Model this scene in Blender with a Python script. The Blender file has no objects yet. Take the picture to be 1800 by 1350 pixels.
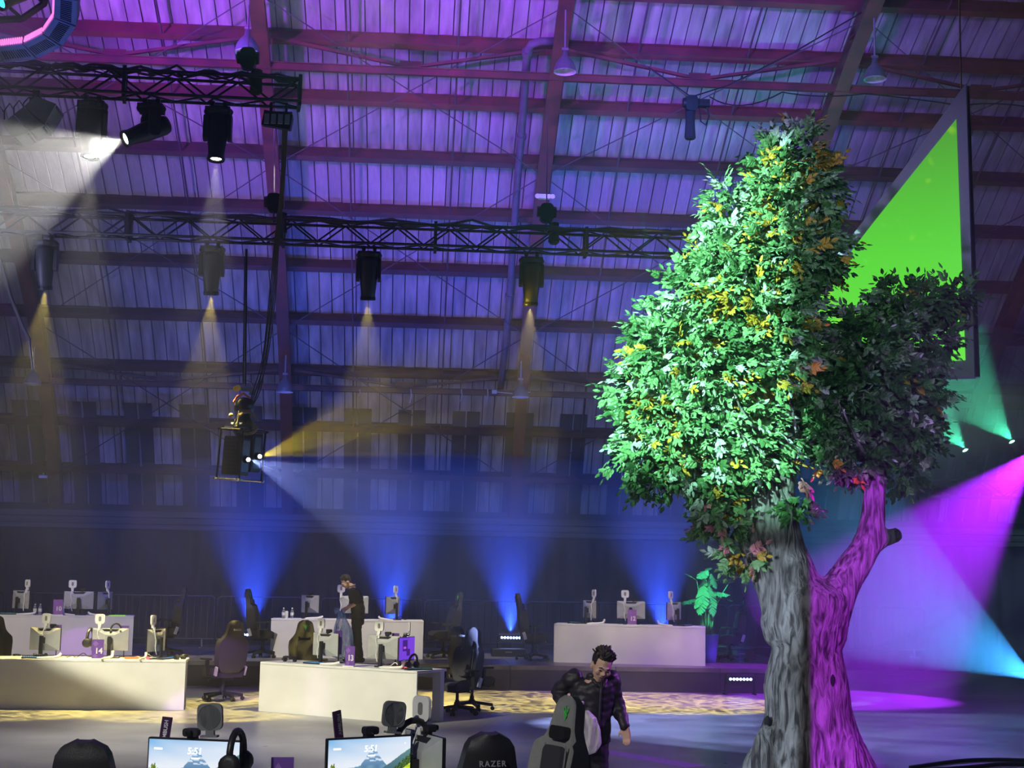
import bpy, bmesh, math, random
from mathutils import Vector, Matrix, Euler
random.seed(7)
C = bpy.context.scene.collection
SC = bpy.context.scene
PI = math.pi
R = math.radians

# ---------------------------------------------------------------- camera
CAM_H = 2.15
F_PX = 2600.0
YAW, ROLL = R(3.8), R(1.06)
PITCH = math.atan(335.0 / F_PX)
fwd = Vector((math.sin(YAW) * math.cos(PITCH), math.cos(YAW) * math.cos(PITCH), math.sin(PITCH)))
right0 = Vector((math.cos(YAW), -math.sin(YAW), 0))
up0 = right0.cross(fwd)
right = right0 * math.cos(ROLL) - up0 * (-math.sin(ROLL)) * -1 if False else right0 * math.cos(ROLL) + up0 * math.sin(ROLL)
upv = -right0 * math.sin(ROLL) + up0 * math.cos(ROLL)
cam_d = bpy.data.cameras.new('camera')
cam = bpy.data.objects.new('camera', cam_d)
C.objects.link(cam)
cam_d.sensor_width = 36.0
cam_d.lens = F_PX / 1800.0 * 36.0
cam_d.clip_end = 200
M3 = Matrix((right, upv, -fwd)).transposed()
cam.matrix_world = Matrix.Translation((0, 0, CAM_H)) @ M3.to_4x4()
SC.camera = cam
CAMP = Vector((0, 0, CAM_H))

def ray(px, py):
    return right * ((px - 900) / F_PX) + upv * (-(py - 675) / F_PX) + fwd
def at(px, py, Y):
    d = ray(px, py)
    return CAMP + d * (Y / d.y)
def ground(px, py, z=0.0):
    d = ray(px, py)
    return CAMP + d * ((z - CAM_H) / d.z)

# ---------------------------------------------------------------- world, exposure
W = bpy.data.worlds.new('world')
SC.world = W
W.use_nodes = True
W.node_tree.nodes['Background'].inputs[0].default_value = (0.08, 0.13, 0.60, 1)
W.node_tree.nodes['Background'].inputs[1].default_value = 0.11
SC.view_settings.view_transform = 'Standard'
SC.view_settings.look = 'None'
SC.view_settings.exposure = 0.0
SC.view_settings.gamma = 1.0
SC.view_settings.use_curve_mapping = False

# ---------------------------------------------------------------- lamps outside the frame, some added only as fill, and the gobo beams
def spot(name, loc, target, power, color, angle, blend=0.3, radius=0.05, gobo=None, gscale=6.0, gdepth=1.0, stretch=(1, 1, 1), thr=(0.35, 0.6), soft=0.92):
    d = bpy.data.lights.new(name, 'SPOT')
    d.energy = power
    d.color = color
    d.spot_size = R(angle)
    d.spot_blend = blend
    d.shadow_soft_size = radius
    o = bpy.data.objects.new(name, d)
    C.objects.link(o)
    o.location = loc
    o.rotation_euler = (Vector(target) - Vector(loc)).to_track_quat('-Z', 'Y').to_euler()
    if gobo:                                   # a pattern plate in the fixture's gate, projected by the lamp
        d.use_nodes = True
        nt = d.node_tree
        em = nt.nodes['Emission']
        tc = nt.nodes.new('ShaderNodeTexCoord')
        mp = nt.nodes.new('ShaderNodeMapping')
        mp.inputs['Scale'].default_value = (gscale * stretch[0], gscale * stretch[1], gscale * stretch[2])
        nt.links.new(tc.outputs['Normal'], mp.inputs['Vector'])
        if gobo == 'shutter':                  # framing blades: a rectangle of half width / half height given in degrees
            sep = nt.nodes.new('ShaderNodeSeparateXYZ'); nt.links.new(tc.outputs['Normal'], sep.inputs[0])
            def mth(op, a, b=None, c=None):
                n = nt.nodes.new('ShaderNodeMath'); n.operation = op
                for i, v in enumerate((a, b, c)):
                    if v is None: continue
                    if isinstance(v, (int, float)): n.inputs[i].default_value = v
                    else: nt.links.new(v, n.inputs[i])
                return n.outputs[0]
            res = None
            for ax, half in (('X', gscale), ('Y', gdepth)):
                q = mth('ABSOLUTE', mth('DIVIDE', sep.outputs[ax], sep.outputs['Z']))
                k = nt.nodes.new('ShaderNodeMapRange'); k.interpolation_type = 'SMOOTHSTEP'
                e = math.tan(R(half)); k.inputs[1].default_value = e * 1.04; k.inputs[2].default_value = e * soft; k.inputs[3].default_value = 0; k.inputs[4].default_value = 1
                nt.links.new(q, k.inputs[0])
                res = k.outputs[0] if res is None else mth('MULTIPLY', res, k.outputs[0])
            nt.links.new(res, em.inputs['Strength'])
            return o
        if gobo == 'ripple':
            t = nt.nodes.new('ShaderNodeTexVoronoi'); t.feature = 'DISTANCE_TO_EDGE'; out = t.outputs['Distance']
            nz = nt.nodes.new('ShaderNodeTexNoise'); nz.inputs['Scale'].default_value = 1.5
            nt.links.new(mp.outputs['Vector'], nz.inputs['Vector'])
            mx = nt.nodes.new('ShaderNodeVectorMath'); mx.operation = 'MULTIPLY_ADD'
            mx.inputs[1].default_value = (0.5, 0.5, 0.5)
            nt.links.new(nz.outputs['Color'], mx.inputs[0]); nt.links.new(mp.outputs['Vector'], mx.inputs[2])
            nt.links.new(mx.outputs[0], t.inputs['Vector'])
            lo, hi, a, b = 0.0, 0.22, 1.0, 1.0 - gdepth
        else:
            t = nt.nodes.new('ShaderNodeTexNoise'); out = t.outputs['Fac']
            t.inputs['Detail'].default_value = 2.0
            t.inputs['Scale'].default_value = 1.0
            nt.links.new(mp.outputs['Vector'], t.inputs['Vector'])
            lo, hi, a, b = thr[0], thr[1], 1.0 - gdepth, 1.0
        mr = nt.nodes.new('ShaderNodeMapRange')
        mr.inputs[1].default_value = lo; mr.inputs[2].default_value = hi
        mr.inputs[3].default_value = a; mr.inputs[4].default_value = b
        nt.links.new(out, mr.inputs[0])
        nt.links.new(mr.outputs[0], em.inputs['Strength'])
    return o

MAGENTA = (0.50, 0.0, 1.0)
TREE = ground(1415, 1360)
# purple washes thrown onto the high roof from lamps hung just outside the frame
spot('roof_wash', (-9.5, 18.5, 9.0), (-3.5, 26.5, 14.4), 21000, (0.33, 0.04, 1.0), 72, 1.0, 0.3, gobo='leaf', gscale=5, gdepth=0.45)
spot('roof_wash', (1.5, 17.0, 10.6), (3.5, 26.5, 14.6), 11000, (0.31, 0.06, 1.0), 76, 1.0, 0.3, gobo='leaf', gscale=5, gdepth=0.6)
spot('roof_pink', (-9, 18, 9.5), (-4, 27, 13.9), 900, (1.0, 0.07, 0.40), 66, 1.0, 0.3)
spot('roof_fill', (-9.5, 21, 5.0), (-1, 34, 9.2), 2100, (0.50, 0.50, 1.0), 84, 1.0, 0.5)  # added fills for the mid and right roof, no fixture behind them
spot('roof_fill', (5.0, 17, 11.0), (7, 33.5, 9.5), 2000, (0.12, 0.42, 0.75), 70, 1.0, 0.5)
# mint key on the tree crown from the left, cold light on the left of the trunk, framed magenta on its right
KEY_L = Vector((-5.0, 5.5, 8.5)); KEY_T = at(1225, 545, TREE.y)
KEY_W = math.degrees((KEY_T - KEY_L).angle(at(1450, 545, TREE.y) - KEY_L))
spot('tree_key', KEY_L, KEY_T, 36000, (0.44, 1.0, 0.82), 30, 0.2, 0.05, gobo='shutter', gscale=KEY_W, gdepth=8.8, soft=0.78)
spot('trunk_cold', (-4.0, 7.0, 3.0), at(1345, 1170, TREE.y), 6800, (0.56, 0.74, 1.0), 20, 0.3, 0.05, gobo='shutter', gscale=2.2, gdepth=6.0)
spot('trunk_magenta', (1.5, 0.5, 5.0), at(1490, 1105, TREE.y), 23000, MAGENTA, 24, 0.1, 0.03, gobo='shutter', gscale=1.55, gdepth=6.0)
# warm keys onto the tables
spot('table_key', (-7.0, 15.0, 6.6), at(470, 1200, 23.5), 6500, (1.0, 0.95, 0.70), 50, 0.3, 0.05, gobo='shutter', gscale=19, gdepth=5.0, soft=0.7)
spot('stage_key', (-0.6, 22.9, 11.9), at(430, 1125, 29.0), 7000, (1.0, 0.90, 0.72), 66, 0.3, 0.05, gobo='shutter', gscale=28, gdepth=4.0, soft=0.7)
spot('stage_key', (3.0, 22.9, 11.9), at(1105, 1135, 29.0), 5200, (1.0, 0.86, 0.62), 16, 0.5, 0.05, gobo='leaf', gscale=12, gdepth=0.5)
# violet patches on the left tables
spot('violet_patch', (-6.0, 16, 7.0), at(305, 1210, 22.5), 2600, (0.62, 0.22, 1.0), 7, 0.3, 0.03)
spot('violet_patch', (-7.0, 18, 8.0), at(133, 1125, 28.8), 3600, (0.55, 0.15, 1.0), 5, 0.3, 0.03)
spot('violet_patch', (-6.0, 15, 8.0), at(540, 1195, 22.5), 1200, (0.85, 0.55, 1.0), 3.2, 0.5, 0.03)
spot('violet_patch', (-4.0, 13, 5.0), at(398, 1150, 24.3), 15000, (0.50, 0.06, 1.0), 4.2, 0.4, 0.03)
# front light from the left on the front row
spot('front_wash', (-5, 0, 6.5), (0.0, 10.0, 0.8), 2400, (1.0, 0.97, 0.90), 36, 0.6, 0.1)
spot('screen_fill', (-3.0, 9.0, 8.5), at(1580, 420, 19.0), 2600, (0.50, 0.42, 1.0), 22, 0.8, 0.2)  # added fill so the screen frame is not black
spot('tree_fill', (2.0, 1.0, 5.5), at(1480, 640, TREE.y), 1900, (0.55, 0.85, 0.75), 24, 0.8, 0.1)  # weak fill added for the dark right crown
spot('leaf_violet', (7.0, 5.0, 1.5), at(1530, 690, TREE.y), 6000, (0.50, 0.18, 1.0), 13, 0.5, 0.03, gobo='leaf', gscale=60, gdepth=1.0, thr=(0.52, 0.60))
spot('violet_patch', (3.5, 6.0, 5.0), (ground(1062, 1321) + ground(1222, 1347)) / 2, 2200, (0.60, 0.15, 1.0), 6, 0.3, 0.03)
# deep blue wash added over the back of the hall, no fixture of its own
spot('blue_wash', (-3.5, 22.9, 12.0), (-5, 36, 2.5), 5000, (0.07, 0.12, 1.0), 60, 1.0, 0.4)
spot('blue_wash', (4.0, 22.9, 12.0), (5, 36, 2.5), 3000, (0.05, 0.16, 1.0), 60, 1.0, 0.4)
spot('stage_key', (-8.6, 21.5, 5.5), at(120, 1125, 28.9), 1500, (1.0, 0.90, 0.72), 30, 0.5, 0.05)  # extra key added for the left stage table alone
spot('floor_wash', (-4.5, 13.0, 8.6), (-2.5, 17.5, 0.0), 8000, (1.0, 0.97, 0.90), 46, 0.8, 0.1)  # added wash that lifts the floor at the left
spot('ring_blue', (-6.0, 11.0, 4.0), at(40, 60, 14.0), 420, (0.18, 0.28, 1.0), 20, 0.6, 0.1)
spot('person_key', (-5.5, 8.0, 6.5), at(1035, 1240, 12.35), 900, (1.0, 0.92, 0.70), 12, 0.6, 0.05)
spot('person_rim', (7.5, 13.5, 4.5), at(1050, 1230, 12.35), 1800, (0.55, 0.14, 1.0), 13, 0.6, 0.05)


# ---------------------------------------------------------------- helpers: meshes
class MB:
    """collects shapes and links them as ONE mesh object"""
    def __init__(self):
        self.v, self.f, self.m = [], [], []
        self.cur = 0
    def add(self, vs, fs):
        n = len(self.v)
        self.v += [tuple(p) for p in vs]
        self.f += [tuple(i + n for i in f) for f in fs]
        self.m += [self.cur] * len(fs)
        return self
    def box(self, c, s, rot=None, top=1.0):
        x, y, z = s[0] / 2, s[1] / 2, s[2] / 2
        vs = [Vector((-x, -y, -z)), Vector((x, -y, -z)), Vector((x, y, -z)), Vector((-x, y, -z)),
              Vector((-x * top, -y * top, z)), Vector((x * top, -y * top, z)), Vector((x * top, y * top, z)), Vector((-x * top, y * top, z))]
        if rot is not None:
            Rm = rot if isinstance(rot, Matrix) else Euler(rot).to_matrix()
            vs = [Rm @ p for p in vs]
        c = Vector(c)
        return self.add([p + c for p in vs], [(3, 2, 1, 0), (4, 5, 6, 7), (0, 1, 5, 4), (1, 2, 6, 5), (2, 3, 7, 6), (3, 0, 4, 7)])
    def rbox(self, c, s, r=0.01, axis='z', seg=3, rot=None):
        """box with rounded corners seen along axis"""
        ax = 'xyz'.index(axis)
        u, w = [i for i in range(3) if i != ax]
        pts = []
        for (sx, sy, a0) in ((1, 1, 0), (-1, 1, 90), (-1, -1, 180), (1, -1, 270)):
            for k in range(seg + 1):
                a = R(a0 + 90 * k / seg)
                pts.append((sx * (s[u] / 2 - r) + r * math.cos(a), sy * (s[w] / 2 - r) + r * math.sin(a)))
        return self.prism(pts, s[ax], c, u, w, ax, rot)
    def prism(self, pts, depth, c=(0, 0, 0), u=0, w=2, ax=1, rot=None):
        n = len(pts)
        vs = []
        for e in (-0.5, 0.5):
            for p in pts:
                q = [0, 0, 0]
                q[u] = p[0]; q[w] = p[1]; q[ax] = e * depth
                vs.append(Vector(q))
        if rot is not None:
            Rm = rot if isinstance(rot, Matrix) else Euler(rot).to_matrix()
            vs = [Rm @ p for p in vs]
        c = Vector(c)
        fs = [tuple(range(n - 1, -1, -1)), tuple(range(n, 2 * n))]
        for i in range(n):
            j = (i + 1) % n
            fs.append((i, j, n + j, n + i))
        return self.add([p + c for p in vs], fs)
    def bar(self, p, q, w, h=None, up=(0, 0, 1)):
        p, q = Vector(p), Vector(q)
        h = h or w
        d = (q - p)
        L = d.length
        if L < 1e-6: return self
        d /= L
        s = d.cross(Vector(up))
        if s.length < 1e-4: s = d.cross(Vector((1, 0, 0)))
        s.normalize()
        t = s.cross(d)
        vs = []
        for e in (p, q):
            for a, b in ((-1, -1), (1, -1), (1, 1), (-1, 1)):
                vs.append(e + s * (a * w / 2) + t * (b * h / 2))
        return self.add(vs, [(3, 2, 1, 0), (4, 5, 6, 7), (0, 1, 5, 4), (1, 2, 6, 5), (2, 3, 7, 6), (3, 0, 4, 7)])
    def tube(self, pts, r, n=8, caps=True):
        pts = [Vector(p) for p in pts]
        m = len(pts)
        rs = r if isinstance(r, (list, tuple)) else [r] * m
        vs = []
        prev = None
        for i, p in enumerate(pts):
            d = (pts[min(i + 1, m - 1)] - pts[max(i - 1, 0)])
            if d.length < 1e-9: d = Vector((0, 0, 1))
            d.normalize()
            if prev is None:
                s = d.cross(Vector((0, 0, 1)))
                if s.length < 1e-3: s = d.cross(Vector((1, 0, 0)))
            else:
                s = prev - d * prev.dot(d)
                if s.length < 1e-4: s = d.cross(Vector((0, 0, 1)))
            s.normalize(); prev = s
            t = d.cross(s)
            for k in range(n):
                a = 2 * PI * k / n
                vs.append(p + (s * math.cos(a) + t * math.sin(a)) * rs[i])
        fs = []
        for i in range(m - 1):
            for k in range(n):
                l = (k + 1) % n
                fs.append((i * n + k, i * n + l, (i + 1) * n + l, (i + 1) * n + k))
        if caps:
            fs.append(tuple(range(n - 1, -1, -1)))
            fs.append(tuple(range((m - 1) * n, m * n)))
        return self.add(vs, fs)
    def lathe(self, prof, c=(0, 0, 0), n=20, rot=None, caps=False):
        """prof: (radius, height) pairs round local Z"""
        vs = []
        for (r, z) in prof:
            for k in range(n):
                a = 2 * PI * k / n
                vs.append(Vector((r * math.cos(a), r * math.sin(a), z)))
        if rot is not None:
            Rm = rot if isinstance(rot, Matrix) else Euler(rot).to_matrix()
            vs = [Rm @ p for p in vs]
        c = Vector(c)
        fs = []
        m = len(prof)
        for i in range(m - 1):
            for k in range(n):
                l = (k + 1) % n
                fs.append((i * n + k, i * n + l, (i + 1) * n + l, (i + 1) * n + k))
        if caps:
            fs.append(tuple(range(n - 1, -1, -1)))
            fs.append(tuple(range((m - 1) * n, m * n)))
        return self.add([p + c for p in vs], fs)
    def ball(self, c, r, n=10, m=7, sc=(1, 1, 1), rot=None):
        prof = [(r * math.sin(PI * i / m), -r * math.cos(PI * i / m)) for i in range(m + 1)]
        vs = []
        for (rr, z) in prof:
            for k in range(n):
                a = 2 * PI * k / n
                vs.append(Vector((max(rr, 1e-4) * math.cos(a) * sc[0], max(rr, 1e-4) * math.sin(a) * sc[1], z * sc[2])))
        if rot is not None:
            Rm = rot if isinstance(rot, Matrix) else Euler(rot).to_matrix()
            vs = [Rm @ p for p in vs]
        fs = []
        for i in range(m):
            for k in range(n):
                l = (k + 1) % n
                fs.append((i * n + k, i * n + l, (i + 1) * n + l, (i + 1) * n + k))
        c = Vector(c)
        return self.add([p + c for p in vs], fs)
    def grid(self, fn, nu, nv, closed_u=False):
        vs = [fn(i / nu, j / nv) for j in range(nv + 1) for i in range(nu + 1)]
        fs = [(j * (nu + 1) + i, j * (nu + 1) + i + 1, (j + 1) * (nu + 1) + i + 1, (j + 1) * (nu + 1) + i)
              for j in range(nv) for i in range(nu)]
        return self.add(vs, fs)
    def mesh(self, name, mats, smooth=False):
        me = bpy.data.meshes.new(name)
        me.from_pydata(self.v, [], self.f)
        for m in (mats if isinstance(mats, (list, tuple)) else [mats]):
            me.materials.append(m)
        if any(self.m):
            me.polygons.foreach_set('material_index', self.m)
        if smooth:
            me.polygons.foreach_set('use_smooth', [True] * len(self.f))
        me.update()
        return me
    def build(self, name, mats, parent=None, smooth=False, loc=None, rot=None, bevel=0.0):
        o = bpy.data.objects.new(name, self.mesh(name, mats, smooth))
        C.objects.link(o)
        if parent is not None: o.parent = parent
        if loc is not None: o.location = loc
        if rot is not None: o.rotation_euler = rot
        if bevel:
            b = o.modifiers.new('bevel', 'BEVEL'); b.width = bevel; b.segments = 2; b.limit_method = 'ANGLE'
        return o

def tag(o, label=None, cat=None, group=None, kind=None):
    if label: o['label'] = label
    if cat: o['category'] = cat
    if group: o['group'] = group
    if kind: o['kind'] = kind
    return o
def thing(name, label, cat, loc=(0, 0, 0), rz=0.0, group=None, rot=None):
    o = bpy.data.objects.new(name, None)
    o.empty_display_size = 0.1
    C.objects.link(o)
    o.location = loc
    o.rotation_euler = rot if rot is not None else (0, 0, rz)
    return tag(o, label, cat, group)
def kids(o):
    return [c for c in bpy.data.objects if c.parent == o]
def copy_tree(root, loc, rz, label, group=None, rot=None):
    r = root.copy(); C.objects.link(r)
    r.location = loc
    r.rotation_euler = rot if rot is not None else (0, 0, rz)
    r['label'] = label
    if group: r['group'] = group
    for ch in root.children:
        c = ch.copy(); C.objects.link(c); c.parent = r
        for g in ch.children:
            d = g.copy(); C.objects.link(d); d.parent = c
    return r
def eval_mesh(o, name):
    """apply an object's modifiers (or a text curve) into a plain mesh"""
    dg = bpy.context.evaluated_depsgraph_get()
    me = bpy.data.meshes.new_from_object(o.evaluated_get(dg))
    me.name = name
    return me
def text_obj(s, size, name, m, parent, loc, rot, extrude=0.002, spacing=1.0, shear=0.0, align='CENTER', bold=0.0):
    cu = bpy.data.curves.new(name, 'FONT')
    cu.body = s; cu.size = size; cu.extrude = extrude; cu.space_character = spacing; cu.shear = shear
    cu.offset = bold
    cu.align_x = align; cu.align_y = 'CENTER'
    cu.resolution_u = 3
    t = bpy.data.objects.new(name, cu); C.objects.link(t)
    bpy.context.view_layer.update()
    me = eval_mesh(t, name)
    bpy.data.objects.remove(t)
    me.materials.clear(); me.materials.append(m)
    o = bpy.data.objects.new(name, me); C.objects.link(o)
    o.parent = parent; o.location = loc; o.rotation_euler = rot
    return o

# ---------------------------------------------------------------- helpers: materials
MATS = {}
def mat(name, c1, c2=None, rough=0.6, metal=0.0, scale=8.0, bump=0.0, bscale=None, spec=0.5, emit=None, estr=0.0,
        trans=0.0, alpha=1.0, detail=4.0, stretch=(1, 1, 1), rnd=0.0, coat=0.0, ior=1.45):
    m = bpy.data.materials.new(name); m.use_nodes = True
    nt = m.node_tree; b = nt.nodes['Principled BSDF']
    c2 = c2 or tuple(min(1, x * 0.75) for x in c1)
    tc = nt.nodes.new('ShaderNodeTexCoord'); mp = nt.nodes.new('ShaderNodeMapping')
    mp.inputs['Scale'].default_value = stretch
    nt.links.new(tc.outputs['Object'], mp.inputs['Vector'])
    n = nt.nodes.new('ShaderNodeTexNoise')
    n.inputs['Scale'].default_value = scale; n.inputs['Detail'].default_value = detail
    nt.links.new(mp.outputs['Vector'], n.inputs['Vector'])
    r = nt.nodes.new('ShaderNodeValToRGB')
    r.color_ramp.elements[0].position = 0.32; r.color_ramp.elements[1].position = 0.68
    r.color_ramp.elements[0].color = (*c2, 1); r.color_ramp.elements[1].color = (*c1, 1)
    nt.links.new(n.outputs['Fac'], r.inputs['Fac'])
    col = r.outputs['Color']
    if rnd:
        oi = nt.nodes.new('ShaderNodeObjectInfo')
        hv = nt.nodes.new('ShaderNodeHueSaturation')
        mr = nt.nodes.new('ShaderNodeMapRange')
        mr.inputs[3].default_value = 1 - rnd; mr.inputs[4].default_value = 1 + rnd
        nt.links.new(oi.outputs['Random'], mr.inputs[0])
        nt.links.new(mr.outputs[0], hv.inputs['Value'])
        nt.links.new(col, hv.inputs['Color']); col = hv.outputs['Color']
    nt.links.new(col, b.inputs['Base Color'])
    b.inputs['Roughness'].default_value = rough
    b.inputs['Metallic'].default_value = metal
    b.inputs['Specular IOR Level'].default_value = spec
    b.inputs['IOR'].default_value = ior
    b.inputs['Coat Weight'].default_value = coat
    b.inputs['Transmission Weight'].default_value = trans
    b.inputs['Alpha'].default_value = alpha
    if emit:
        b.inputs['Emission Color'].default_value = (*emit, 1)
        b.inputs['Emission Strength'].default_value = estr
    if bump:
        bn = nt.nodes.new('ShaderNodeBump')
        bn.inputs['Strength'].default_value = bump
        bn.inputs['Distance'].default_value = 0.02
        n2 = nt.nodes.new('ShaderNodeTexNoise')
        n2.inputs['Scale'].default_value = bscale or scale * 3; n2.inputs['Detail'].default_value = 5
        nt.links.new(mp.outputs['Vector'], n2.inputs['Vector'])
        nt.links.new(n2.outputs['Fac'], bn.inputs['Height'])
        nt.links.new(bn.outputs['Normal'], b.inputs['Normal'])
    MATS[name] = m
    return m

mat('black_metal', (0.025, 0.027, 0.032), rough=0.45, metal=0.6, spec=0.4)
mat('black_plastic', (0.018, 0.018, 0.02), rough=0.4)
mat('dark_rubber', (0.012, 0.012, 0.012), rough=0.8)
mat('grey_metal', (0.35, 0.36, 0.38), rough=0.35, metal=0.9)
mat('silver_plastic', (0.42, 0.43, 0.43), (0.36, 0.37, 0.37), rough=0.45)
mat('white_paint', (0.78, 0.78, 0.76), (0.72, 0.72, 0.70), rough=0.5, scale=3)
mat('white_plastic', (0.85, 0.85, 0.8), (0.78, 0.78, 0.74), rough=0.4)
mat('red_steel', (0.20, 0.055, 0.05), (0.09, 0.035, 0.035), rough=0.6, scale=2.5, bump=0.15)
mat('dark_steel', (0.13, 0.055, 0.055), (0.06, 0.035, 0.04), rough=0.65, scale=2.5)
mat('roof_board', (0.50, 0.48, 0.50), (0.22, 0.21, 0.23), rough=0.75, scale=1.6, stretch=(3.0, 0.5, 0.5), bump=0.35, bscale=9, rnd=0.18, detail=8)
mat('roof_shell', (0.10, 0.09, 0.10), rough=0.9)
mat('drape', (0.03, 0.03, 0.035), (0.02, 0.02, 0.024), rough=0.9, scale=1.0)
mat('dark_wall', (0.055, 0.055, 0.07), (0.035, 0.035, 0.05), rough=0.85, scale=0.8)
mat('window_dark', (0.085, 0.09, 0.12), (0.06, 0.065, 0.09), rough=0.35, scale=0.7)
mat('eave_timber', (0.22, 0.21, 0.21), (0.12, 0.115, 0.12), rough=0.8, scale=2.0, stretch=(0.3, 1, 4))
mat('chair_black', (0.022, 0.022, 0.024), rough=0.5, bump=0.1, bscale=120)
mat('chair_grey', (0.30, 0.30, 0.29), (0.26, 0.26, 0.25), rough=0.8, scale=40, bump=0.15, bscale=300)
mat('skin', (0.62, 0.42, 0.32), (0.55, 0.35, 0.26), rough=0.5)
mat('hair', (0.02, 0.017, 0.015), rough=0.55)
mat('jacket', (0.028, 0.026, 0.035), (0.018, 0.017, 0.024), rough=0.5, scale=12, bump=0.35, bscale=14)
mat('trousers', (0.018, 0.018, 0.022), rough=0.75, scale=12, bump=0.3, bscale=12)
mat('tshirt', (0.045, 0.043, 0.043), rough=0.8, scale=10, bump=0.3, bscale=12)
mat('lamp_enamel', (0.13, 0.14, 0.16), (0.10, 0.11, 0.13), rough=0.4)
mat('lamp_white', (0.85, 0.85, 0.85), rough=0.5)

# ================================================================ THE SETTING
XL, XR = -15.0, 21.0
RIB_PROFILE = [(39.7, 0.0), (39.6, 2.0), (39.3, 3.9), (37.2, 7.0), (34.3, 9.45), (31.3, 11.3), (28.4, 12.75), (25.0, 14.0), (21.0, 15.0), (16.5, 15.6)]
def catmull(P, n=10):
    out = []
    for i in range(len(P) - 1):
        p0 = P[max(i - 1, 0)]; p1 = P[i]; p2 = P[i + 1]; p3 = P[min(i + 2, len(P) - 1)]
        for k in range(n):
            t = k / n
            out.append(tuple(0.5 * (2 * p1[j] + (-p0[j] + p2[j]) * t + (2 * p0[j] - 5 * p1[j] + 4 * p2[j] - p3[j]) * t * t
                                    + (-p0[j] + 3 * p1[j] - 3 * p2[j] + p3[j]) * t ** 3) for j in range(len(p1))))
    out.append(tuple(P[-1]))
    return out
def offset(curve, d):
    out = []
    for i, p in enumerate(curve):
        a = Vector(curve[max(i - 1, 0)]); b = Vector(curve[min(i + 1, len(curve) - 1)])
        t = (b - a).normalized()
        nrm = Vector((t.y, -t.x))          # outward: away from the hall
        out.append((p[0] + nrm.x * d, p[1] + nrm.y * d))
    return out
RIB = catmull(RIB_PROFILE, 8)
SKIN = offset(RIB, 0.75)
PURL = offset(RIB, 0.58)

def hit(curve, px, py):
    """arc index (float) where the sight line through a pixel meets the roof curve"""
    d = ray(px, py)
    for i in range(len(curve) - 1):
        (y0, z0), (y1, z1) = curve[i], curve[i + 1]
        # CAM_H + d.z*t = z, d.y*t = y
        f0 = z0 - CAM_H - d.z / d.y * y0
        f1 = z1 - CAM_H - d.z / d.y * y1
        if f0 * f1 <= 0:
            return i + f0 / (f0 - f1)
    return None
def cpt(curve, s):
    i = min(int(s), len(curve) - 2); t = s - i
    return Vector((curve[i][0] * (1 - t) + curve[i + 1][0] * t, curve[i][1] * (1 - t) + curve[i + 1][1] * t))
def ctan(curve, s):
    i = min(int(s), len(curve) - 2)
    return (Vector(curve[i + 1]) - Vector(curve[i])).normalized()

# --- floor: grey sheet laid over concrete, worn and slightly shiny
def floor_material():
    m = bpy.data.materials.new('floor_sheet'); m.use_nodes = True
    nt = m.node_tree; b = nt.nodes['Principled BSDF']
    tc = nt.nodes.new('ShaderNodeTexCoord')
    def noise(scale, st, det=5):
        mp = nt.nodes.new('ShaderNodeMapping'); mp.inputs['Scale'].default_value = st
        nt.links.new(tc.outputs['Object'], mp.inputs['Vector'])
        n = nt.nodes.new('ShaderNodeTexNoise'); n.inputs['Scale'].default_value = scale; n.inputs['Detail'].default_value = det
        nt.links.new(mp.outputs['Vector'], n.inputs['Vector'])
        return n.outputs['Fac']
    r = nt.nodes.new('ShaderNodeValToRGB')
    r.color_ramp.elements[0].position = 0.3; r.color_ramp.elements[0].color = (0.20, 0.20, 0.205, 1)
    r.color_ramp.elements[1].position = 0.75; r.color_ramp.elements[1].color = (0.36, 0.355, 0.35, 1)
    nt.links.new(noise(0.9, (1, 1, 1), 8), r.inputs['Fac'])
    nt.links.new(r.outputs['Color'], b.inputs['Base Color'])
    rr = nt.nodes.new('ShaderNodeMapRange'); rr.inputs[3].default_value = 0.22; rr.inputs[4].default_value = 0.42
    nt.links.new(noise(1.5, (1, 1, 1)), rr.inputs[0]); nt.links.new(rr.outputs[0], b.inputs['Roughness'])
    bp = nt.nodes.new('ShaderNodeBump'); bp.inputs['Strength'].default_value = 0.16; bp.inputs['Distance'].default_value = 0.05
    nt.links.new(noise(1.2, (0.7, 2.2, 1), 4), bp.inputs['Height'])
    nt.links.new(bp.outputs['Normal'], b.inputs['Normal'])
    return m
fm = floor_material()
mb = MB()
mb.box((3, 19, -0.1), (44, 46, 0.2))
floor_o = tag(mb.build('floor', fm), 'grey worn sheet floor of the hall', kind='structure')
# tape seam across the floor near the front
seam = mat('tape_black', (0.05, 0.05, 0.055), rough=0.35)

# --- roof shell behind the boards
sh = MB()
for i in range(len(SKIN) - 1):
    (y0, z0), (y1, z1) = offset(RIB, 0.83)[i], offset(RIB, 0.83)[i + 1]
    (y2, z2), (y3, z3) = offset(RIB, 0.95)[i], offset(RIB, 0.95)[i + 1]
    if i < 8: continue
    n0 = len(sh.v)
    sh.add([(XL, y0, z0), (XR, y0, z0), (XR, y1, z1), (XL, y1, z1), (XL, y2, z2), (XR, y2, z2), (XR, y3, z3), (XL, y3, z3)],
           [(0, 1, 2, 3), (7, 6, 5, 4), (0, 4, 5, 1), (2, 6, 7, 3), (1, 5, 6, 2), (0, 3, 7, 4)])
ceiling = tag(sh.build('ceiling', MATS['roof_shell']), 'curved boarded hall roof on red steel purlins', kind='structure')

ROWS_PX = [-140, -35, 68, 172, 272, 368, 468, 562, 652, 750, 832, 925]
S = [hit(PURL, 600, y) for y in ROWS_PX]
S = [s for s in S if s is not None]
bounds = [len(SKIN) - 1.001] + [s for s in S] + [hit(PURL, 600, 960)]
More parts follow.
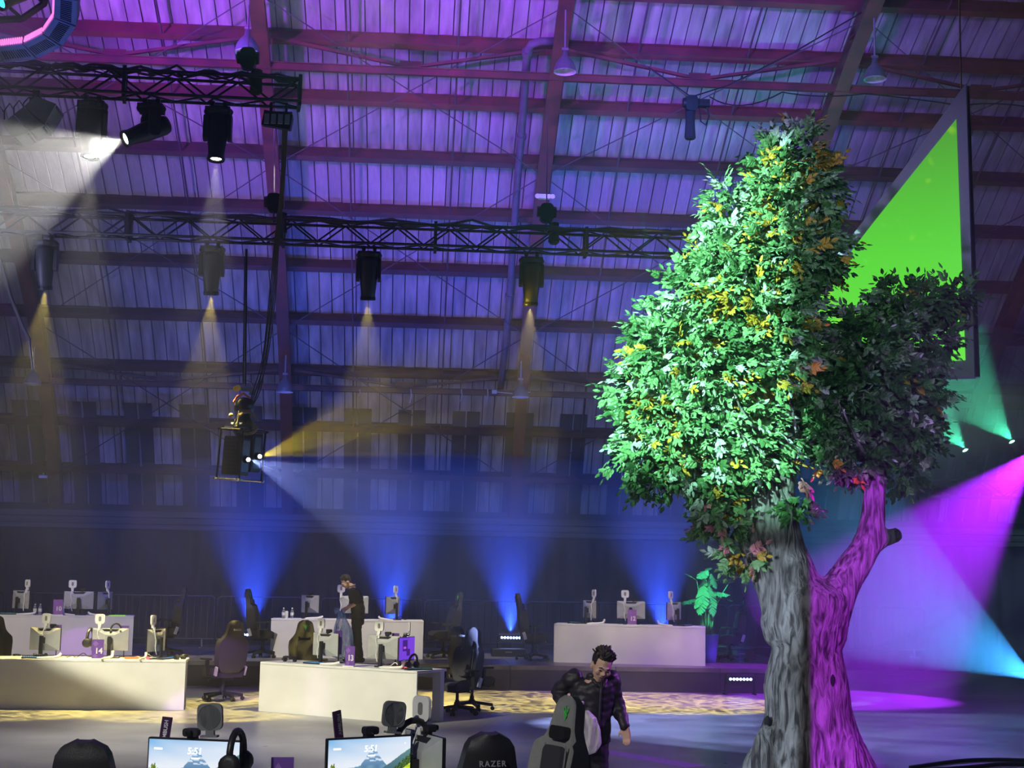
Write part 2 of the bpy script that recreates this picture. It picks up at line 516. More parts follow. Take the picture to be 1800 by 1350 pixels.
# boards: one row between two purlins
BW = 0.30
nb = int((XR - XL) / BW)
def board_mb(s0, s1, x0, w, lift):
    m = MB(); K = 4
    up = []
    for k in range(K + 1):
        s = s0 + (s1 - s0) * k / K
        a = cpt(SKIN, s); t = ctan(SKIN, s); nrm = Vector((t.y, -t.x))
        up.append((a - nrm * lift, a + nrm * 0.03))
    vs = []
    for (a, b) in up:
        vs += [(x0 + 0.012, a.x, a.y), (x0 + w - 0.012, a.x, a.y), (x0 + w - 0.012, b.x, b.y), (x0 + 0.012, b.x, b.y)]
    fs = []
    for k in range(K):
        for e in range(4):
            e2 = (e + 1) % 4
            fs.append((4 * k + e, 4 * k + e2, 4 * k + 4 + e2, 4 * k + 4 + e))
    fs += [(3, 2, 1, 0), (4 * K, 4 * K + 1, 4 * K + 2, 4 * K + 3)]
    m.add(vs, fs)
    return m
rest = MB()
npanel = 0
for ri in range(len(bounds) - 1):
    s1, s0 = bounds[ri], bounds[ri + 1]
    yv = cpt(SKIN, (s0 + s1) / 2).x
    xl, xr = at(-40, 300, yv).x, at(1850, 300, yv).x
    shared = {}
    for bi in range(nb):
        x0 = XL + bi * BW
        lift = random.choice((0.0, 0.012, 0.022, 0.03))
        near = 3 <= ri <= 6 and xl < x0 < xr and npanel < 300
        if near:
            if lift not in shared:
                shared[lift] = board_mb(s0, s1, 0.0, BW, lift).mesh('roof_board', MATS['roof_board'])
            o = bpy.data.objects.new('roof_board', shared[lift]); C.objects.link(o)
            o.parent = ceiling; o.location.x = x0
            npanel += 1
        else:
            b = board_mb(s0, s1, x0, BW, lift)
            rest.add(b.v, b.f)
o = rest.build('roof_boards', MATS['roof_board'], ceiling); o['kind'] = 'stuff'

# purlins: rolled channel, one per row
for si, s in enumerate(S):
    a = cpt(PURL, s); t = ctan(PURL, s); nrm = Vector((t.y, -t.x))
    m = MB()
    up = Vector((0, t.x, t.y)); nn = Vector((0, nrm.x, nrm.y))
    c = Vector((0, a.x, a.y))
    p0 = c + Vector((XL, 0, 0)); p1 = c + Vector((XR, 0, 0))
    m.bar(p0, p1, 0.05, 0.30, up=nn)          # web
    def fl(off, w, th):
        q0 = p0 + nn * off; q1 = p1 + nn * off
        m.bar(q0, q1, w, th, up=nn)
    fl(-0.14, 0.16, 0.025); fl(0.14, 0.16, 0.025)
    m.build('purlin', MATS['red_steel' if si < 4 else 'dark_steel'], ceiling)

# --- arch ribs: lattice trusses
xC = at(905, 900, 39.3).x
BAY = 6.0
INNER = RIB
OUTER = offset(RIB, 0.42)
rib_names = [('at the far left of the hall', -2), ('beside the hanging projector rig', -1), ('in the middle of the back roof behind the downpipe', 0), ('behind the tall leafy crown of the tree', 1), ('beyond the triangular green screen', 2)]
for nm, k in rib_names:
    X = xC + k * BAY
    t = thing('roof_arch', 'red steel lattice roof arch ' + nm, 'roof arch', (X, 39.7, 0))
    t['kind'] = 'structure'
    L = Vector((X, 39.7, 0))
    def chord(curve, w, h, name, mm):
        m = MB()
        for i in range(0, len(curve) - 2, 2):
            m.bar(Vector((X, curve[i][0], curve[i][1])) - L, Vector((X, curve[i + 2][0], curve[i + 2][1])) - L, w, h, up=(1, 0, 0)) if False else None
            p = Vector((0, curve[i][0], curve[i][1])) - Vector((0, 39.7, 0)); q = Vector((0, curve[i + 2][0], curve[i + 2][1])) - Vector((0, 39.7, 0))
            m.bar(p, q, h, w, up=(1, 0, 0))
        return m.build(name, mm, t)
    chord(INNER, 0.30, 0.04, 'inner_flange', MATS['red_steel'])
    chord(offset(RIB, 0.06), 0.05, 0.12, 'inner_web', MATS['red_steel'])
    chord(OUTER, 0.22, 0.05, 'outer_flange', MATS['dark_steel'])
    m = MB()
    for i in range(6, len(RIB) - 4, 4):
        a = Vector((0.05, INNER[i][0] - 39.7, INNER[i][1])); b = Vector((0.05, OUTER[i + 2][0] - 39.7, OUTER[i + 2][1]))
        c = Vector((-0.05, INNER[i + 4][0] - 39.7, INNER[i + 4][1]))
        m.bar(a, b, 0.06, 0.05); m.bar(b + Vector((-0.1, 0, 0)), c, 0.06, 0.05)
    m.build('lattice_bars', MATS['red_steel'], t)

# --- sway frames between the arches: a long tie and a V of struts in each bay
def tie(py_, y_rib, lab, mt):
    s = hit(RIB, 700, py_)
    a = cpt(RIB, s)
    s2 = hit(PURL, 700, y_rib); b = cpt(PURL, s2)
    t = thing('sway_tie', lab, 'steel tie', (0, a.x, a.y)); t['kind'] = 'structure'
    m = MB(); m.bar((XL, 0, 0.05), (XR, 0, 0.05), 0.11, 0.13); m.bar((XL, 0, 0.12), (XR, 0, 0.12), 0.2, 0.02)
    m.build('tie_bar', MATS[mt], t)
    for k in (-2, -1, 0, 1, 2):
        x0 = xC + k * BAY; xm = x0 + BAY / 2
        m = MB()
        e = Vector((0, b.x - a.x, b.y - a.y)) * 0.8
        m.bar((x0 + 0.2, e.y, e.z), (xm, 0, 0.15), 0.08, 0.06)
        m.bar((x0 + BAY - 0.2, e.y, e.z), (xm, 0, 0.15), 0.08, 0.06)
        m.box((xm, 0, 0.17), (0.45, 0.03, 0.22))
        m.build('strut_pair', MATS[mt], t)
    return t
tie(130, 62, 'upper red steel tie with V struts running between the arches', 'red_steel')
tie(690, 648, 'lower dark red tie with V struts running between the arches', 'dark_steel')

# thin sag rods and diagonal wind wires, one per bay
rod = mat('rod_steel', (0.10, 0.07, 0.09), rough=0.6)
for k in (-2, -1, 0, 1):
    for fr in (0.28, 0.66):
        X = xC + (k + fr) * BAY
        m = MB()
        s_a, s_b = S[0], S[-2]
        pts = []
        for j in range(31):
            a = cpt(offset(RIB, 0.45), s_a + (s_b - s_a) * j / 30)
            pts.append((X, a.x, a.y))
        m.tube(pts, 0.022, 5)
        m.build('sag_rod', rod, ceiling)
for k in (-2, -1, 0, 1, 2):
    for (r0, r1) in ((1, 4), (4, 7), (7, 10)):
        a0 = cpt(offset(RIB, 0.15), S[r0]); a1 = cpt(offset(RIB, 0.15), S[r1])
        x0 = xC + k * BAY; x1 = x0 + BAY
        m = MB(); m.tube([(x0, a0.x, a0.y), (x1, a1.x, a1.y)], 0.014, 4)
        m.tube([(x1, a0.x, a0.y), (x0, a1.x, a1.y)], 0.014, 4)
        m.build('wind_wire', rod, ceiling)

# --- dark glazed strips low in the roof, each of two panes with a mullion
wn = 0
sA, sB = hit(SKIN, 600, 925), hit(SKIN, 600, 716)
per = 1.42
x = XL + 0.4
while x < XR - 1:
    wn += 1
    w = tag(MB().box((x + 0.38, cpt(SKIN, (sA + sB) / 2).x, cpt(SKIN, (sA + sB) / 2).y), (0.02, 0.02, 0.02)).build('window_%d' % wn, MATS['window_dark']), kind='structure')
    w['label'] = 'dark tall roof window strip low in the curved roof'
    w['group'] = 'roof windows in a row above the eave'
    for e in (0, 1):
        m = MB()
        K = 6
        vs = []
        for kk in range(K + 1):
            s = sA + (sB - sA) * kk / K
            a = cpt(SKIN, s); t = ctan(SKIN, s); nrm = Vector((t.y, -t.x)); a = a - nrm * 0.045
            vs += [(x + e * 0.38, a.x, a.y), (x + e * 0.38 + 0.34, a.x, a.y)]
        fs = [(2 * q, 2 * q + 1, 2 * q + 3, 2 * q + 2) for q in range(K)]
        m.add(vs, fs)
        m.build('window_pane', MATS['window_dark'], w)
    m = MB(); vs = []
    for kk in range(K + 1):
        s = sA + (sB - sA) * kk / K
        a = cpt(SKIN, s); t = ctan(SKIN, s); nrm = Vector((t.y, -t.x)); a = a - nrm * 0.07
        vs.append((x + 0.36, a.x, a.y))
    m.tube(vs, 0.022, 4)
    m.build('mullion', MATS['roof_board'], w)
    x += per

# --- eave: timber fascia and the dark wall below it
e0, e1 = at(600, 905, 39.0), at(600, 940, 39.0)
m = MB()
for q in range(3):
    zc = e1.z + (e0.z - e1.z) * (q + 0.5) / 3
    m.box(((XL + XR) / 2, 39.05 + 0.05 * (q % 2), zc), (XR - XL, 0.10, (e0.z - e1.z) / 3 - 0.03))
tag(m.build('trim_1', MATS['eave_timber']), 'pale timber fascia boards along the eave', kind='structure')
m = MB(); m.box(((XL + XR) / 2, 39.9, 1.9), (XR - XL, 0.3, 3.8))
tag(m.build('wall_back', MATS['dark_wall']), 'dark back wall under the eave', kind='structure')

# --- black drape hung in front of the back wall, in folds
ztop = at(700, 942, 35.5).z
def drape_fn(u, v):
    x = XL + 0.5 + (XR - XL - 1) * u
    return Vector((x, 35.5 + 0.07 * math.sin(x * 7.0) + 0.04 * math.sin(x * 17.0 + 1) + 0.03 * v * math.sin(x * 3.1), 0.03 + v * (ztop - 0.03)))
m = MB(); m.grid(drape_fn, 700, 2)
dr = thing('black_drape', 'long black pipe and drape curtain hung behind the stage', 'curtain', (0, 0, 0))
m.build('cloth', MATS['drape'], dr, smooth=True)
m = MB(); m.tube([(XL + 0.5, 35.5, ztop + 0.02), (XR - 0.5, 35.5, ztop + 0.02)], 0.03, 6)
for xx in range(-14, 21, 3): m.tube([(xx, 35.6, 0.0), (xx, 35.6, ztop)], 0.03, 6)
m.build('curtain_pipe', MATS['black_metal'], dr)

# --- stage: deck on a black skirt
st_l = ground(-60, 1206, 0.0)
SY0 = ground(860, 1213, 0.0).y
SX1 = ground(1452, 1222, 0.0).x
SZ = 0.46
stage = thing('stage', 'low wide black stage carrying the rear row of tables', 'stage', (0, SY0, 0))
stage_top = mat('stage_deck', (0.16, 0.155, 0.15), (0.09, 0.088, 0.085), rough=0.45, scale=3.0, bump=0.1)
stage_skirt = mat('stage_skirt', (0.05, 0.045, 0.05), (0.035, 0.032, 0.036), rough=0.85, scale=3)
nd = 11
x0 = -14.0
dw = (SX1 - x0) / nd
for i in range(nd):
    for j in range(3):
        m = MB(); m.box((x0 + dw * (i + 0.5), 1.02 + j * 2.03, SZ - 0.04), (dw - 0.012, 2.02, 0.08))
        m.build('deck_panel', stage_top, stage)
    m = MB(); m.box((x0 + dw * (i + 0.5), 0.03, (SZ - 0.08) / 2), (dw - 0.008, 0.03, SZ - 0.085))
    m.build('skirt_panel', stage_skirt, stage)
m = MB(); m.box((SX1 - 0.02, 3.05, (SZ - 0.08) / 2), (0.03, 6.0, SZ - 0.085))
m.build('skirt_panel', stage_skirt, stage)
m = MB(); m.box(((x0 + SX1) / 2, 6.0, (SZ - 0.08) / 2), (SX1 - x0, 0.05, SZ - 0.085))
m.build('skirt_panel', stage_skirt, stage)

# --- haze: the theatrical fog that fills the hall
hz = bpy.data.materials.new('haze'); hz.use_nodes = True
nt = hz.node_tree
for n in list(nt.nodes):
    if n.type != 'OUTPUT_MATERIAL': nt.nodes.remove(n)
vs_ = nt.nodes.new('ShaderNodeVolumeScatter')
vs_.inputs['Color'].default_value = (0.9, 0.92, 1.0, 1)
vs_.inputs['Density'].default_value = 0.0045
vs_.inputs['Anisotropy'].default_value = 0.25
nt.links.new(vs_.outputs[0], [n for n in nt.nodes if n.type == 'OUTPUT_MATERIAL'][0].inputs['Volume'])
m = MB(); m.box((3, 19.2, 8.6), (36, 44, 17.6))
hazeo = tag(m.build('haze', hz), 'thin theatrical haze filling the hall', 'haze', kind='stuff')

# thicker drifts of the same fog round the beams
def drift(label, c, r, dens):
    m2 = hz.copy(); m2.name = 'haze_drift'
    [n for n in m2.node_tree.nodes if n.type == 'VOLUME_SCATTER'][0].inputs['Density'].default_value = dens
    m = MB(); m.ball((0, 0, 0), 1.0, 24, 16, r)
    tag(m.build('haze', m2, smooth=True, loc=c), label, 'haze', kind='stuff')
drift('thicker drift of haze round the purple and cyan beams at the right', at(1720, 970, 26.0), (4.4, 3.8, 3.2), 0.085)
drift('thicker drift of haze over the green lights at the right', at(1700, 715, 29.5), (2.6, 2.2, 1.7), 0.16)
drift('thicker drift of haze round the white beam at the upper left', at(60, 330, 20.5), (3.2, 2.0, 2.6), 0.022)
drift('thicker drift of haze along the back of the stage', at(760, 1000, 33.2), (12.5, 1.7, 2.6), 0.14)

# ================================================================ RIGGING
mat('truss_black', (0.030, 0.030, 0.042), (0.02, 0.02, 0.03), rough=0.5, metal=0.0, spec=0.3, scale=4)
mat('fixture_black', (0.03, 0.032, 0.038), (0.02, 0.021, 0.026), rough=0.5, spec=0.25, scale=6)
mat('lens_white', (0.9, 0.9, 0.85), rough=0.2, emit=(1.0, 0.97, 0.86), estr=14)
mat('lens_yellow', (0.9, 0.8, 0.5), rough=0.2, emit=(1.0, 0.85, 0.45), estr=7)
mat('lens_cyan', (0.1, 0.6, 0.8), rough=0.15, emit=(0.06, 0.70, 0.95), estr=1.6)
mat('lens_green', (0.3, 0.9, 0.6), rough=0.2, emit=(0.35, 1.0, 0.72), estr=16)
mat('led_blue', (0.5, 0.6, 1.0), rough=0.2, emit=(0.40, 0.52, 1.0), estr=12)
mat('led_pink', (1.0, 0.5, 0.8), rough=0.3, emit=(1.0, 0.22, 0.62), estr=1.1)
mat('cable_black', (0.02, 0.02, 0.024), rough=0.5)
mat('cable_tan', (0.30, 0.26, 0.13), rough=0.6)
mat('chain_steel', (0.2, 0.2, 0.22), rough=0.4, metal=0.8)
mat('bag_black', (0.02, 0.02, 0.022), rough=0.9, scale=20, bump=0.3)
mat('tag_yellow', (0.8, 0.6, 0.08), rough=0.5)
mat('strap_red', (0.6, 0.12, 0.10), rough=0.7)
mat('slat_blue', (0.22, 0.28, 0.55), (0.17, 0.22, 0.45), rough=0.4)

def truss(name, label, p, q, size=0.34, module=2.5, group=None):
    p, q = Vector(p), Vector(q)
    d = q - p; Ln = d.length
    t = thing(name, label, 'truss', p, math.atan2(d.y, d.x), group)
    tilt = d.z / Ln
    def P(x, y, z): return Vector((x, y, z + x * tilt))
    h = size / 2
    for (y, z) in ((-h, -h), (h, -h), (-h, h), (h, h)):
        m = MB(); m.tube([P(0, y, z), P(Ln, y, z)], 0.024, 8)
        m.build('chord', MATS['truss_black'], t, smooth=True)
    m = MB()
    n = int(Ln / 0.42); st = Ln / n
    for i in range(n):
        a, b = i * st, (i + 1) * st
        for y in (-h, h):
            m.bar(P(a, y, -h if i % 2 else h), P(b, y, h if i % 2 else -h), 0.025)
        for z in (-h, h):
            m.bar(P(a, -h if i % 2 else h, z), P(b, h if i % 2 else -h, z), 0.022)
    m.build('lacing', MATS['truss_black'], t)
    x = Ln
    while x > -0.1:
        m = MB()
        for y in (-h, h):
            m.bar(P(max(x, .03), y, -h), P(max(x, .03), y, h), 0.13, 0.05, up=(1, 0, 0))
        for z in (-h, h):
            m.bar(P(max(x, .03), -h, z), P(max(x, .03), h, z), 0.05, 0.13, up=(0, 0, 1))
        m.build('joint_plate', MATS['truss_black'], t)
        x -= module
    return t
FT0, FT1 = at(-150, 130, 20.6), at(526, 164, 21.3)
RT0, RT1 = at(-150, 385, 24.0), at(1290, 436, 24.0)
truss('lighting_truss', 'black box truss ending near the roof arch, nearest and uppermost of the trusses', FT0, FT1)
truss('lighting_truss', 'long black box truss running behind the hanging projector rig to the tree', RT0, RT1)
# cables lying along both trusses
for (a, b, lab) in ((FT0, FT1, 'black cable run lying along the uppermost truss'), (RT0, RT1, 'black cable run lying along the long rear truss')):
    m = MB()
    for k in range(3):
        pts = []
        for j in range(41):
            p = a.lerp(b, 0.01 + 0.98 * j / 40)
            pts.append(p + Vector((0, -0.1 + 0.1 * k, 0.215 + 0.03 * math.sin(j * 1.7 + k) + (0.05 if (j * 7 + k) % 9 == 0 else 0))))
        m.tube(pts, 0.022, 5)
    tag(m.build('cable_run', MATS['cable_black']), lab, 'cable')

def moving_head(name, label, top, aim, lens, group, s=1.0, lens_r=0.085):
    """hung from its clamps; origin at the truss chord it hangs from"""
    t = thing(name, label, 'stage light', top, 0, group)
    aim = Vector(aim).normalized()
    pan = math.atan2(aim.y, aim.x) + PI / 2 if aim.xy.length > 0.05 else 0.0
    for x in (-0.09, 0.09):
        m = MB(); m.box((x * s, 0, -0.03 * s), (0.05 * s, 0.06 * s, 0.10 * s)); m.lathe([(0.04 * s, -0.03 * s), (0.04 * s, 0.03 * s)], (x * s, 0, 0.0), 10, (0, R(90), 0), caps=True)
        m.build('clamp', MATS['black_metal'], t)
    m = MB(); m.lathe([(0.10 * s, -0.07 * s), (0.20 * s, -0.085 * s), (0.215 * s, -0.12 * s), (0.20 * s, -0.16 * s), (0.12 * s, -0.18 * s)], (0, 0, 0), 12, caps=True)
    m.box((0, 0, -0.125 * s), (0.36 * s, 0.26 * s, 0.10 * s))
    m.build('base', MATS['fixture_black'], t)
    Rz = Matrix.Rotation(pan, 3, 'Z')
    m = MB()
    m.box((0, 0, -0.20 * s), (0.36 * s, 0.16 * s, 0.05 * s), Rz)
    for x in (-0.175, 0.175):
        m.rbox(Rz @ Vector((x * s, 0, -0.37 * s)), (0.055 * s, 0.17 * s, 0.38 * s), 0.05 * s, 'x', 4, Rz)
    yk = m.build('yoke', MATS['fixture_black'], t)
    piv = Vector((0, 0, -0.44 * s))
    q = aim.to_track_quat('Z', 'Y').to_matrix()
    m = MB()
    m.lathe([(0.06, -0.30), (0.125, -0.28), (0.145, -0.22), (0.145, 0.05), (0.135, 0.16), (0.118, 0.30), (0.115, 0.40), (lens_r, 0.41)],
            (0, 0, 0), 16)
    m.v = [tuple(piv + q @ (Vector(v) * s)) for v in m.v]
    hd = m.build('head', MATS['fixture_black'], t, smooth=True)
    m = MB(); m.lathe([(0.001, 0.4), (lens_r * 0.6, 0.402), (lens_r, 0.39)], (0, 0, 0), 16)
    m.v = [tuple(piv + q @ (Vector(v) * s)) for v in m.v]
    m.build('lens', MATS[lens], hd)
    m = MB(); m.lathe([(0.122, 0.36), (0.128, 0.40), (0.122, 0.425)], (0, 0, 0), 16)
    m.v = [tuple(piv + q @ (Vector(v) * s)) for v in m.v]
    m.build('lens_ring', MATS['black_metal'], hd)
    return Vector(top) + piv + q @ Vector((0, 0, 0.45 * s))
def on_truss(a, b, px):
    """point below the truss's lower chords at an image column"""
    lo, hi = 0.0, 1.0
    for _ in range(40):
        mid = (lo + hi) / 2
        p = a.lerp(b, mid) - CAMP
        x = 900 + F_PX * p.dot(right) / p.dot(fwd)
        if x < px: lo = mid
        else: hi = mid
    return a.lerp(b, lo) + Vector((0, 0, -0.22))
G1 = 'moving head lights hung from the uppermost truss'
G2 = 'moving head lights hung from the long rear truss'
fl = []
fl.append(moving_head('moving_head_light', 'black moving head pointing straight down, beside the curved speaker on the uppermost truss', on_truss(FT0, FT1, 165), (0.03, -0.1, -1), 'lens_white', G1, 1.05))
TILTED = moving_head('moving_head_light', 'black moving head tilted sideways throwing the white beam to the left', on_truss(FT0, FT1, 268), (-0.78, -0.42, -0.48), 'lens_white', G1, 1.0)
fl.append(moving_head('moving_head_light', 'black moving head pointing down, nearest to the right end of the uppermost truss', on_truss(FT0, FT1, 386), (0.0, -0.1, -1), 'lens_white', G1, 1.0))
YL = []
for px, lab in ((83, 'hazy moving head pointing down, leftmost on the long rear truss'), (375, 'moving head pointing down beside the hanging chain on the rear truss'),
                (650, 'moving head pointing down midway along the rear truss'), (935, 'moving head pointing down just before the middle roof arch on the rear truss'),
                (1208, 'moving head half hidden behind the left edge of the tree crown')):
    YL.append(moving_head('moving_head_light', lab, on_truss(RT0, RT1, px), (0, 0.22, -1), 'lens_yellow', G2, 1.0, 0.07))

mat('speaker_grey', (0.10, 0.12, 0.13), (0.07, 0.085, 0.095), rough=0.6)
# curved array of speaker boxes at the left of the uppermost truss
sp = on_truss(FT0, FT1, 66)
t = thing('line_array_speaker', 'curved dark loudspeaker array hung at the far left of the uppermost truss', 'speaker', sp)
m = MB(); m.box((0, 0, -0.02), (0.10, 0.08, 0.16)); m.box((0.0, 0, -0.10), (0.16, 0.12, 0.10)); m.build('hanging_frame', MATS['black_metal'], t)
sy = sp.y
for poly in ([(70, 178), (106, 192), (86, 228), (50, 196)], [(49, 197), (85, 229), (60, 240), (32, 210)], [(31, 211), (59, 241), (30, 250), (12, 226)]):
    P = [at(x, y, sy) - sp for x, y in poly]
    m = MB(); m.prism([(p.x, p.z) for p in reversed(P)], 0.5); cbx = m.build('speaker_cabinet', MATS['speaker_grey'], t, bevel=0.01)
    a_, b_ = P[1].lerp(P[2], 0.1), P[1].lerp(P[2], 0.9)
    m = MB(); m.bar(a_ + Vector((0.004, -0.2, 0)), a_ + Vector((0.004, 0.2, 0)), 0.03); m.bar(b_ + Vector((0, -0.2, 0)), b_ + Vector((0, 0.2, 0)), 0.02); m.build('grille_edge', MATS['black_metal'], cbx)
m = MB()
for k in range(5):
    x = 0.12 - k * 0.13
    m.tube([(x, -0.1, -0.12 - k * 0.05), (x - 0.07, -0.1, -0.02 - k * 0.05), (x - 0.14, -0.1, -0.10 - k * 0.06), (x - 0.13, -0.1, -0.2 - k * 0.07)], 0.01, 5)
m.build('link_cable', MATS['cable_black'], t)

# small flood lamp at the truss end
p = on_truss(FT0, FT1, 490)
t = thing('flood_light', 'small black box flood light clamped under the right end of the uppermost truss', 'stage light', p)
m = MB(); m.box((-0.1, 0, -0.02), (0.04, 0.04, 0.16)); m.box((0.12, 0, -0.02), (0.04, 0.04, 0.16)); m.box((0.01, 0, -0.10), (0.40, 0.10, 0.03)); m.build('bracket', MATS['black_metal'], t)
m = MB(); m.prism([(-0.10, -0.12), (0.10, -0.09), (0.12, 0.10), (-0.09, 0.11)], 0.42, (0.0, 0, -0.22), 1, 2, 0, (0, R(8), 0)); m.build('housing', MATS['fixture_black'], t)
m = MB()
for k in range(4): m.box((-0.15 + k * 0.1, -0.11, -0.22), (0.07, 0.02, 0.15), (R(-8), 0, 0))
m.build('lens_panel', MATS['silver_plastic'], t)

def hoist(label, top, bottom, name='chain_hoist', bag=True):
    """chain up to the roof steel, motor, hook"""
    top, bottom = Vector(top), Vector(bottom)
    t = thing(name, label, 'hoist', bottom)
    L = (top - bottom).z
    m = MB(); m.tube([(0, 0, 0.3), (top.x - bottom.x, top.y - bottom.y, L)], 0.012, 5); m.build('chain', MATS['chain_steel'], t)
    m = MB(); m.rbox((0, 0, 0.28), (0.22, 0.20, 0.30), 0.07, 'y', 4); m.lathe([(0.09, -0.16), (0.10, -0.1), (0.10, 0.1), (0.09, 0.16)], (0, 0, 0.30), 12, (0, R(90), 0), caps=True)
    m.build('motor_body', MATS['black_metal'], t)
    m = MB(); m.tube([(0, 0, 0.13), (0, 0, 0.05), (0.03, 0, 0.0), (0, 0, -0.05), (-0.03, 0, -0.02)], 0.015, 6); m.build('hook', MATS['chain_steel'], t)
    if bag:
        m = MB(); m.lathe([(0.085, 0.12), (0.08, -0.02), (0.095, -0.2), (0.06, -0.24)], (0.13, 0.02, 0.0), 10, caps=True); m.build('chain_bag', MATS['bag_black'], t)
    return t
hoist('chain hoist beside the big lamp at the right of the uppermost truss', at(438, 10, 23.5), on_truss(FT0, FT1, 434) + Vector((0, 0, 0.42)))
hoist('chain hoist on the rear truss by the roof arch above the projector rig', at(482, 200, 25), on_truss(RT0, RT1, 480) + Vector((0, 0, 0.42)))
hoist('chain hoist on the rear truss by the middle roof arch', at(962, 200, 25), on_truss(RT0, RT1, 960) + Vector((0, 0, 0.42)))
# loose hoist hung under the roof left of the tree top
hp = at(1215, 208, 27.0)
t = hoist('chain hoist with a long black bag hung under the roof left of the tree top', at(1219, 168, 27.0), hp, bag=False)
m = MB(); m.lathe([(0.10, 0.10), (0.09, -0.1), (0.11, -0.40), (0.09, -0.43)], (-0.02, 0, 0.02), 10, caps=True); m.build('chain_bag', MATS['bag_black'], t)
m = MB(); m.box((0.12, 0, 0.30), (0.45, 0.16, 0.13)); m.build('gearbox', MATS['black_metal'], t)
m = MB(); m.tube([(0.3, 0, 0.30), (0.34, 0, 0.05), (0.28, 0, -0.12), (0.18, 0, -0.05), (0.16, 0, 0.2)], 0.015, 5); m.build('control_cable', MATS['cable_black'], t)
m = MB()
a = Vector((0, 0, 0.42))
m.tube([a, at(1140, 118, 27.5) - hp], 0.014, 5); m.tube([a, at(1280, 150, 27.2) - hp, at(1395, 92, 27.2) - hp, at(1515, 22, 27.4) - hp], 0.014, 5)
m.build('bridle_wire', MATS['cable_black'], t)
# cable draped along the upper tie
m = MB()
for (c0, c1, c2) in (((1247, 170), (1300, 205), (1375, 162)), ((1375, 162), (1440, 175), (1520, 165)), ((1520, 165), (1600, 172), (1690, 186)), ((1690, 186), (1740, 178), (1800, 187))):
    A, Bm, D = at(*c0, 27.3), at(*c1, 27.3), at(*c2, 27.3)
    m.tube([A * (1 - u) ** 2 + Bm * 2 * u * (1 - u) + D * u * u for u in [k / 8 for k in range(9)]], 0.014, 5)
tag(m.build('draped_cable', MATS['cable_black']), 'thin black cable draped in swags under the upper tie above the tree', 'cable')

# ---------------------------------------------------------------- bell pendant lamps
def pendant(label, bx, by, Y, D, group, drop=0.8):
    c = at(bx, by, Y)
    t = thing('pendant_lamp', label, 'lamp', c, 0, group)
    r = D / 2
    m = MB(); m.lathe([(r, 0.0), (r * 0.97, r * 0.25), (r * 0.82, r * 0.75), (r * 0.55, r * 1.15), (r * 0.27, r * 1.42), (r * 0.22, r * 1.9), (0.001, r * 1.95)], n=24)
    m.build('shade', MATS['lamp_enamel'], t, smooth=True)
    m = MB(); m.lathe([(r * 1.01, -0.01), (r * 0.98, 0.0), (r * 0.95, r * 0.22), (r * 0.8, r * 0.7), (0.01, r * 1.1)], n=24); m.build('reflector', MATS['lamp_white'], t, smooth=True)
    m = MB(); m.ball((0, 0, r * 0.45), r * 0.3, 10, 6, (1, 1, 1.4)); m.build('bulb', MATS['lamp_white'], t, smooth=True)
    m = MB(); m.tube([(0, 0, r * 1.9), (0, 0, r * 1.9 + drop)], 0.02, 6); m.tube([(-0.06, 0, r * 2.1), (0.06, 0, r * 2.1)], 0.03, 6); m.build('stem', MATS['rod_steel_x'], t)
mat('rod_steel_x', (0.25, 0.24, 0.27), rough=0.5)
GL = 'bell shaped pendant lamps hung from the roof steel'
pendant('large grey bell lamp with a white inside above the right end of the uppermost truss', 434, 92, 26.0, 0.44, GL)
pendant('large grey bell lamp with a white inside hung at the middle roof arch', 993, 126, 26.5, 0.42, GL)
pendant('large dark bell lamp with a white inside hung left of the triangular screen', 1538, 139, 26.5, 0.42, GL)
pendant('small far lamp seen as a pale disc below the white beam at the leftmost arch', 57, 675, 36.0, 0.42, GL, 0.5)
pendant('small far lamp seen as a pale disc just above the yellow beam', 500, 689, 36.0, 0.42, GL, 0.5)
pendant('small far lamp seen as a pale disc on the middle arch', 915, 698, 36.0, 0.42, GL, 0.5)

# emergency light on the middle arch
c = at(957, 346, 29.5)
t = thing('emergency_light', 'small white emergency light box on the middle roof arch above the rear truss', 'light', c)
m = MB(); m.box((0, 0, 0), (0.24, 0.12, 0.09)); m.build('housing', MATS['white_plastic'], t)
for x in (-0.15, 0.16):
    m = MB(); m.lathe([(0.03, -0.05), (0.055, 0.03), (0.05, 0.05)], (x, -0.05, -0.01), 10, (R(90), 0, 0), caps=True); m.build('lamp_head', MATS['white_plastic'], t)
c = at(76, 838, 38.2)
t = thing('wall_box', 'small pale box fixed low on the leftmost roof arch', 'box', c)
m = MB(); m.box((0, 0, 0), (0.20, 0.10, 0.07)); m.build('body', MATS['white_plastic'], t)
m = MB(); m.box((0, 0, 0.05), (0.03, 0.03, 0.10)); m.build('bracket', MATS['grey_metal'], t)
c = at(869, 689, 36.4)
t = thing('junction_box', 'small pale junction box on the lower tie beside the middle arch', 'box', c)
m = MB(); m.box((0, 0, 0), (0.12, 0.06, 0.09)); m.build('body', MATS['silver_plastic'], t)
m = MB(); m.tube([(0.06, 0, 0), (0.5, 0, -0.03), (0.9, 0, 0.02)], 0.014, 5); m.build('conduit', MATS['silver_plastic'], t)
# pale bits of wire hanging from the tie
for (px, ln, lab) in ((632, 12, 'shortest pale wire end on the lower tie, just above the yellow beam'), (722, 25, 'longest pale wire end on the lower tie, second along from the far lamp'), (811, 22, 'thin pale wire end on the lower tie between two others'), (857, 24, 'pale wire end nearest the junction box on the lower tie')):
    a = at(px, 684, 36.3); b = at(px - 2, 684 + ln, 36.3)
    m = MB(); m.tube([a, a.lerp(b, 0.5) + Vector((0.03, 0, 0)), b], 0.012, 5)
    tag(m.build('hanging_wire', MATS['silver_plastic']), lab, 'wire', 'short wire ends hanging from the lower tie')

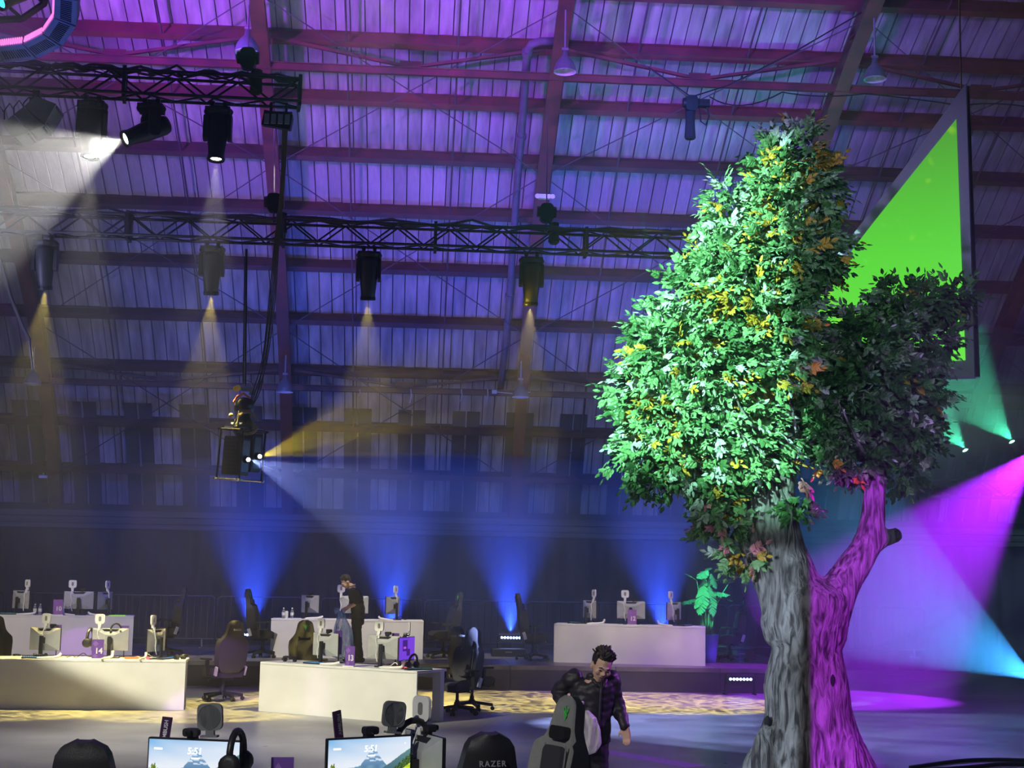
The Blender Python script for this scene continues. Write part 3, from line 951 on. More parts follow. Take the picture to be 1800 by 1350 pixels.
# ---------------------------------------------------------------- rain pipe down the roof beside the middle arch
CV = offset(RIB, 0.30)
def on_roof(px, py, curve=CV):
    s = hit(curve, px, py); a = cpt(curve, s)
    return at(px, py, a.x)
path = [on_roof(*p) for p in ((975, 73), (950, 73), (934, 78), (927, 92), (922, 160), (916, 240), (908, 340), (902, 430), (896, 520), (888, 610), (879, 690))]
base = path[-1].copy()
t = thing('rain_pipe', 'thick dark rain pipe running down the roof left of the middle arch', 'pipe', base)
m = MB(); m.tube([p - base for p in path], 0.085, 10); m.build('pipe', mat('pipe_paint', (0.16, 0.14, 0.19), rough=0.55), t, smooth=True)
for k in (3, 5, 8):
    d = (path[k + 1] - path[k]).normalized()
    m = MB(); m.tube([path[k] - base - d * 0.05, path[k] - base + d * 0.05], 0.115, 10); m.build('pipe_collar', MATS['pipe_paint'], t)

# ---------------------------------------------------------------- triangular LED screen
A0, B0 = at(1413, 668, 19.6), at(1713, 662, 18.65)
nrm = Vector((B0.y - A0.y, -(B0.x - A0.x), 0)).normalized()   # faces the hall
def on_screen(px, py, off=0.0):
    d = ray(px, py)
    P0 = A0 + nrm * off
    return CAMP + d * ((P0 - CAMP).dot(nrm) / d.dot(nrm))
def solid(pts, depth, name, mm, parent, org):
    pts = [p - org for p in pts]
    n = len(pts)
    m = MB()
    m.add(pts + [p - nrm * depth for p in pts], [tuple(range(n)), tuple(range(2 * n - 1, n - 1, -1))] + [(i, n + i, n + (i + 1) % n, (i + 1) % n) for i in range(n)])
    return m.build(name, mm, parent)
org = on_screen(1713, 662)
scr = thing('led_screen', 'tall triangular green screen in a grey frame hung behind the tree', 'screen', org)
outer_px = [(1698, 146), (1713, 662), (1600, 664.5), (1285, 672), (1380, 560), (1483, 433), (1587, 298)]
inner_px = [(1681, 209), (1689, 430), (1697, 633), (1400, 648), (1330, 652), (1405, 552), (1490, 450), (1533, 394)]
mat('screen_frame', (0.36, 0.36, 0.40), (0.32, 0.32, 0.36), rough=0.7, scale=30)
solid([on_screen(*p) for p in outer_px], 0.22, 'frame', MATS['screen_frame'], scr, org)
def screen_mat():
    m = bpy.data.materials.new('green_display'); m.use_nodes = True
    nt = m.node_tree; b = nt.nodes['Principled BSDF']
    b.inputs['Base Color'].default_value = (0.01, 0.02, 0.01, 1); b.inputs['Roughness'].default_value = 0.9; b.inputs['Specular IOR Level'].default_value = 0.05
    tc = nt.nodes.new('ShaderNodeTexCoord'); sep = nt.nodes.new('ShaderNodeSeparateXYZ')
    nt.links.new(tc.outputs['Object'], sep.inputs[0])
    mr = nt.nodes.new('ShaderNodeMapRange'); mr.inputs[1].default_value = 0.2; mr.inputs[2].default_value = 3.4
    nt.links.new(sep.outputs['Z'], mr.inputs[0])
    rp = nt.nodes.new('ShaderNodeValToRGB')
    rp.color_ramp.elements[0].color = (0.16, 0.86, 0.065, 1); rp.color_ramp.elements[1].color = (0.085, 0.36, 0.04, 1)
    e = rp.color_ramp.elements.new(0.45); e.color = (0.12, 0.74, 0.055, 1)
    nt.links.new(mr.outputs[0], rp.inputs['Fac'])
    # halftone dots rising from the lower left
    mp = nt.nodes.new('ShaderNodeMapping'); mp.inputs['Scale'].default_value = (17, 17, 17); nt.links.new(tc.outputs['Object'], mp.inputs['Vector'])
    vo = nt.nodes.new('ShaderNodeTexVoronoi'); vo.inputs['Randomness'].default_value = 0.0; nt.links.new(mp.outputs['Vector'], vo.inputs['Vector'])
    dm = nt.nodes.new('ShaderNodeMapRange'); dm.inputs[1].default_value = 0.38; dm.inputs[2].default_value = 0.2; dm.inputs[3].default_value = 0; dm.inputs[4].default_value = 1
    nt.links.new(vo.outputs['Distance'], dm.inputs[0])
    xm = nt.nodes.new('ShaderNodeMapRange'); xm.inputs[1].default_value = -1.35; xm.inputs[2].default_value = -1.95; nt.links.new(sep.outputs['X'], xm.inputs[0])
    ml = nt.nodes.new('ShaderNodeMath'); ml.operation = 'MULTIPLY'; nt.links.new(dm.outputs[0], ml.inputs[0]); nt.links.new(xm.outputs[0], ml.inputs[1])
    # soft yellow flecks
    n = nt.nodes.new('ShaderNodeTexNoise'); n.inputs['Scale'].default_value = 1.7; n.inputs['Detail'].default_value = 2; nt.links.new(tc.outputs['Object'], n.inputs['Vector'])
    nm = nt.nodes.new('ShaderNodeMapRange'); nm.inputs[1].default_value = 0.60; nm.inputs[2].default_value = 0.70; nt.links.new(n.outputs['Fac'], nm.inputs[0])
    m1 = nt.nodes.new('ShaderNodeMix'); m1.data_type = 'RGBA'; m1.inputs[7].default_value = (0.45, 0.85, 0.03, 1)
    nt.links.new(nm.outputs[0], m1.inputs[0]); nt.links.new(rp.outputs['Color'], m1.inputs[6])
    m2 = nt.nodes.new('ShaderNodeMix'); m2.data_type = 'RGBA'; m2.inputs[7].default_value = (0.25, 0.95, 0.17, 1)
    nt.links.new(ml.outputs[0], m2.inputs[0]); nt.links.new(m1.outputs[2], m2.inputs[6])
    nt.links.new(m2.outputs[2], b.inputs['Emission Color']); b.inputs['Emission Strength'].default_value = 1.0
    return m
ipts = [on_screen(*p, 0.012) for p in inner_px]
disp = solid(ipts, 0.02, 'display', screen_mat(), scr, org)
# dark carrier behind the frame
bk = [on_screen(px, py, -0.24) for px, py in ((1703, 150), (1722, 661), (1600, 668), (1300, 676), (1500, 432))]
solid(bk, 0.10, 'back_frame', MATS['black_metal'], scr, org)
m = MB(); a = on_screen(1690, 165, -0.1) - org; m.tube([a, a + Vector((0, 0, 4.0))], 0.012, 5); m.build('hanging_wire', MATS['cable_black'], scr)

# small screen panel on the end of the rear truss, half behind the tree
c = at(1240, 406, 23.9)
t = thing('status_panel', 'small framed panel with a green strip on the rear truss beside the tree crown', 'panel', c)
m = MB(); m.box((0, 0.05, 0), (0.44, 0.05, 0.21)); m.build('housing', MATS['black_metal'], t)
m = MB(); m.box((0, 0.02, 0.10), (0.44, 0.03, 0.02)); m.box((0, 0.02, -0.10), (0.44, 0.03, 0.03)); m.box((-0.21, 0.02, 0), (0.04, 0.03, 0.21)); m.build('frame', MATS['silver_plastic'], t)
m = MB(); m.box((0.03, 0.01, 0.02), (0.34, 0.03, 0.05)); m.build('display_strip', mat('strip_green', (0.1, 0.3, 0.08), emit=(0.14, 0.42, 0.12), estr=0.8), t)

# ---------------------------------------------------------------- faceted ring light at the upper left corner
RC = at(-62, -28, 14.0)
ring = thing('ring_light', 'faceted ring light with pink tubes and slatted blue grey rim in the top left corner', 'light', RC, rot=(R(-23), R(6), 0))
NS = 18; RO, RI = 1.08, 0.86
for k in range(NS):
    a0, a1 = 2 * PI * k / NS, 2 * PI * (k + 1) / NS
    g = 0.012
    def rp(r, a, z): return Vector((r * math.cos(a), r * math.sin(a), z))
    m = MB()
    ps = [rp(RI, a0 + g, 0), rp(RO, a0 + g, 0), rp(RO, a1 - g, 0), rp(RI, a1 - g, 0), rp(RI, a0 + g, .10), rp(RO, a0 + g, .14), rp(RO, a1 - g, .14), rp(RI, a1 - g, .10)]
    m.add(ps, [(0, 3, 2, 1), (4, 5, 6, 7), (0, 1, 5, 4), (1, 2, 6, 5), (2, 3, 7, 6), (3, 0, 4, 7)])
    sg = m.build('rim_segment', MATS['slat_blue'], ring)
    m = MB()
    for j in range(11):
        u = (j + 1) / 12
        pa = rp(RI + 0.06, a0 + g, -0.004).lerp(rp(RI + 0.06, a1 - g, -0.004), u)
        pb = rp(RO - 0.05, a0 + g, -0.004).lerp(rp(RO - 0.05, a1 - g, -0.004), u)
        m.bar(pa, pb, 0.006, 0.010)
    m.build('vent_slots', MATS['black_plastic'], sg)
    m = MB()
    for j in range(11):
        u = (j + 0.5) / 11
        pc = rp(RI - 0.015, a0 + g, 0.05).lerp(rp(RI - 0.015, a1 - g, 0.05), u)
        tdir = (rp(RI, a1, 0) - rp(RI, a0, 0)).normalized()
        m.bar(pc - Vector((0, 0, 0.04)) - tdir * 0.006, pc + Vector((0, 0, 0.04)) + tdir * 0.006, 0.014, 0.012, up=tdir)
    m.build('pink_tubes', MATS['led_pink'], sg)
m = MB()
for z in (0.25, 0.6):
    for a in range(0, 360, 30):
        m.bar((0.75 * math.cos(R(a)), 0.75 * math.sin(R(a)), z), (0.75 * math.cos(R(a + 30)), 0.75 * math.sin(R(a + 30)), z), 0.05)
for a in range(0, 360, 30):
    m.bar((0.75 * math.cos(R(a)), 0.75 * math.sin(R(a)), 0.25), (0.75 * math.cos(R(a + 30)), 0.75 * math.sin(R(a + 30)), 0.6), 0.03)
m.build('ring_truss', MATS['truss_black'], ring)
cy = at(52, -30, 14.1)
moving_head('moving_head_light', 'dark moving head with a cyan lens inside the faceted ring light', cy + Vector((0, 0, 0.42)), (-0.75, -0.55, -0.8), 'lens_cyan', None, 0.95, 0.10)

# ---------------------------------------------------------------- projector rig hung on a long chain
RY = 24.0
hp = at(429, 712, RY)
t = thing('chain_hoist', 'black hoist with red strap and yellow tag carrying the projector cage', 'hoist', hp)
ctop = at(433, 438, RY) - hp
m = MB(); m.tube([(0, 0, 0.35), ctop], 0.022, 6); m.tube([(-0.03, 0, 0.35), (ctop.x - 0.02, ctop.y, ctop.z * 0.95)], 0.010, 5); m.build('chain', MATS['black_metal'], t)
m = MB(); m.ball((0, 0, 0), 0.15, 12, 8, (1, 1, 0.85)); m.lathe([(0.10, -0.17), (0.13, 0), (0.10, 0.17)], (0, 0, 0), 12, (R(90), 0, R(30)), caps=True); m.build('motor_body', MATS['black_metal'], t, smooth=True)
m = MB(); m.box((0.05, -0.02, 0.25), (0.20, 0.10, 0.06)); m.box((0.13, -0.02, 0.22), (0.09, 0.09, 0.12)); m.build('hook_block', MATS['grey_metal'], t)
m = MB(); m.rbox((-0.12, -0.05, 0.26), (0.13, 0.03, 0.09), 0.04, 'y', 4, (0, R(-20), 0)); m.build('tag', MATS['tag_yellow'], t)
m = MB(); m.tube([(-0.15, -0.12, 0.03), (-0.10, -0.14, 0.12), (0.0, -0.15, 0.17), (0.10, -0.13, 0.10)], 0.02, 6); m.build('strap', MATS['strap_red'], t)
m = MB(); m.tube([(0.0, 0, 0.3), (0.02, 0, 0.4), (0.10, 0, 0.38), (0.13, 0, 0.28)], 0.012, 5); m.build('shackle', MATS['chain_steel'], t)
# coil of pale cable over the frame
cc = at(428, 733, RY - 0.15)
m = MB()
for k in range(9):
    r = 0.09 + 0.009 * k
    pts = [(math.cos(R(a)) * r + 0.01 * k, -0.02 * k + 0.06, math.sin(R(a)) * (0.06 + 0.009 * k) - 0.02 * k + (0.09 if a < 180 else 0)) for a in range(0, 361, 30)]
    m.tube(pts, 0.014, 5)
m.tube([(-0.12, 0, -0.02), (-0.17, 0, -0.2), (-0.1, 0, -0.3), (0.02, 0, -0.3)], 0.014, 5)
m.ball((-0.2, 0, 0.02), 0.04, 8, 6)
tag(m.build('cable_coil', MATS['cable_tan'], loc=cc), 'coil of pale cable tied over the top of the projector cage', 'cable')
# cage
cg = at(424, 800, RY)
CW, CD, CH = 0.50, 0.50, 0.80
cage = thing('projector_cage', 'black tube cage frame hanging on the chain around two projectors', 'frame', cg, rot=(0, R(4), R(-38)))
m = MB()
for x in (-CW / 2, CW / 2):
    for y in (-CD / 2, CD / 2):
        m.tube([(x, y, -CH / 2), (x, y, CH / 2)], 0.018, 6)
m.build('upright', MATS['black_metal'], cage)
for z in (-CH / 2, CH / 2):
    m = MB(); e = 0.06
    for s in (-1, 1):
        m.tube([(-CW / 2 - e, s * CD / 2, z), (CW / 2 + e, s * CD / 2, z)], 0.018, 6); m.tube([(s * CW / 2, -CD / 2 - e, z), (s * CW / 2, CD / 2 + e, z)], 0.018, 6)
    m.build('ring_tube', MATS['grey_metal'] if z < 0 else MATS['black_metal'], cage)
m = MB()
for s in (-1, 1):
    m.bar((0.05 * s, 0, CH / 2 + 0.42), (s * CW / 2 * 0.8, 0, CH / 2), 0.05); m.bar((0, 0.05 * s, CH / 2 + 0.42), (0, s * CD / 2 * 0.8, CH / 2), 0.05)
m.box((0, 0, CH / 2 + 0.03), (0.46, 0.4, 0.03)); m.box((0.02, 0.02, CH / 2 + 0.24), (0.14, 0.16, 0.36))
m.build('top_yoke', mat('yoke_steel', (0.10, 0.13, 0.18), rough=0.4, metal=0.5), cage)
m = MB(); m.box((-0.05, -0.12, CH / 2 + 0.10), (0.20, 0.05, 0.03)); m.build('work_light', mat('worklight', (0.8, 0.8, 0.5), emit=(0.9, 0.85, 0.5), estr=0.7), cage)
LENS = []
for k, (oy, oz, lab) in enumerate(((-0.13, -0.02, 'projector in the hanging cage nearest the camera throwing the pale blue beam'), (0.12, 0.05, 'projector in the hanging cage on the far side throwing the yellow beam'))):
    cm = cage.matrix_basis if False else Matrix.Translation(cg) @ Euler((0, R(4), R(-38))).to_matrix().to_4x4()
    w = cm @ Vector((0.02, oy, oz))
    pj = thing('projector', lab, 'projector', w, rot=(0, R(4), R(-38)), group='two projectors in the hanging cage')
    m = MB(); m.rbox((0, 0, 0), (0.40, 0.20, 0.62), 0.03, 'y', 3); m.build('body', MATS['fixture_black'], pj)
    m = MB()
    for j in range(9): m.box((-0.02, -0.103, -0.24 + j * 0.06), (0.30, 0.008, 0.035))
    m.build('vent_grille', MATS['black_plastic'], pj)
    m = MB(); m.rbox((0.205, 0, 0), (0.012, 0.15, 0.5), 0.02, 'x', 3); m.build('front_plate', mat('front_teal%d' % k, (0.06, 0.11, 0.13), rough=0.4), pj)
    m = MB(); m.lathe([(0.06, 0.2), (0.06, 0.27), (0.05, 0.28)], (0, 0, -0.05), 12, (0, R(90), 0)); ln = m.build('lens_barrel', MATS['black_metal'], pj)
    m = MB(); m.ball((0.275, 0, -0.05), 0.032, 8, 6); m.build('lens', MATS['lens_white'], ln)
    LENS.append(Matrix.Translation(w) @ Euler((0, R(4), R(-38))).to_matrix().to_4x4() @ Vector((0.32, 0, -0.05)))
# supply cables from the uppermost truss down to the rig
m = MB()
for k in range(5):
    pts = [at(505 - 2 * k, 222, 21.4), at(499 - k * 1.5, 330, 22.2), at(490 - k * 2.0, 430, 22.8), at(484 - k * 2.6, 520, 23.3), at(470 - 2.2 * k, 630, 23.8), at(452 - 2 * k + (6 if k % 2 else 0), 690, 23.9), at(437, 722, 23.9)]
    cv = catmull([tuple(p) for p in pts], 6)
    m.tube(cv, 0.010, 5)
tag(m.build('supply_cables', MATS['cable_black']), 'bundle of black cables falling from the truss end to the projector rig', 'cable')
m = MB(); m.tube([at(0, 455, 23.6), at(18, 520, 23.7), at(40, 575, 23.7), at(52, 598, 23.7)], 0.03, 6); m.tube([at(52, 598, 23.7), at(58, 650, 23.7)], 0.02, 6)
tag(m.build('slack_cable', MATS['cable_black']), 'thick dark cable sagging against the leftmost roof arch', 'cable')

# ---------------------------------------------------------------- heads on the right, pointing up into the roof
GY = 30.0; GT = at(1697, 812, GY); GT2 = at(1779, 797, GY)
for k, (g, px, py, lab) in enumerate(((GT, 1697, 792, 'green stage light at the right shining up behind the tree'), (GT2, 1779, 777, 'green stage light at the right edge shining up to the left'))):
    L = at(px, py, GY)
    t = thing('stage_light', lab, 'stage light', L, 0, 'green lights on the dark truss at the right')
    aim = Vector((-0.55, -0.2, 0.8)).normalized(); q = aim.to_track_quat('Z', 'Y').to_matrix()
    m = MB(); m.lathe([(0.05, -0.34), (0.11, -0.32), (0.12, -0.1), (0.10, 0.0), (0.06, 0.005)], n=14); m.v = [tuple(q @ Vector(v)) for v in m.v]; hd = m.build('head', MATS['fixture_black'], t, smooth=True)
    m = MB(); m.lathe([(0.001, 0.015), (0.05, 0.012), (0.062, 0.0)], n=14); m.v = [tuple(q @ Vector(v)) for v in m.v]; m.build('lens', MATS['lens_green'], hd)
    c = q @ Vector((0, 0, -0.18))
    m = MB()
    for s in (-1, 1): m.box((c.x + s * 0.15, c.y, c.z - 0.14), (0.04, 0.12, 0.36))
    m.box((c.x, c.y, c.z - 0.32), (0.34, 0.14, 0.06)); m.build('yoke', MATS['fixture_black'], t)
    m = MB(); m.box((c.x, c.y, c.z - 0.40), (0.34, 0.26, 0.10)); m.build('base', MATS['fixture_black'], t)
zt = at(1697, 792, GY).z - 0.145 - 0.45 - 0.20
p0 = at(1640, 800, GY + .1); p1 = at(1880, 800, GY + .1)
truss('lighting_truss', 'dark low truss carrying the green lights at the right', (p0.x, GY + .05, zt), (p1.x, GY + .05, zt))
# purple head and cyan head just past the right edge, on a stand and on the floor
PH = at(1822, 790, 27.0)
t = thing('stage_light', 'purple stage light just past the right edge above the cyan one', 'stage light', PH)
aim = Vector((-0.77, -0.25, -0.62)).normalized(); q = aim.to_track_quat('Z', 'Y').to_matrix()
m = MB(); m.lathe([(0.05, -0.40), (0.13, -0.37), (0.14, -0.1), (0.11, -0.02), (0.08, -0.015)], n=14); m.v = [tuple(q @ Vector(v)) for v in m.v]; hd = m.build('head', MATS['fixture_black'], t, smooth=True)
m = MB(); m.lathe([(0.001, -0.01), (0.075, -0.01)], n=14); m.v = [tuple(q @ Vector(v)) for v in m.v]; m.build('lens', mat('lens_purple', (0.6, 0.2, 1.0), emit=(0.7, 0.2, 1.0), estr=8), hd)
c = q @ Vector((0, 0, -0.2))
m = MB(); m.tube([(c.x, c.y, c.z - 0.12), (c.x, c.y, 0.05 - PH.z)], 0.04, 8)
for a in (90, 210, 330): m.bar((c.x, c.y, 0.5 - PH.z), (c.x + 0.6 * math.cos(R(a)), c.y + 0.6 * math.sin(R(a)), 0.02 - PH.z), 0.03)
m.build('stand', MATS['black_metal'], t)
CH_ = at(1822, 1196, 25.0)
t = thing('stage_light', 'cyan stage light near the floor just past the right edge', 'stage light', CH_)
aim2 = Vector((-0.86, -0.2, 0.46)).normalized(); q = aim2.to_track_quat('Z', 'Y').to_matrix()
m = MB(); m.lathe([(0.05, -0.36), (0.13, -0.33), (0.14, -0.1), (0.11, -0.02), (0.08, -0.015)], n=14); m.v = [tuple(q @ Vector(v)) for v in m.v]; hd = m.build('head', MATS['fixture_black'], t, smooth=True)
m = MB(); m.lathe([(0.001, -0.01), (0.075, -0.01)], n=14); m.v = [tuple(q @ Vector(v)) for v in m.v]; m.build('lens', MATS['lens_cyan'], hd)
c = q @ Vector((0, 0, -0.2))
m = MB(); m.box((c.x, c.y, (c.z - 0.1 - CH_.z) / 2), (0.34, 0.3, max(0.1, c.z - 0.1 + CH_.z)))
m.build('base', MATS['fixture_black'], t)

# ---------------------------------------------------------------- the light these fixtures give
d0 = Vector((-0.78, -0.42, -0.50))
spot('white_beam', TILTED, TILTED + d0, 3400, (1.0, 0.97, 0.84), 60, 0.35, 0.03)
for p in fl: spot('down_beam', p, p + Vector((0, 0.06, -1)), 800, (1.0, 0.93, 0.72), 30, 0.6, 0.03)
for i, p in enumerate(YL): spot('ripple_beam', p, p + Vector((0.0, -0.08 if i < 2 else 0.24, -1)), 9000, (1.0, 0.78, 0.20), 38, 0.35, 0.02, gobo='ripple', gscale=5.5, gdepth=0.92)
spot('blue_projection', LENS[0], LENS[0] + Vector((0.86, -0.25, -0.34)), 12000, (0.35, 0.45, 1.0), 40, 0.25, 0.01, gobo='leaf', gscale=9, gdepth=0.75)
spot('yellow_projection', LENS[1], LENS[1] + Vector((0.86, -0.20, 0.30)), 14000, (1.0, 0.74, 0.03), 40, 0.25, 0.01, gobo='leaf', gscale=15, gdepth=0.95, thr=(0.42, 0.62))
for (px, py) in ((1697, 792), (1779, 777)):
    g = at(px, py, GY)
    spot('green_beam', g + Vector((-0.01, -0.01, 0.04)), g + Vector((-0.62, -0.15, 0.62)), 700, (0.08, 1.0, 0.55), 58, 0.35, 0.02)
spot('purple_beam', PH + Vector((-0.77, -0.25, -0.62)) * 0.03, PH + Vector((-0.64, 0.04, -0.70)), 11000, (0.36, 0.015, 1.0), 50, 0.4, 0.03)
spot('cyan_beam', CH_ + Vector((-0.86, -0.2, 0.46)) * 0.03, CH_ + Vector((-0.86, -0.1, 0.46)), 3200, (0.05, 0.40, 1.0), 48, 0.2, 0.01, gobo='leaf', gscale=22, gdepth=0.7)

# ================================================================ TABLES, MONITORS AND WHAT STANDS ON THEM
mat('sign_purple', (0.16, 0.07, 0.36), (0.13, 0.05, 0.30), rough=0.45, scale=3)
mat('sign_violet', (0.30, 0.10, 0.42), (0.26, 0.09, 0.38), rough=0.45, scale=3)
mat('sign_light', (0.30, 0.16, 0.52), rough=0.45)
mat('sign_dark', (0.05, 0.012, 0.07), rough=0.4)
mat('sign_text', (0.9, 0.9, 0.92), rough=0.5)
mat('slot_dark', (0.25, 0.24, 0.22), rough=0.6)
mat('light_back', (0.16, 0.165, 0.175), (0.14, 0.145, 0.155), rough=0.5)
mat('light_disc', (0.20, 0.205, 0.21), rough=0.5)
mat('key_blue', (0.1, 0.5, 0.9), emit=(0.08, 0.45, 1.0), estr=1.6)
mat('key_cyan', (0.1, 0.6, 0.7), emit=(0.05, 0.55, 0.6), estr=0.6)
mat('glow_red', (0.8, 0.1, 0.1), emit=(1.0, 0.10, 0.12), estr=1.5)
mat('glow_lime', (0.4, 0.9, 0.1), rough=0.5, emit=(0.30, 0.85, 0.04), estr=0.5)
mat('orange_item', (0.75, 0.22, 0.08), rough=0.5)
mat('water', (0.75, 0.8, 0.85), rough=0.08, trans=0.75, ior=1.33)
mat('bottle_label', (0.85, 0.85, 0.85), rough=0.5)
mat('screen_off', (0.01, 0.01, 0.012), rough=0.25)
mat('pillow_mesh', (0.06, 0.06, 0.06), rough=0.9)

TAB = {}
def table(key, label, p0, p1, depth=0.75, h=0.75, legs=True):
    p0, p1 = Vector(p0), Vector(p1)
    d = p1 - p0; L = d.xy.length; rz = math.atan2(d.y, d.x)
    t = thing('gaming_table', label, 'table', p0, rz, 'white gaming tables')
    m = MB(); m.box((L / 2, depth / 2, h - 0.0175), (L, depth, 0.035)); m.build('tabletop', MATS['white_paint'], t, bevel=0.004)
    m = MB(); m.box((L / 2, 0.012, (h - 0.037) / 2), (L - 0.004, 0.022, h - 0.039)); m.build('front_panel', MATS['white_paint'], t)
    for x in (0.09, L - 0.09):
        m = MB(); m.box((x, depth - 0.08, (h - 0.037) / 2), (0.14, 0.10, h - 0.037)); m.build('leg', MATS['white_paint'], t)
    m = MB(); m.bar((0.16, depth - 0.08, h - 0.09), (L - 0.16, depth - 0.08, h - 0.09), 0.03, 0.08); m.build('rail', MATS['white_paint'], t)
    TAB[key] = (p0, d.normalized(), Vector((-d.y, d.x, 0)).normalized(), L, h, p0.z)
    return t
table(14, 'white table carrying sign 14, at the left in the front row', ground(-40, 1246.6), ground(323, 1248.5))
table(13, 'white table carrying sign 13 between two black chairs on the floor', ground(454, 1250), ground(731, 1273.5))
table(10, 'white table carrying sign 10 on the stage at the left', ground(-35, 1150.5, SZ), ground(232, 1152, SZ))
table(11, 'white table on the stage with the man in a dark t-shirt before it', ground(474, 1155.5, SZ), ground(743, 1159, SZ))
table(12, 'white table carrying sign 12 on the stage left of the green plant', ground(973, 1164, SZ), ground(1240, 1171, SZ))

def project(P):
    p = Vector(P) - CAMP
    return (900 + F_PX * p.dot(right) / p.dot(fwd), 675 - F_PX * p.dot(upv) / p.dot(fwd))
def tpos(key, px, v):
    """point on a table top, v metres behind its front edge, at an image column"""
    p0, ex, ey, L, h, z = TAB[key]
    lo, hi = -1.0, L + 1.0
    for _ in range(40):
        mid = (lo + hi) / 2
        q = p0 + ex * mid + ey * v + Vector((0, 0, h))
        if project(q)[0] < px: lo = mid
        else: hi = mid
    return p0 + ex * lo + ey * v + Vector((0, 0, h))
def trot(key):
    ex = TAB[key][1]
    return math.atan2(ex.y, ex.x)

PW, PH_, PB = 0.56, 0.345, 0.115          # panel width, height, height of its lower edge
def monitor_proto(name, label, back='silver_plastic', screen='screen_off', group=None):
    """screen faces local -Y, back faces +Y"""
    t = thing(name, label, 'monitor', (0, 0, 0), 0, group)
    zc = PB + PH_ / 2
    m = MB(); m.rbox((0, 0, zc), (PW, 0.022, PH_), 0.008, 'y', 2); m.build('bezel', MATS['black_plastic'], t)
    m = MB(); m.box((0, -0.0115, zc + 0.003), (PW - 0.014, 0.003, PH_ - 0.022)); m.build('screen', MATS[screen], t)
    # folded back: four facets rising to a small plateau
    x, z, a = PW / 2 - 0.002, PH_ / 2 - 0.002, 0.07
    m = MB()
    vs = [(-x, .0115, zc - z), (x, .0115, zc - z), (x, .0115, zc + z), (-x, .0115, zc + z), (-a, .05, zc - a), (a, .05, zc - a), (a, .05, zc + a), (-a, .05, zc + a)]
    m.add(vs, [(0, 4, 5, 1), (1, 5, 6, 2), (2, 6, 7, 3), (3, 7, 4, 0), (4, 7, 6, 5)])
    bk = m.build('back_cover', MATS[back], t)
    m = MB(); m.prism([(-0.13, 0.0), (0.13, 0.0), (0.07, -0.055), (-0.07, -0.055)], 0.012, (0, 0.024, zc + z - 0.012)); m.build('back_vent', MATS['black_plastic'], bk)
    m = MB(); m.box((0, 0.075, zc - 0.02), (0.07, 0.05, 0.09)); m.bar((0, 0.105, 0.01), (0, 0.10, zc + 0.05), 0.055, 0.03, up=(0, 1, 0)); m.build('stand_column', MATS['black_plastic'], t)
    m = MB(); m.prism([(-0.13, -0.06), (0.13, -0.06), (0.16, -0.02), (0.05, 0.16), (-0.05, 0.16), (-0.16, -0.02)], 0.014, (0, 0.02, 0.008), 0, 1, 2); m.build('stand_foot', MATS['black_plastic'], t)
    return t
def panel_light_proto():
    """white square lamp clipped to a monitor edge; plate faces -Y; origin at its clip"""
    t = thing('panel_light', 'x', 'light')
    m = MB(); m.rbox((0, 0, 0.125), (0.15, 0.022, 0.15), 0.035, 'y', 5); m.build('lamp_plate', MATS['white_plastic'], t)
    m = MB(); m.rbox((0, 0.013, 0.125), (0.04, 0.006, 0.075), 0.018, 'y', 4); m.build('handle_slot', MATS['slot_dark'], t)
    m = MB(); m.box((0, 0, 0.03), (0.05, 0.03, 0.06)); m.box((0, 0.02, -0.02), (0.045, 0.02, 0.07)); m.build('clip', MATS['white_plastic'], t)
    m = MB(); m.tube(catmull([(0, 0.03, 0.0), (0.02, 0.05, -0.1), (-0.01, 0.055, -0.2), (0.01, 0.06, -0.3), (-0.02, 0.07, -0.4)], 3), 0.006, 5); m.build('lamp_cable', MATS['white_plastic'], t)
    return t
def webcam_proto():
    t = thing('webcam', 'x', 'camera')
    m = MB(); m.rbox((0, -0.01, 0.035), (0.09, 0.05, 0.045), 0.015, 'y', 3); m.build('body', MATS['black_plastic'], t)
    m = MB(); m.lathe([(0.001, 0.03), (0.016, 0.028), (0.018, 0.0)], (0, -0.035, 0.035), 12, (R(90), 0, 0)); m.build('lens', MATS['screen_off'], t)
    m = MB(); m.box((0, 0.01, 0.005), (0.05, 0.05, 0.02)); m.build('mount', MATS['black_plastic'], t)
    return t
def headset(label, loc, rz, rot=None, s=1.0):
    t = thing('headset', label, 'headphones', loc, rz, None, rot)
    m = MB()
    pts = [(0.085 * s * math.cos(R(a)), 0, 0.10 * s * math.sin(R(a)) + 0.09 * s) for a in range(-10, 191, 20)]
    m.tube(pts, 0.016 * s, 7); m.build('headband', MATS['black_plastic'], t, smooth=True)
    for sx in (-1, 1):
        m = MB(); m.lathe([(0.02 * s, -0.022 * s), (0.045 * s, -0.02 * s), (0.048 * s, 0.01 * s), (0.03 * s, 0.024 * s)], (sx * 0.082 * s, 0, 0.05 * s), 14, (0, R(90), 0), caps=True)
        m.build('ear_cup', MATS['chair_black'], t, smooth=True)
    return t
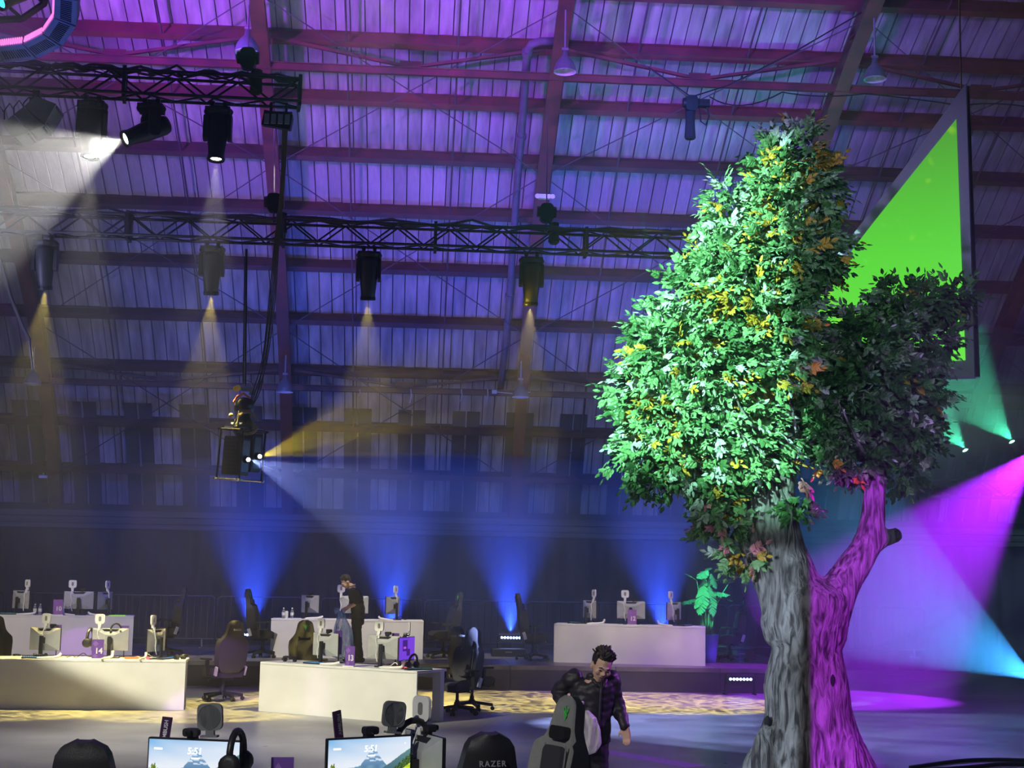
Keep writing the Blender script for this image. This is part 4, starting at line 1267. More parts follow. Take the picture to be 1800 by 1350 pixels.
def sign(label, loc, rz, num, violet=False):
    t = thing('table_sign', label, 'sign', loc, rz, 'numbered table signs')
    w, h = 0.175, 0.29
    m = MB(); m.box((0, 0.0, h / 2 + 0.01), (w, 0.012, h)); m.build('card', MATS['sign_violet' if violet else 'sign_purple'], t)
    m = MB(); m.box((0, 0.0, 0.0075), (w + 0.03, 0.09, 0.015)); m.build('foot', MATS['white_paint'], t)
    m = MB()
    for (z0, s) in ((0.235, 0.045), (0.05, 0.035)):
        m.add([(-0.035 - s, -0.0075, z0), (-0.035, -0.0075, z0 - s), (-0.035 + s, -0.0075, z0), (-0.035, -0.0075, z0 + s)], [(0, 1, 2, 3)])
    m.build('diamond_print', MATS['sign_light'], t)
    text_obj(num, 0.115, 'number', MATS['sign_text'], t, (0.015, -0.008, 0.125), (R(90), 0, 0), 0.001, bold=0.004)
    return t
def keyboard(label, loc, rz, glow='key_blue'):
    t = thing('keyboard', label, 'keyboard', loc, rz)
    m = MB(); m.box((0, 0, 0.012), (0.40, 0.14, 0.024)); m.build('body', MATS['black_plastic'], t)
    m = MB()
    for j in range(4):
        for i in range(12): m.box((-0.18 + i * 0.0325, -0.045 + j * 0.03, 0.028), (0.026, 0.024, 0.008), top=0.8)
    k = m.build('keys', MATS['black_plastic'], t); k['kind'] = 'stuff'
    m = MB(); m.box((0, 0.0, 0.0245), (0.38, 0.125, 0.003)); m.build('backlight', MATS[glow], t)
    return t
def mouse(label, loc, rz, glow=None):
    t = thing('mouse', label, 'mouse', loc, rz)
    m = MB(); m.ball((0, 0, 0.012), 0.05, 12, 8, (0.62, 1.1, 0.55)); m.build('shell', MATS[glow] if glow else MATS['black_plastic'], t, smooth=True)
    m = MB(); m.lathe([(0.012, -0.004), (0.012, 0.004)], (0, -0.025, 0.038), 10, (0, R(90), 0), caps=True); m.build('wheel', MATS['dark_rubber'], t)
    return t
def cable_sleeve(label, loc, rz, up=0.07, L=0.32):
    pts = catmull([(-L / 2, 0, 0.012), (-L / 6, 0.02, 0.014), (L / 4, 0.0, 0.022), (L / 2, -0.01, 0.04), (L / 2 + 0.03, 0, up)], 4)
    m = MB(); m.tube(pts, [0.012 + 0.008 * min(1, i / 5) for i in range(len(pts))], 8)
    t = m.build('cable_sleeve', MATS['white_plastic'], None, smooth=True, loc=loc, rot=(0, 0, rz))
    return tag(t, label, 'cable', 'white cable sleeves on the tables')
def bottle(label, loc, s=1.0, name='water_bottle'):
    t = thing(name, label, 'bottle', loc, 0, 'water bottles on the stage tables')
    m = MB(); m.lathe([(0.0, 0.0), (0.03, 0.0), (0.033, 0.02), (0.031, 0.06), (0.033, 0.12), (0.03, 0.145), (0.014, 0.175), (0.013, 0.19)], n=14); m.build('body', MATS['water'], t, smooth=True)
    m = MB(); m.lathe([(0.0335, 0.06), (0.0345, 0.07), (0.0345, 0.115), (0.0335, 0.12)], n=14); m.build('label', MATS['bottle_label'], t, smooth=True)
    m = MB(); m.lathe([(0.016, 0.19), (0.016, 0.21), (0.0, 0.212)], n=12); m.build('cap', MATS['white_plastic'], t)
    return t

# ---- monitors: (table, column, depth, turn of the screen away from the table's back, label)
monp = monitor_proto('monitor', 'silver backed monitor at the left of table 12, turned to the left')
mons = {}
first = [True]
def place_mon(id_, key, px, v, turn, label):
    loc = tpos(key, px, v); rz = trot(key) + PI + R(turn)
    if first[0]:
        o = monp; o.location = loc; o.rotation_euler = (0, 0, rz); o['label'] = label; o['group'] = 'silver backed monitors on the white tables'; first[0] = False
    else:
        o = copy_tree(monp, loc, rz, label, 'silver backed monitors on the white tables')
    mons[id_] = (loc, rz)
place_mon('12a', 12, 1037, 0.30, -58, 'silver backed monitor on table 12, left of the sign, turned to the left end')
place_mon('12b', 12, 1109, 0.40, 0, 'silver backed monitor straight behind sign 12')
place_mon('12c', 12, 1184, 0.30, 62, 'silver backed monitor on table 12 nearest the green plant')
place_mon('10a', 10, 36, 0.30, -52, 'silver backed monitor on table 10 beside the two water bottles')
place_mon('10b', 10, 137, 0.42, 0, 'silver backed monitor seen square on just right of sign 10')
place_mon('10c', 10, 182, 0.30, 62, 'dark looking turned monitor on table 10 by the lime green mat')
place_mon('11a', 11, 545, 0.32, -50, 'silver backed monitor on the stage table just left of the man')
place_mon('11b', 11, 622, 0.45, 0, 'silver backed monitor mostly hidden behind the man in the dark t-shirt')
place_mon('11c', 11, 689, 0.30, 60, 'dark turned monitor on the stage table right of the man')
place_mon('14a', 14, 78, 0.34, -28, 'tilted silver monitor on table 14 beside the violet patch, left of its sign')
place_mon('14b', 14, 192, 0.42, 0, 'silver backed monitor square behind sign 14 with a headset on its side')
place_mon('14c', 14, 272, 0.30, 66, 'monitor seen almost edge on at the right end of table 14')
place_mon('13a', 13, 572, 0.40, -8, 'dark silver monitor left of sign 13 before the black chair')
place_mon('13b', 13, 674, 0.42, 6, 'bright silver monitor right of sign 13')
# the lit purple screen at the right end of table 13
def purple_screen():
    m = bpy.data.materials.new('purple_screen'); m.use_nodes = True
    nt = m.node_tree; b = nt.nodes['Principled BSDF']
    tc = nt.nodes.new('ShaderNodeTexCoord'); n = nt.nodes.new('ShaderNodeTexNoise'); n.inputs['Scale'].default_value = 3
    nt.links.new(tc.outputs['Object'], n.inputs['Vector'])
    r = nt.nodes.new('ShaderNodeValToRGB'); r.color_ramp.elements[0].color = (0.12, 0.03, 0.75, 1); r.color_ramp.elements[1].color = (0.30, 0.08, 0.90, 1)
    nt.links.new(n.outputs['Fac'], r.inputs['Fac']); nt.links.new(r.outputs['Color'], b.inputs['Emission Color'])
    b.inputs['Emission Strength'].default_value = 0.9; b.inputs['Base Color'].default_value = (0.02, 0.01, 0.05, 1)
    MATS['purple_screen'] = m
purple_screen()
mp_ = monitor_proto('monitor', 'monitor with a lit purple screen at the right end of table 13', screen='purple_screen')
mp_.location = tpos(13, 713, 0.34); mp_.rotation_euler = (0, 0, R(66)); mons['13c'] = (mp_.location.copy(), R(66))
m = MB(); m.box((-0.07, -0.0135, PB + 0.22), (0.17, 0.002, 0.16)); m.box((0.05, -0.0135, PB + 0.12), (0.12, 0.002, 0.10)); m.build('window_print', mat('print_dark', (0.03, 0.01, 0.10), emit=(0.05, 0.01, 0.20), estr=1), mp_)
m = MB(); m.box((-0.08, -0.015, PB + 0.19), (0.09, 0.002, 0.03)); m.build('message_print', mat('print_pink', (0.6, 0.1, 0.7), emit=(0.55, 0.08, 0.75), estr=1), mp_)

def on_mon(id_, x, z=PB + PH_, y=0.0):
    loc, rz = mons[id_]
    return loc + Matrix.Rotation(rz, 3, 'Z') @ Vector((x, y, z)), rz
pl = panel_light_proto(); plf = [True]
def place_light(id_, x, label, extra=0.0):
    p, rz = on_mon(id_, x)
    p = p + Vector((0, 0, 0.015))
    if plf[0]:
        pl.location = p; pl.rotation_euler = (0, 0, rz + extra); pl['label'] = label; pl['group'] = 'white panel lights clipped on monitors'; plf[0] = False
    else: copy_tree(pl, p, rz + extra, label, 'white panel lights clipped on monitors')
place_light('12a', -0.16, 'white panel light on the left monitor of table 12, seen narrow')
place_light('12b', 0.12, 'white square panel light above sign 12')
place_light('12c', 0.12, 'narrow white panel light on the monitor nearest the green plant')
place_light('10a', -0.18, 'white panel light above the water bottles of table 10')
place_light('10b', 0.13, 'white square panel light on the monitor right of sign 10')
place_light('10c', -0.1, 'thin white panel light on the turned monitor of table 10')
place_light('11b', 0.27, 'white panel light in front of the face of the man in the dark t-shirt')
place_light('11c', -0.12, 'thin white panel light right of the man on the stage')
place_light('14a', 0.0, 'pale panel light on the tilted left monitor of table 14')
place_light('14b', 0.17, 'white square panel light directly above sign 14')
place_light('14c', 0.1, 'narrow white panel light at the right end of table 14')
place_light('13a', 0.12, 'white panel light beside the headrest of the black chair behind table 13')
place_light('13b', 0.09, 'white panel light on the bright monitor right of sign 13')
place_light('13c', 0.10, 'panel light seen from its grey side on the purple screen of table 13', R(20))
wc = webcam_proto(); wcf = [True]
def place_cam(id_, x, label):
    p, rz = on_mon(id_, x)
    if wcf[0]:
        wc.location = p; wc.rotation_euler = (0, 0, rz); wc['label'] = label; wc['group'] = 'webcams on the monitors'; wcf[0] = False
    else: copy_tree(wc, p, rz, label, 'webcams on the monitors')
place_cam('12b', -0.05, 'webcam on the monitor behind sign 12')
place_cam('13a', -0.05, 'webcam on the dark monitor left of sign 13')
place_cam('13b', -0.06, 'webcam on the bright monitor right of sign 13')
place_cam('13c', -0.04, 'webcam on top of the lit purple screen')
place_cam('14a', -0.12, 'webcam on the tilted left monitor of table 14')
place_cam('10b', -0.06, 'webcam on the square on monitor of table 10')
place_cam('11a', 0.0, 'webcam on the stage monitor left of the man')

sign('purple sign numbered 12 on the stage table left of the plant', tpos(12, 1111, 0.06), trot(12), '12', True)
sign('purple sign numbered 10 beside the water bottles at the left of the stage', tpos(10, 101, 0.06), trot(10), '10', True)
sign('purple sign numbered 14 on the left front table', tpos(14, 171, 0.07), trot(14), '14')
sign('light purple sign numbered 13 on the front table before the man', tpos(13, 615, 0.07), trot(13), '13')
# the small purple cards that stand behind on the other side
for key, px, v, lab in ((14, 98, 0.66, 'small dark card behind the tilted monitor of table 14'), (14, 217, 0.66, 'small purple card behind the monitor of sign 14'), (13, 594, 0.66, 'small dark purple card behind the dark monitor of table 13'), (13, 694, 0.66, 'small purple card behind the bright monitor of table 13')):
    p = tpos(key, px, v)
    t = thing('small_sign', lab, 'sign', p, trot(key), 'small purple cards on the front tables')
    m = MB(); m.box((0, 0, 0.31), (0.13, 0.01, 0.36)); m.build('card', MATS['sign_purple'], t)
    m = MB(); m.box((0, 0, 0.006), (0.14, 0.08, 0.012)); m.bar((0, 0.01, 0.0), (0, 0.01, 0.2), 0.015); m.build('foot', MATS['black_plastic'], t)

for key, px, v, lab, rz, up in ((12, 1046, 0.10, 'white cable sleeve under the narrow lamp of the plant side table', 0.2, 0.10), (12, 1170, 0.10, 'white cable sleeve at the right end of table 12', 2.6, 0.10),
                                (10, 44, 0.10, 'white cable sleeve on table 10 before the water bottles', 0.1, 0.06), (10, 121, 0.12, 'white cable sleeve leaning up right of sign 10', 2.4, 0.24),
                                (10, 170, 0.12, 'white cable sleeve under the turned monitor of table 10', 2.7, 0.07), (14, 84, 0.10, 'white cable sleeve beside the bright blue keyboard at the left', 0.3, 0.08),
                                (14, 187, 0.10, 'short white cable sleeve beside sign 14', 1.2, 0.12), (14, 250, 0.10, 'white cable sleeve standing at the right of table 14', 1.4, 0.10),
                                (13, 578, 0.12, 'white cable sleeve lying left of sign 13', 0.1, 0.05), (13, 688, 0.12, 'white cable sleeve arching before the purple screen of table 13', 0.5, 0.14),
                                (11, 550, 0.12, 'pale cable sleeves heaped on the stage table left of the man', 0.1, 0.05), (11, 679, 0.12, 'white cable sleeve under the dark monitor right of the man', 2.5, 0.07)):
    cable_sleeve(lab, tpos(key, px, v), trot(key) + rz, up)
bottle('water bottle at the left end of the stage table behind the black chair', tpos(11, 498, 0.15))
bottle('water bottle on the stage table, second from the left end', tpos(11, 513, 0.15))
bottle('water bottle just left of sign 10', tpos(10, 61, 0.22))
bottle('water bottle between sign 10 and another bottle', tpos(10, 70, 0.22))
t = thing('drink_can', 'pale can between the two bottles on the stage table', 'can', tpos(11, 503.5, 0.22))
m = MB(); m.lathe([(0.027, 0.0), (0.032, 0.008), (0.032, 0.13), (0.026, 0.145), (0.0, 0.143)], n=14); m.build('body', MATS['bottle_label'], t, smooth=True)
m = MB(); m.lathe([(0.026, 0.145), (0.024, 0.148), (0.0, 0.147)], n=12); m.build('lid', MATS['grey_metal'], t)

keyboard('keyboard with bright blue lights on table 14 under the tilted monitor', tpos(14, 62, 0.16), trot(14) + 0.1)
keyboard('keyboard with a blue glow at the right end of table 14', tpos(14, 290, 0.3), trot(14) + 1.2)
keyboard('keyboard with pale blue lights on table 13 left of its sign', tpos(13, 556, 0.2), trot(13) + 0.05)
keyboard('dark keyboard at the right front of table 13', tpos(13, 735, 0.24), trot(13) + 1.1, 'key_cyan')
keyboard('dark keyboard beside the chair at the left end of the plant side table', tpos(12, 1012, 0.3), trot(12) - 1.2, 'key_cyan')
keyboard('dark keyboard beside the plant at the right end of the stage table', tpos(12, 1205, 0.3), trot(12) + 1.2, 'key_cyan')
keyboard('dark keyboard cut by the left edge of the picture', tpos(10, 12, 0.25), trot(10) + 0.1, 'key_cyan')
mouse('mouse glowing red on table 14', tpos(14, 261, 0.22), 0.4, 'glow_red')
mouse('mouse glowing red on table 13 near the purple screen', tpos(13, 714, 0.16), 0.4, 'glow_red')
mouse('black mouse at the left end of table 12', tpos(12, 1000, 0.3), 0.2)
mouse('black mouse right of the lime green mat on table 10', tpos(10, 200, 0.5), 0.2)
headset('black headset lying on table 14 beside the blue keyboard', tpos(14, 70, 0.3) + Vector((0, 0, 0.02)), 0, (R(80), 0, R(20)))
headset('black headset hung on the left side of the monitor behind sign 14', on_mon('14b', 0.30, 0.16, 0.02)[0], 0, (0, 0, R(80)), 1.5)
headset('black headset lying at the left end of table 13', tpos(13, 512, 0.35) + Vector((0, 0, 0.02)), 0, (R(70), 0, R(-20)))
headset('black headset on the stage table at the far right of table 14', tpos(14, 312, 0.3) + Vector((0, 0, 0.02)), 0, (R(75), 0, R(60)))
headset('black headset under the purple screen of table 13', tpos(13, 724, 0.42), 0, (R(10), 0, R(50)), 1.1)
headset('black headset on the upper edge of the monitor behind sign 14', on_mon('14b', -0.08, 0.36, 0.0)[0], 0, (0, 0, R(10)), 0.9)
m = MB(); m.box((0, 0, 0.006), (0.32, 0.24, 0.010), top=0.97); m.box((0.02, 0, 0.012), (0.26, 0.18, 0.004))
tag(m.build('mouse_mat', MATS['glow_lime'], loc=tpos(10, 206, 0.2), rot=(0, 0, 0.1)), 'lime green mat at the right end of table 10', 'mat')
m = MB(); m.rbox((0, 0, 0.015), (0.26, 0.09, 0.03), 0.02, 'z', 3); m.box((0.05, 0, 0.033), (0.06, 0.05, 0.006))
tag(m.build('game_pad_case', MATS['orange_item'], loc=tpos(14, 234, 0.25), rot=(0, 0, 0.05)), 'orange flat case on table 14 right of its sign', 'case')
# loose cables on the tables
def loose(key, px, v, lab, mm='cable_black', r=0.006, sd=1):
    rr = random.Random(sd); p = tpos(key, px, v); pts = [(-.2, 0, .008)]
    for k in range(5): pts.append((-.2 + .08 * (k + 1), rr.uniform(-.06, .06), .008 + (0.07 if k == 2 else rr.uniform(0, .03))))
    m = MB(); m.tube(catmull(pts, 4), r, 5)
    tag(m.build('loose_cable', MATS[mm], loc=p), lab, 'cable')
loose(14, 140, 0.3, 'thin black cable curling left of sign 14', sd=2)
loose(13, 690, 0.3, 'pale cable tangle under the bright monitor of table 13', 'white_plastic', 0.008, 3)
loose(12, 1035, 0.25, 'blue tinted thin cable on table 12 under the left monitor', 'cable_black', 0.006, 4)
loose(11, 700, 0.2, 'thin cable loop right of the dark monitor on the stage', 'cable_black', 0.006, 5)
loose(14, 255, 0.35, 'thin pale cable looping beside the red mouse on table 14', 'white_plastic', 0.004, 6)

# ================================================================ CHAIRS
mat('logo_green', (0.08, 0.55, 0.10), rough=0.5, emit=(0.03, 0.30, 0.04), estr=0.12)  # emblem is no lamp; a faint glow is put into its colour
mat('text_grey', (0.28, 0.28, 0.28), rough=0.5)
mat('text_dim', (0.09, 0.09, 0.09), rough=0.5)
mat('silver_trim', (0.6, 0.62, 0.66), rough=0.3, metal=0.7)
mat('charcoal', (0.055, 0.055, 0.06), (0.045, 0.045, 0.05), rough=0.7, scale=30)

OUT = [(-0.15, 0.0), (-0.215, 0.04), (-0.255, 0.15), (-0.265, 0.30), (-0.275, 0.42), (-0.265, 0.50), (-0.20, 0.575), (-0.165, 0.63), (-0.148, 0.70), (-0.130, 0.79), (-0.095, 0.845), (-0.04, 0.86)]
OUT = OUT + [(-x, z) for x, z in reversed(OUT)]
def half_w(z):
    pts = OUT[:12]
    if z <= pts[0][1]: return -pts[0][0]
    for (xa, za), (xb, zb) in zip(pts, pts[1:]):
        if za <= z <= zb: return -(xa + (xb - xa) * (z - za) / (zb - za))
    return 0.05
SNAKES = [[(-0.30, 0.55), (-0.22, 0.30), (-0.05, 0.12), (-0.10, -0.08), (0.0, -0.30), (-0.02, -0.60)],
          [(0.0, 0.80), (-0.10, 0.52), (0.06, 0.28), (0.00, 0.05), (0.10, -0.2), (0.06, -0.75)],
          [(0.32, 0.55), (0.20, 0.42), (0.26, 0.20), (0.10, 0.05), (0.20, -0.12), (0.12, -0.45)]]
def chair_proto(label, fabric='chair_black', side='chair_black', logo=None, text='text_grey', name='gaming_chair'):
    """seat faces local -Y; origin on the floor under the gas lift"""
    t = thing(name, label, 'chair')
    lean = R(9)
    Rl = Matrix.Rotation(-lean, 3, 'X')
    org = Vector((0, 0.20, 0.47))
    NV, NU = 26, 12
    def front(u, v):
        z = v * 0.86; w = half_w(z)
        x = (u * 2 - 1) * w
        bol = 0.06 * max(0, (abs(u * 2 - 1) - 0.62) / 0.38) * (1 if z < 0.56 else 0.3)
        y = -0.035 - bol - 0.035 * math.sin(min(1, z / 0.5) * PI) * 0.6 + 0.06 * max(0, z - 0.55)
        return Rl @ Vector((x, y, z)) + org
    def back(u, v):
        z = v * 0.86; w = half_w(z)
        x = (u * 2 - 1) * w
        y = 0.055 - 0.03 * (u * 2 - 1) ** 2 + 0.02 * math.sin(min(1, z / 0.5) * PI) + 0.05 * max(0, z - 0.55) - (0.02 if z > 0.8 else 0)
        return Rl @ Vector((x, y, z)) + org
    m = MB(); m.grid(front, NU, NV); n1 = len(m.v)
    bx = m.build('back_pad', MATS[fabric], t, smooth=True)
    m = MB()
    vs = [back(i / NU, j / NV) for j in range(NV + 1) for i in range(NU + 1)]
    W_ = NU + 1
    fs = [(j * W_ + i + 1, j * W_ + i, (j + 1) * W_ + i, (j + 1) * W_ + i + 1) for j in range(NV) for i in range(NU)]
    m.add(vs, fs)
    # side walls joining pad and shell
    for i in (0, 1.0):
        a = [front(i, j / NV) for j in range(NV + 1)]; b = [back(i, j / NV) for j in range(NV + 1)]
        q = []
        for j in range(NV): q.append((j, j + 1, NV + 1 + j + 1, NV + 1 + j) if i else (j + 1, j, NV + 1 + j, NV + 1 + j + 1))
        m.add(a + b, q)
    a = [front(i / NU, 1.0) for i in range(NU + 1)]; b = [back(i / NU, 1.0) for i in range(NU + 1)]
    m.add(a + b, [(i + 1, i, NU + 1 + i, NU + 2 + i) for i in range(NU)])
    a = [front(i / NU, 0.0) for i in range(NU + 1)]; b = [back(i / NU, 0.0) for i in range(NU + 1)]
    m.add(a + b, [(i, i + 1, NU + 2 + i, NU + 1 + i) for i in range(NU)])
    sh_ = m.build('back_shell', MATS[side], t, smooth=True)
    # headrest pillow and its strap under the shoulder opening
    m = MB(); m.rbox(Rl @ Vector((0, -0.06, 0.60)) + org, (0.20, 0.05, 0.09), 0.03, 'y', 4, Rl); m.build('neck_opening', MATS['dark_rubber'], bx)
    m = MB(); m.rbox(Rl @ Vector((0, -0.085, 0.30)) + org, (0.24, 0.04, 0.42), 0.05, 'y', 4, Rl); m.build('centre_pad', MATS['charcoal' if fabric != 'chair_black' else 'chair_black'], bx)
    for sx in (-1, 1):
        m = MB(); m.bar(Rl @ Vector((sx * 0.135, -0.075, 0.10)) + org, Rl @ Vector((sx * 0.135, -0.078, 0.52)) + org, 0.008, 0.008); m.build('piping', MATS['silver_trim'] if fabric != 'chair_black' else MATS['charcoal'], bx)
    # seat
    def seat(u, v):
        x = (u * 2 - 1) * 0.26; y = 0.24 - v * 0.50
        up = 0.05 * max(0, (abs(u * 2 - 1) - 0.6) / 0.4) ** 1.0 - 0.04 * max(0, v - 0.85) / 0.15
        return Vector((x, y, 0.49 + up))
    m = MB(); m.grid(seat, 10, 8)
    m.add([seat(i / 10, 1) for i in range(11)] + [seat(i / 10, 1) * 1 + Vector((0, 0.03, -0.09)) for i in range(11)], [(i, i + 1, 12 + i, 11 + i) for i in range(10)])
    for uu in (0.0, 1.0):
        m.add([seat(uu, j / 8) for j in range(9)] + [seat(uu, j / 8) * 1 + Vector((0.02 if uu == 0 else -0.02, 0, -0.13)) for j in range(9)], [(j, j + 1, 10 + j, 9 + j) for j in range(8)])
    m.box((0, 0.0, 0.425), (0.46, 0.42, 0.09)); m.build('seat', MATS[fabric if fabric == 'chair_black' else 'charcoal'], t, smooth=False)
    m = MB(); m.box((0, 0.02, 0.365), (0.22, 0.28, 0.06)); m.tube([(0.1, 0.0, 0.36), (0.27, 0.02, 0.35), (0.30, 0.02, 0.33)], 0.012, 6); m.build('tilt_mechanism', MATS['black_metal'], t)
    for sx in (-1, 1):
        m = MB(); m.bar((sx * 0.27, 0.03, 0.42), (sx * 0.33, 0.03, 0.42), 0.05, 0.03); m.bar((sx * 0.33, 0.03, 0.40), (sx * 0.33, 0.02, 0.66), 0.06, 0.035, up=(0, 1, 0)); ar = m.build('armrest_post', MATS['black_plastic'], t)
        m = MB(); m.rbox((sx * 0.33, -0.02, 0.68), (0.10, 0.28, 0.03), 0.04, 'z', 4); m.build('armrest_pad', MATS['dark_rubber'], ar)
        m = MB(); m.bar((sx * 0.27, 0.19, 0.42), (sx * 0.275, 0.235, 0.56), 0.03, 0.06, up=(0, 1, 0)); m.build('hinge', MATS['silver_trim'], t)
    m = MB(); m.lathe([(0.035, 0.10), (0.035, 0.22), (0.025, 0.22), (0.025, 0.36)], n=12); m.lathe([(0.06, 0.09), (0.055, 0.15), (0.04, 0.17)], n=12); m.build('gas_lift', MATS['black_metal'], t)
    for k in range(5):
        a = 2 * PI * k / 5 + 0.3
        d = Vector((math.cos(a), math.sin(a), 0))
        m = MB(); m.bar(d * 0.03 + Vector((0, 0, 0.125)), d * 0.33 + Vector((0, 0, 0.085)), 0.05, 0.045); lg = m.build('leg', MATS['black_metal'], t)
        m = MB(); s = d.cross(Vector((0, 0, 1)))
        q = s.to_track_quat('Z', 'Y').to_matrix()
        for e in (-1, 1): m.lathe([(0.001, -0.012), (0.03, -0.012), (0.032, 0.0), (0.03, 0.012), (0.001, 0.012)], d * 0.33 + s * (e * 0.02) + Vector((0, 0, 0.033)), 10, q)
        m.tube([d * 0.33 + Vector((0, 0, 0.03)), d * 0.33 + Vector((0, 0, 0.09))], 0.01, 6); m.build('caster', MATS['dark_rubber'], lg)
    if logo:
        m = MB()
        for sn in SNAKES:
            pts = catmull(sn, 4)
            cen = [Rl @ Vector((px * 0.115, -0.045 + 0.06 * max(0, (0.735 + pz * 0.075) - 0.55) * 1.0 - 0.005, 0.735 + pz * 0.075)) + org for px, pz in pts]
            m.tube(cen, [0.0048 * (0.4 + 0.6 * math.sin(PI * min(1, (i + 1) / len(cen)))) for i in range(len(cen))], 5)
        m.build('snake_emblem', MATS[logo], bx)
    if text:
        text_obj('RAZER', 0.042, 'back_lettering', MATS[text], sh_, Rl @ Vector((0, 0.077, 0.715)) + org, (R(90) - lean, 0, R(180)), 0.001, 1.25, bold=0.001)
    return t
GCH = 'black gaming chairs'
cb = chair_proto('black gaming chair behind table 13 facing the camera with a green snake emblem', logo='logo_green')
def face(dx, dy):
    """turn so the seat (local -Y) faces a direction"""
    return math.atan2(dy, dx) + PI / 2
def put_chair(label, px, Y=None, py=None, z=0.0, d=(0, -1), proto=None, firstone=False):
    p = ground(px, py, z) if py else Vector((at(px, 1100, Y).x, Y, z))
    if firstone:
        o = proto; o.location = p; o.rotation_euler = (0, 0, face(*d)); o['label'] = label; o['group'] = GCH
    else: o = copy_tree(proto, p, face(*d), label, GCH)
    return o
put_chair('black gaming chair behind table 13 facing the camera with a green snake emblem', 533, py=1232, d=(0.1, -1), proto=cb, firstone=True)
put_chair('black gaming chair seen from behind in purple light between tables 14 and 13', 391, py=1231, d=(-0.62, 0.8), proto=cb)
put_chair('black gaming chair cut by the left edge behind table 14', -12, py=1226, d=(0.4, -1), proto=cb)
put_chair('dark gaming chair on the stage at the right of table 10', 292, Y=29.8, z=SZ, d=(-1, -0.1), proto=cb)
put_chair('black gaming chair on the stage left of the bottles, facing right', 463, Y=29.5, z=SZ, d=(1, -0.1), proto=cb)
put_chair('dim gaming chair on the stage right of the dark turned monitor, facing left', 780, Y=30.2, z=SZ, d=(-1, -0.25), proto=cb)
put_chair('black gaming chair on the stage left of table 12, facing right', 938, Y=29.9, z=SZ, d=(1, 0.05), proto=cb)
put_chair('dark gaming chair on the stage between the green plant and the tree', 1283, Y=30.4, z=SZ, d=(-1, 0.0), proto=cb)
cg_ = chair_proto('gaming chair with grey headrest right of table 13', fabric='charcoal', side='charcoal', text='text_grey')
cg_.location = ground(803, 1256); cg_.rotation_euler = (0, 0, face(-0.75, -0.66)); cg_['group'] = GCH
text_obj('RAZER', 0.042, 'front_lettering', MATS['text_grey'], [c for c in cg_.children if c.name.startswith('back_pad')][0], (0, 0.065, 1.195), (R(90) - R(9), 0, 0), 0.001, 1.25, bold=0.001)
put_chair('black gaming chair with a teal lit top standing behind the grey headrest chair', 829, py=1248, d=(0.8, 0.55), proto=cb)
# foreground chairs
cf = chair_proto('grey fabric gaming chair with a green snake emblem before the walking person', fabric='chair_grey', side='chair_black', logo='logo_green', text=None)
cf.location = Vector((at(934, 1200, 10.3).x, 10.3, 0)); cf.rotation_euler = (0, 0, face(-0.90, -0.44))
def front_chair(label, px, Y, d, top_py):
    o = put_chair(label, px, Y=Y, d=d, proto=cb); o['group'] = 'black chair backs in the front row'
    return o
front_chair('black gaming chair back at the bottom edge left of the first mountain screen', 194, 7.75, (0.1, 1), 1292)
front_chair('black gaming chair back at the bottom edge beside the grey fabric chair', 834, 8.3, (-0.25, 1), 1282)

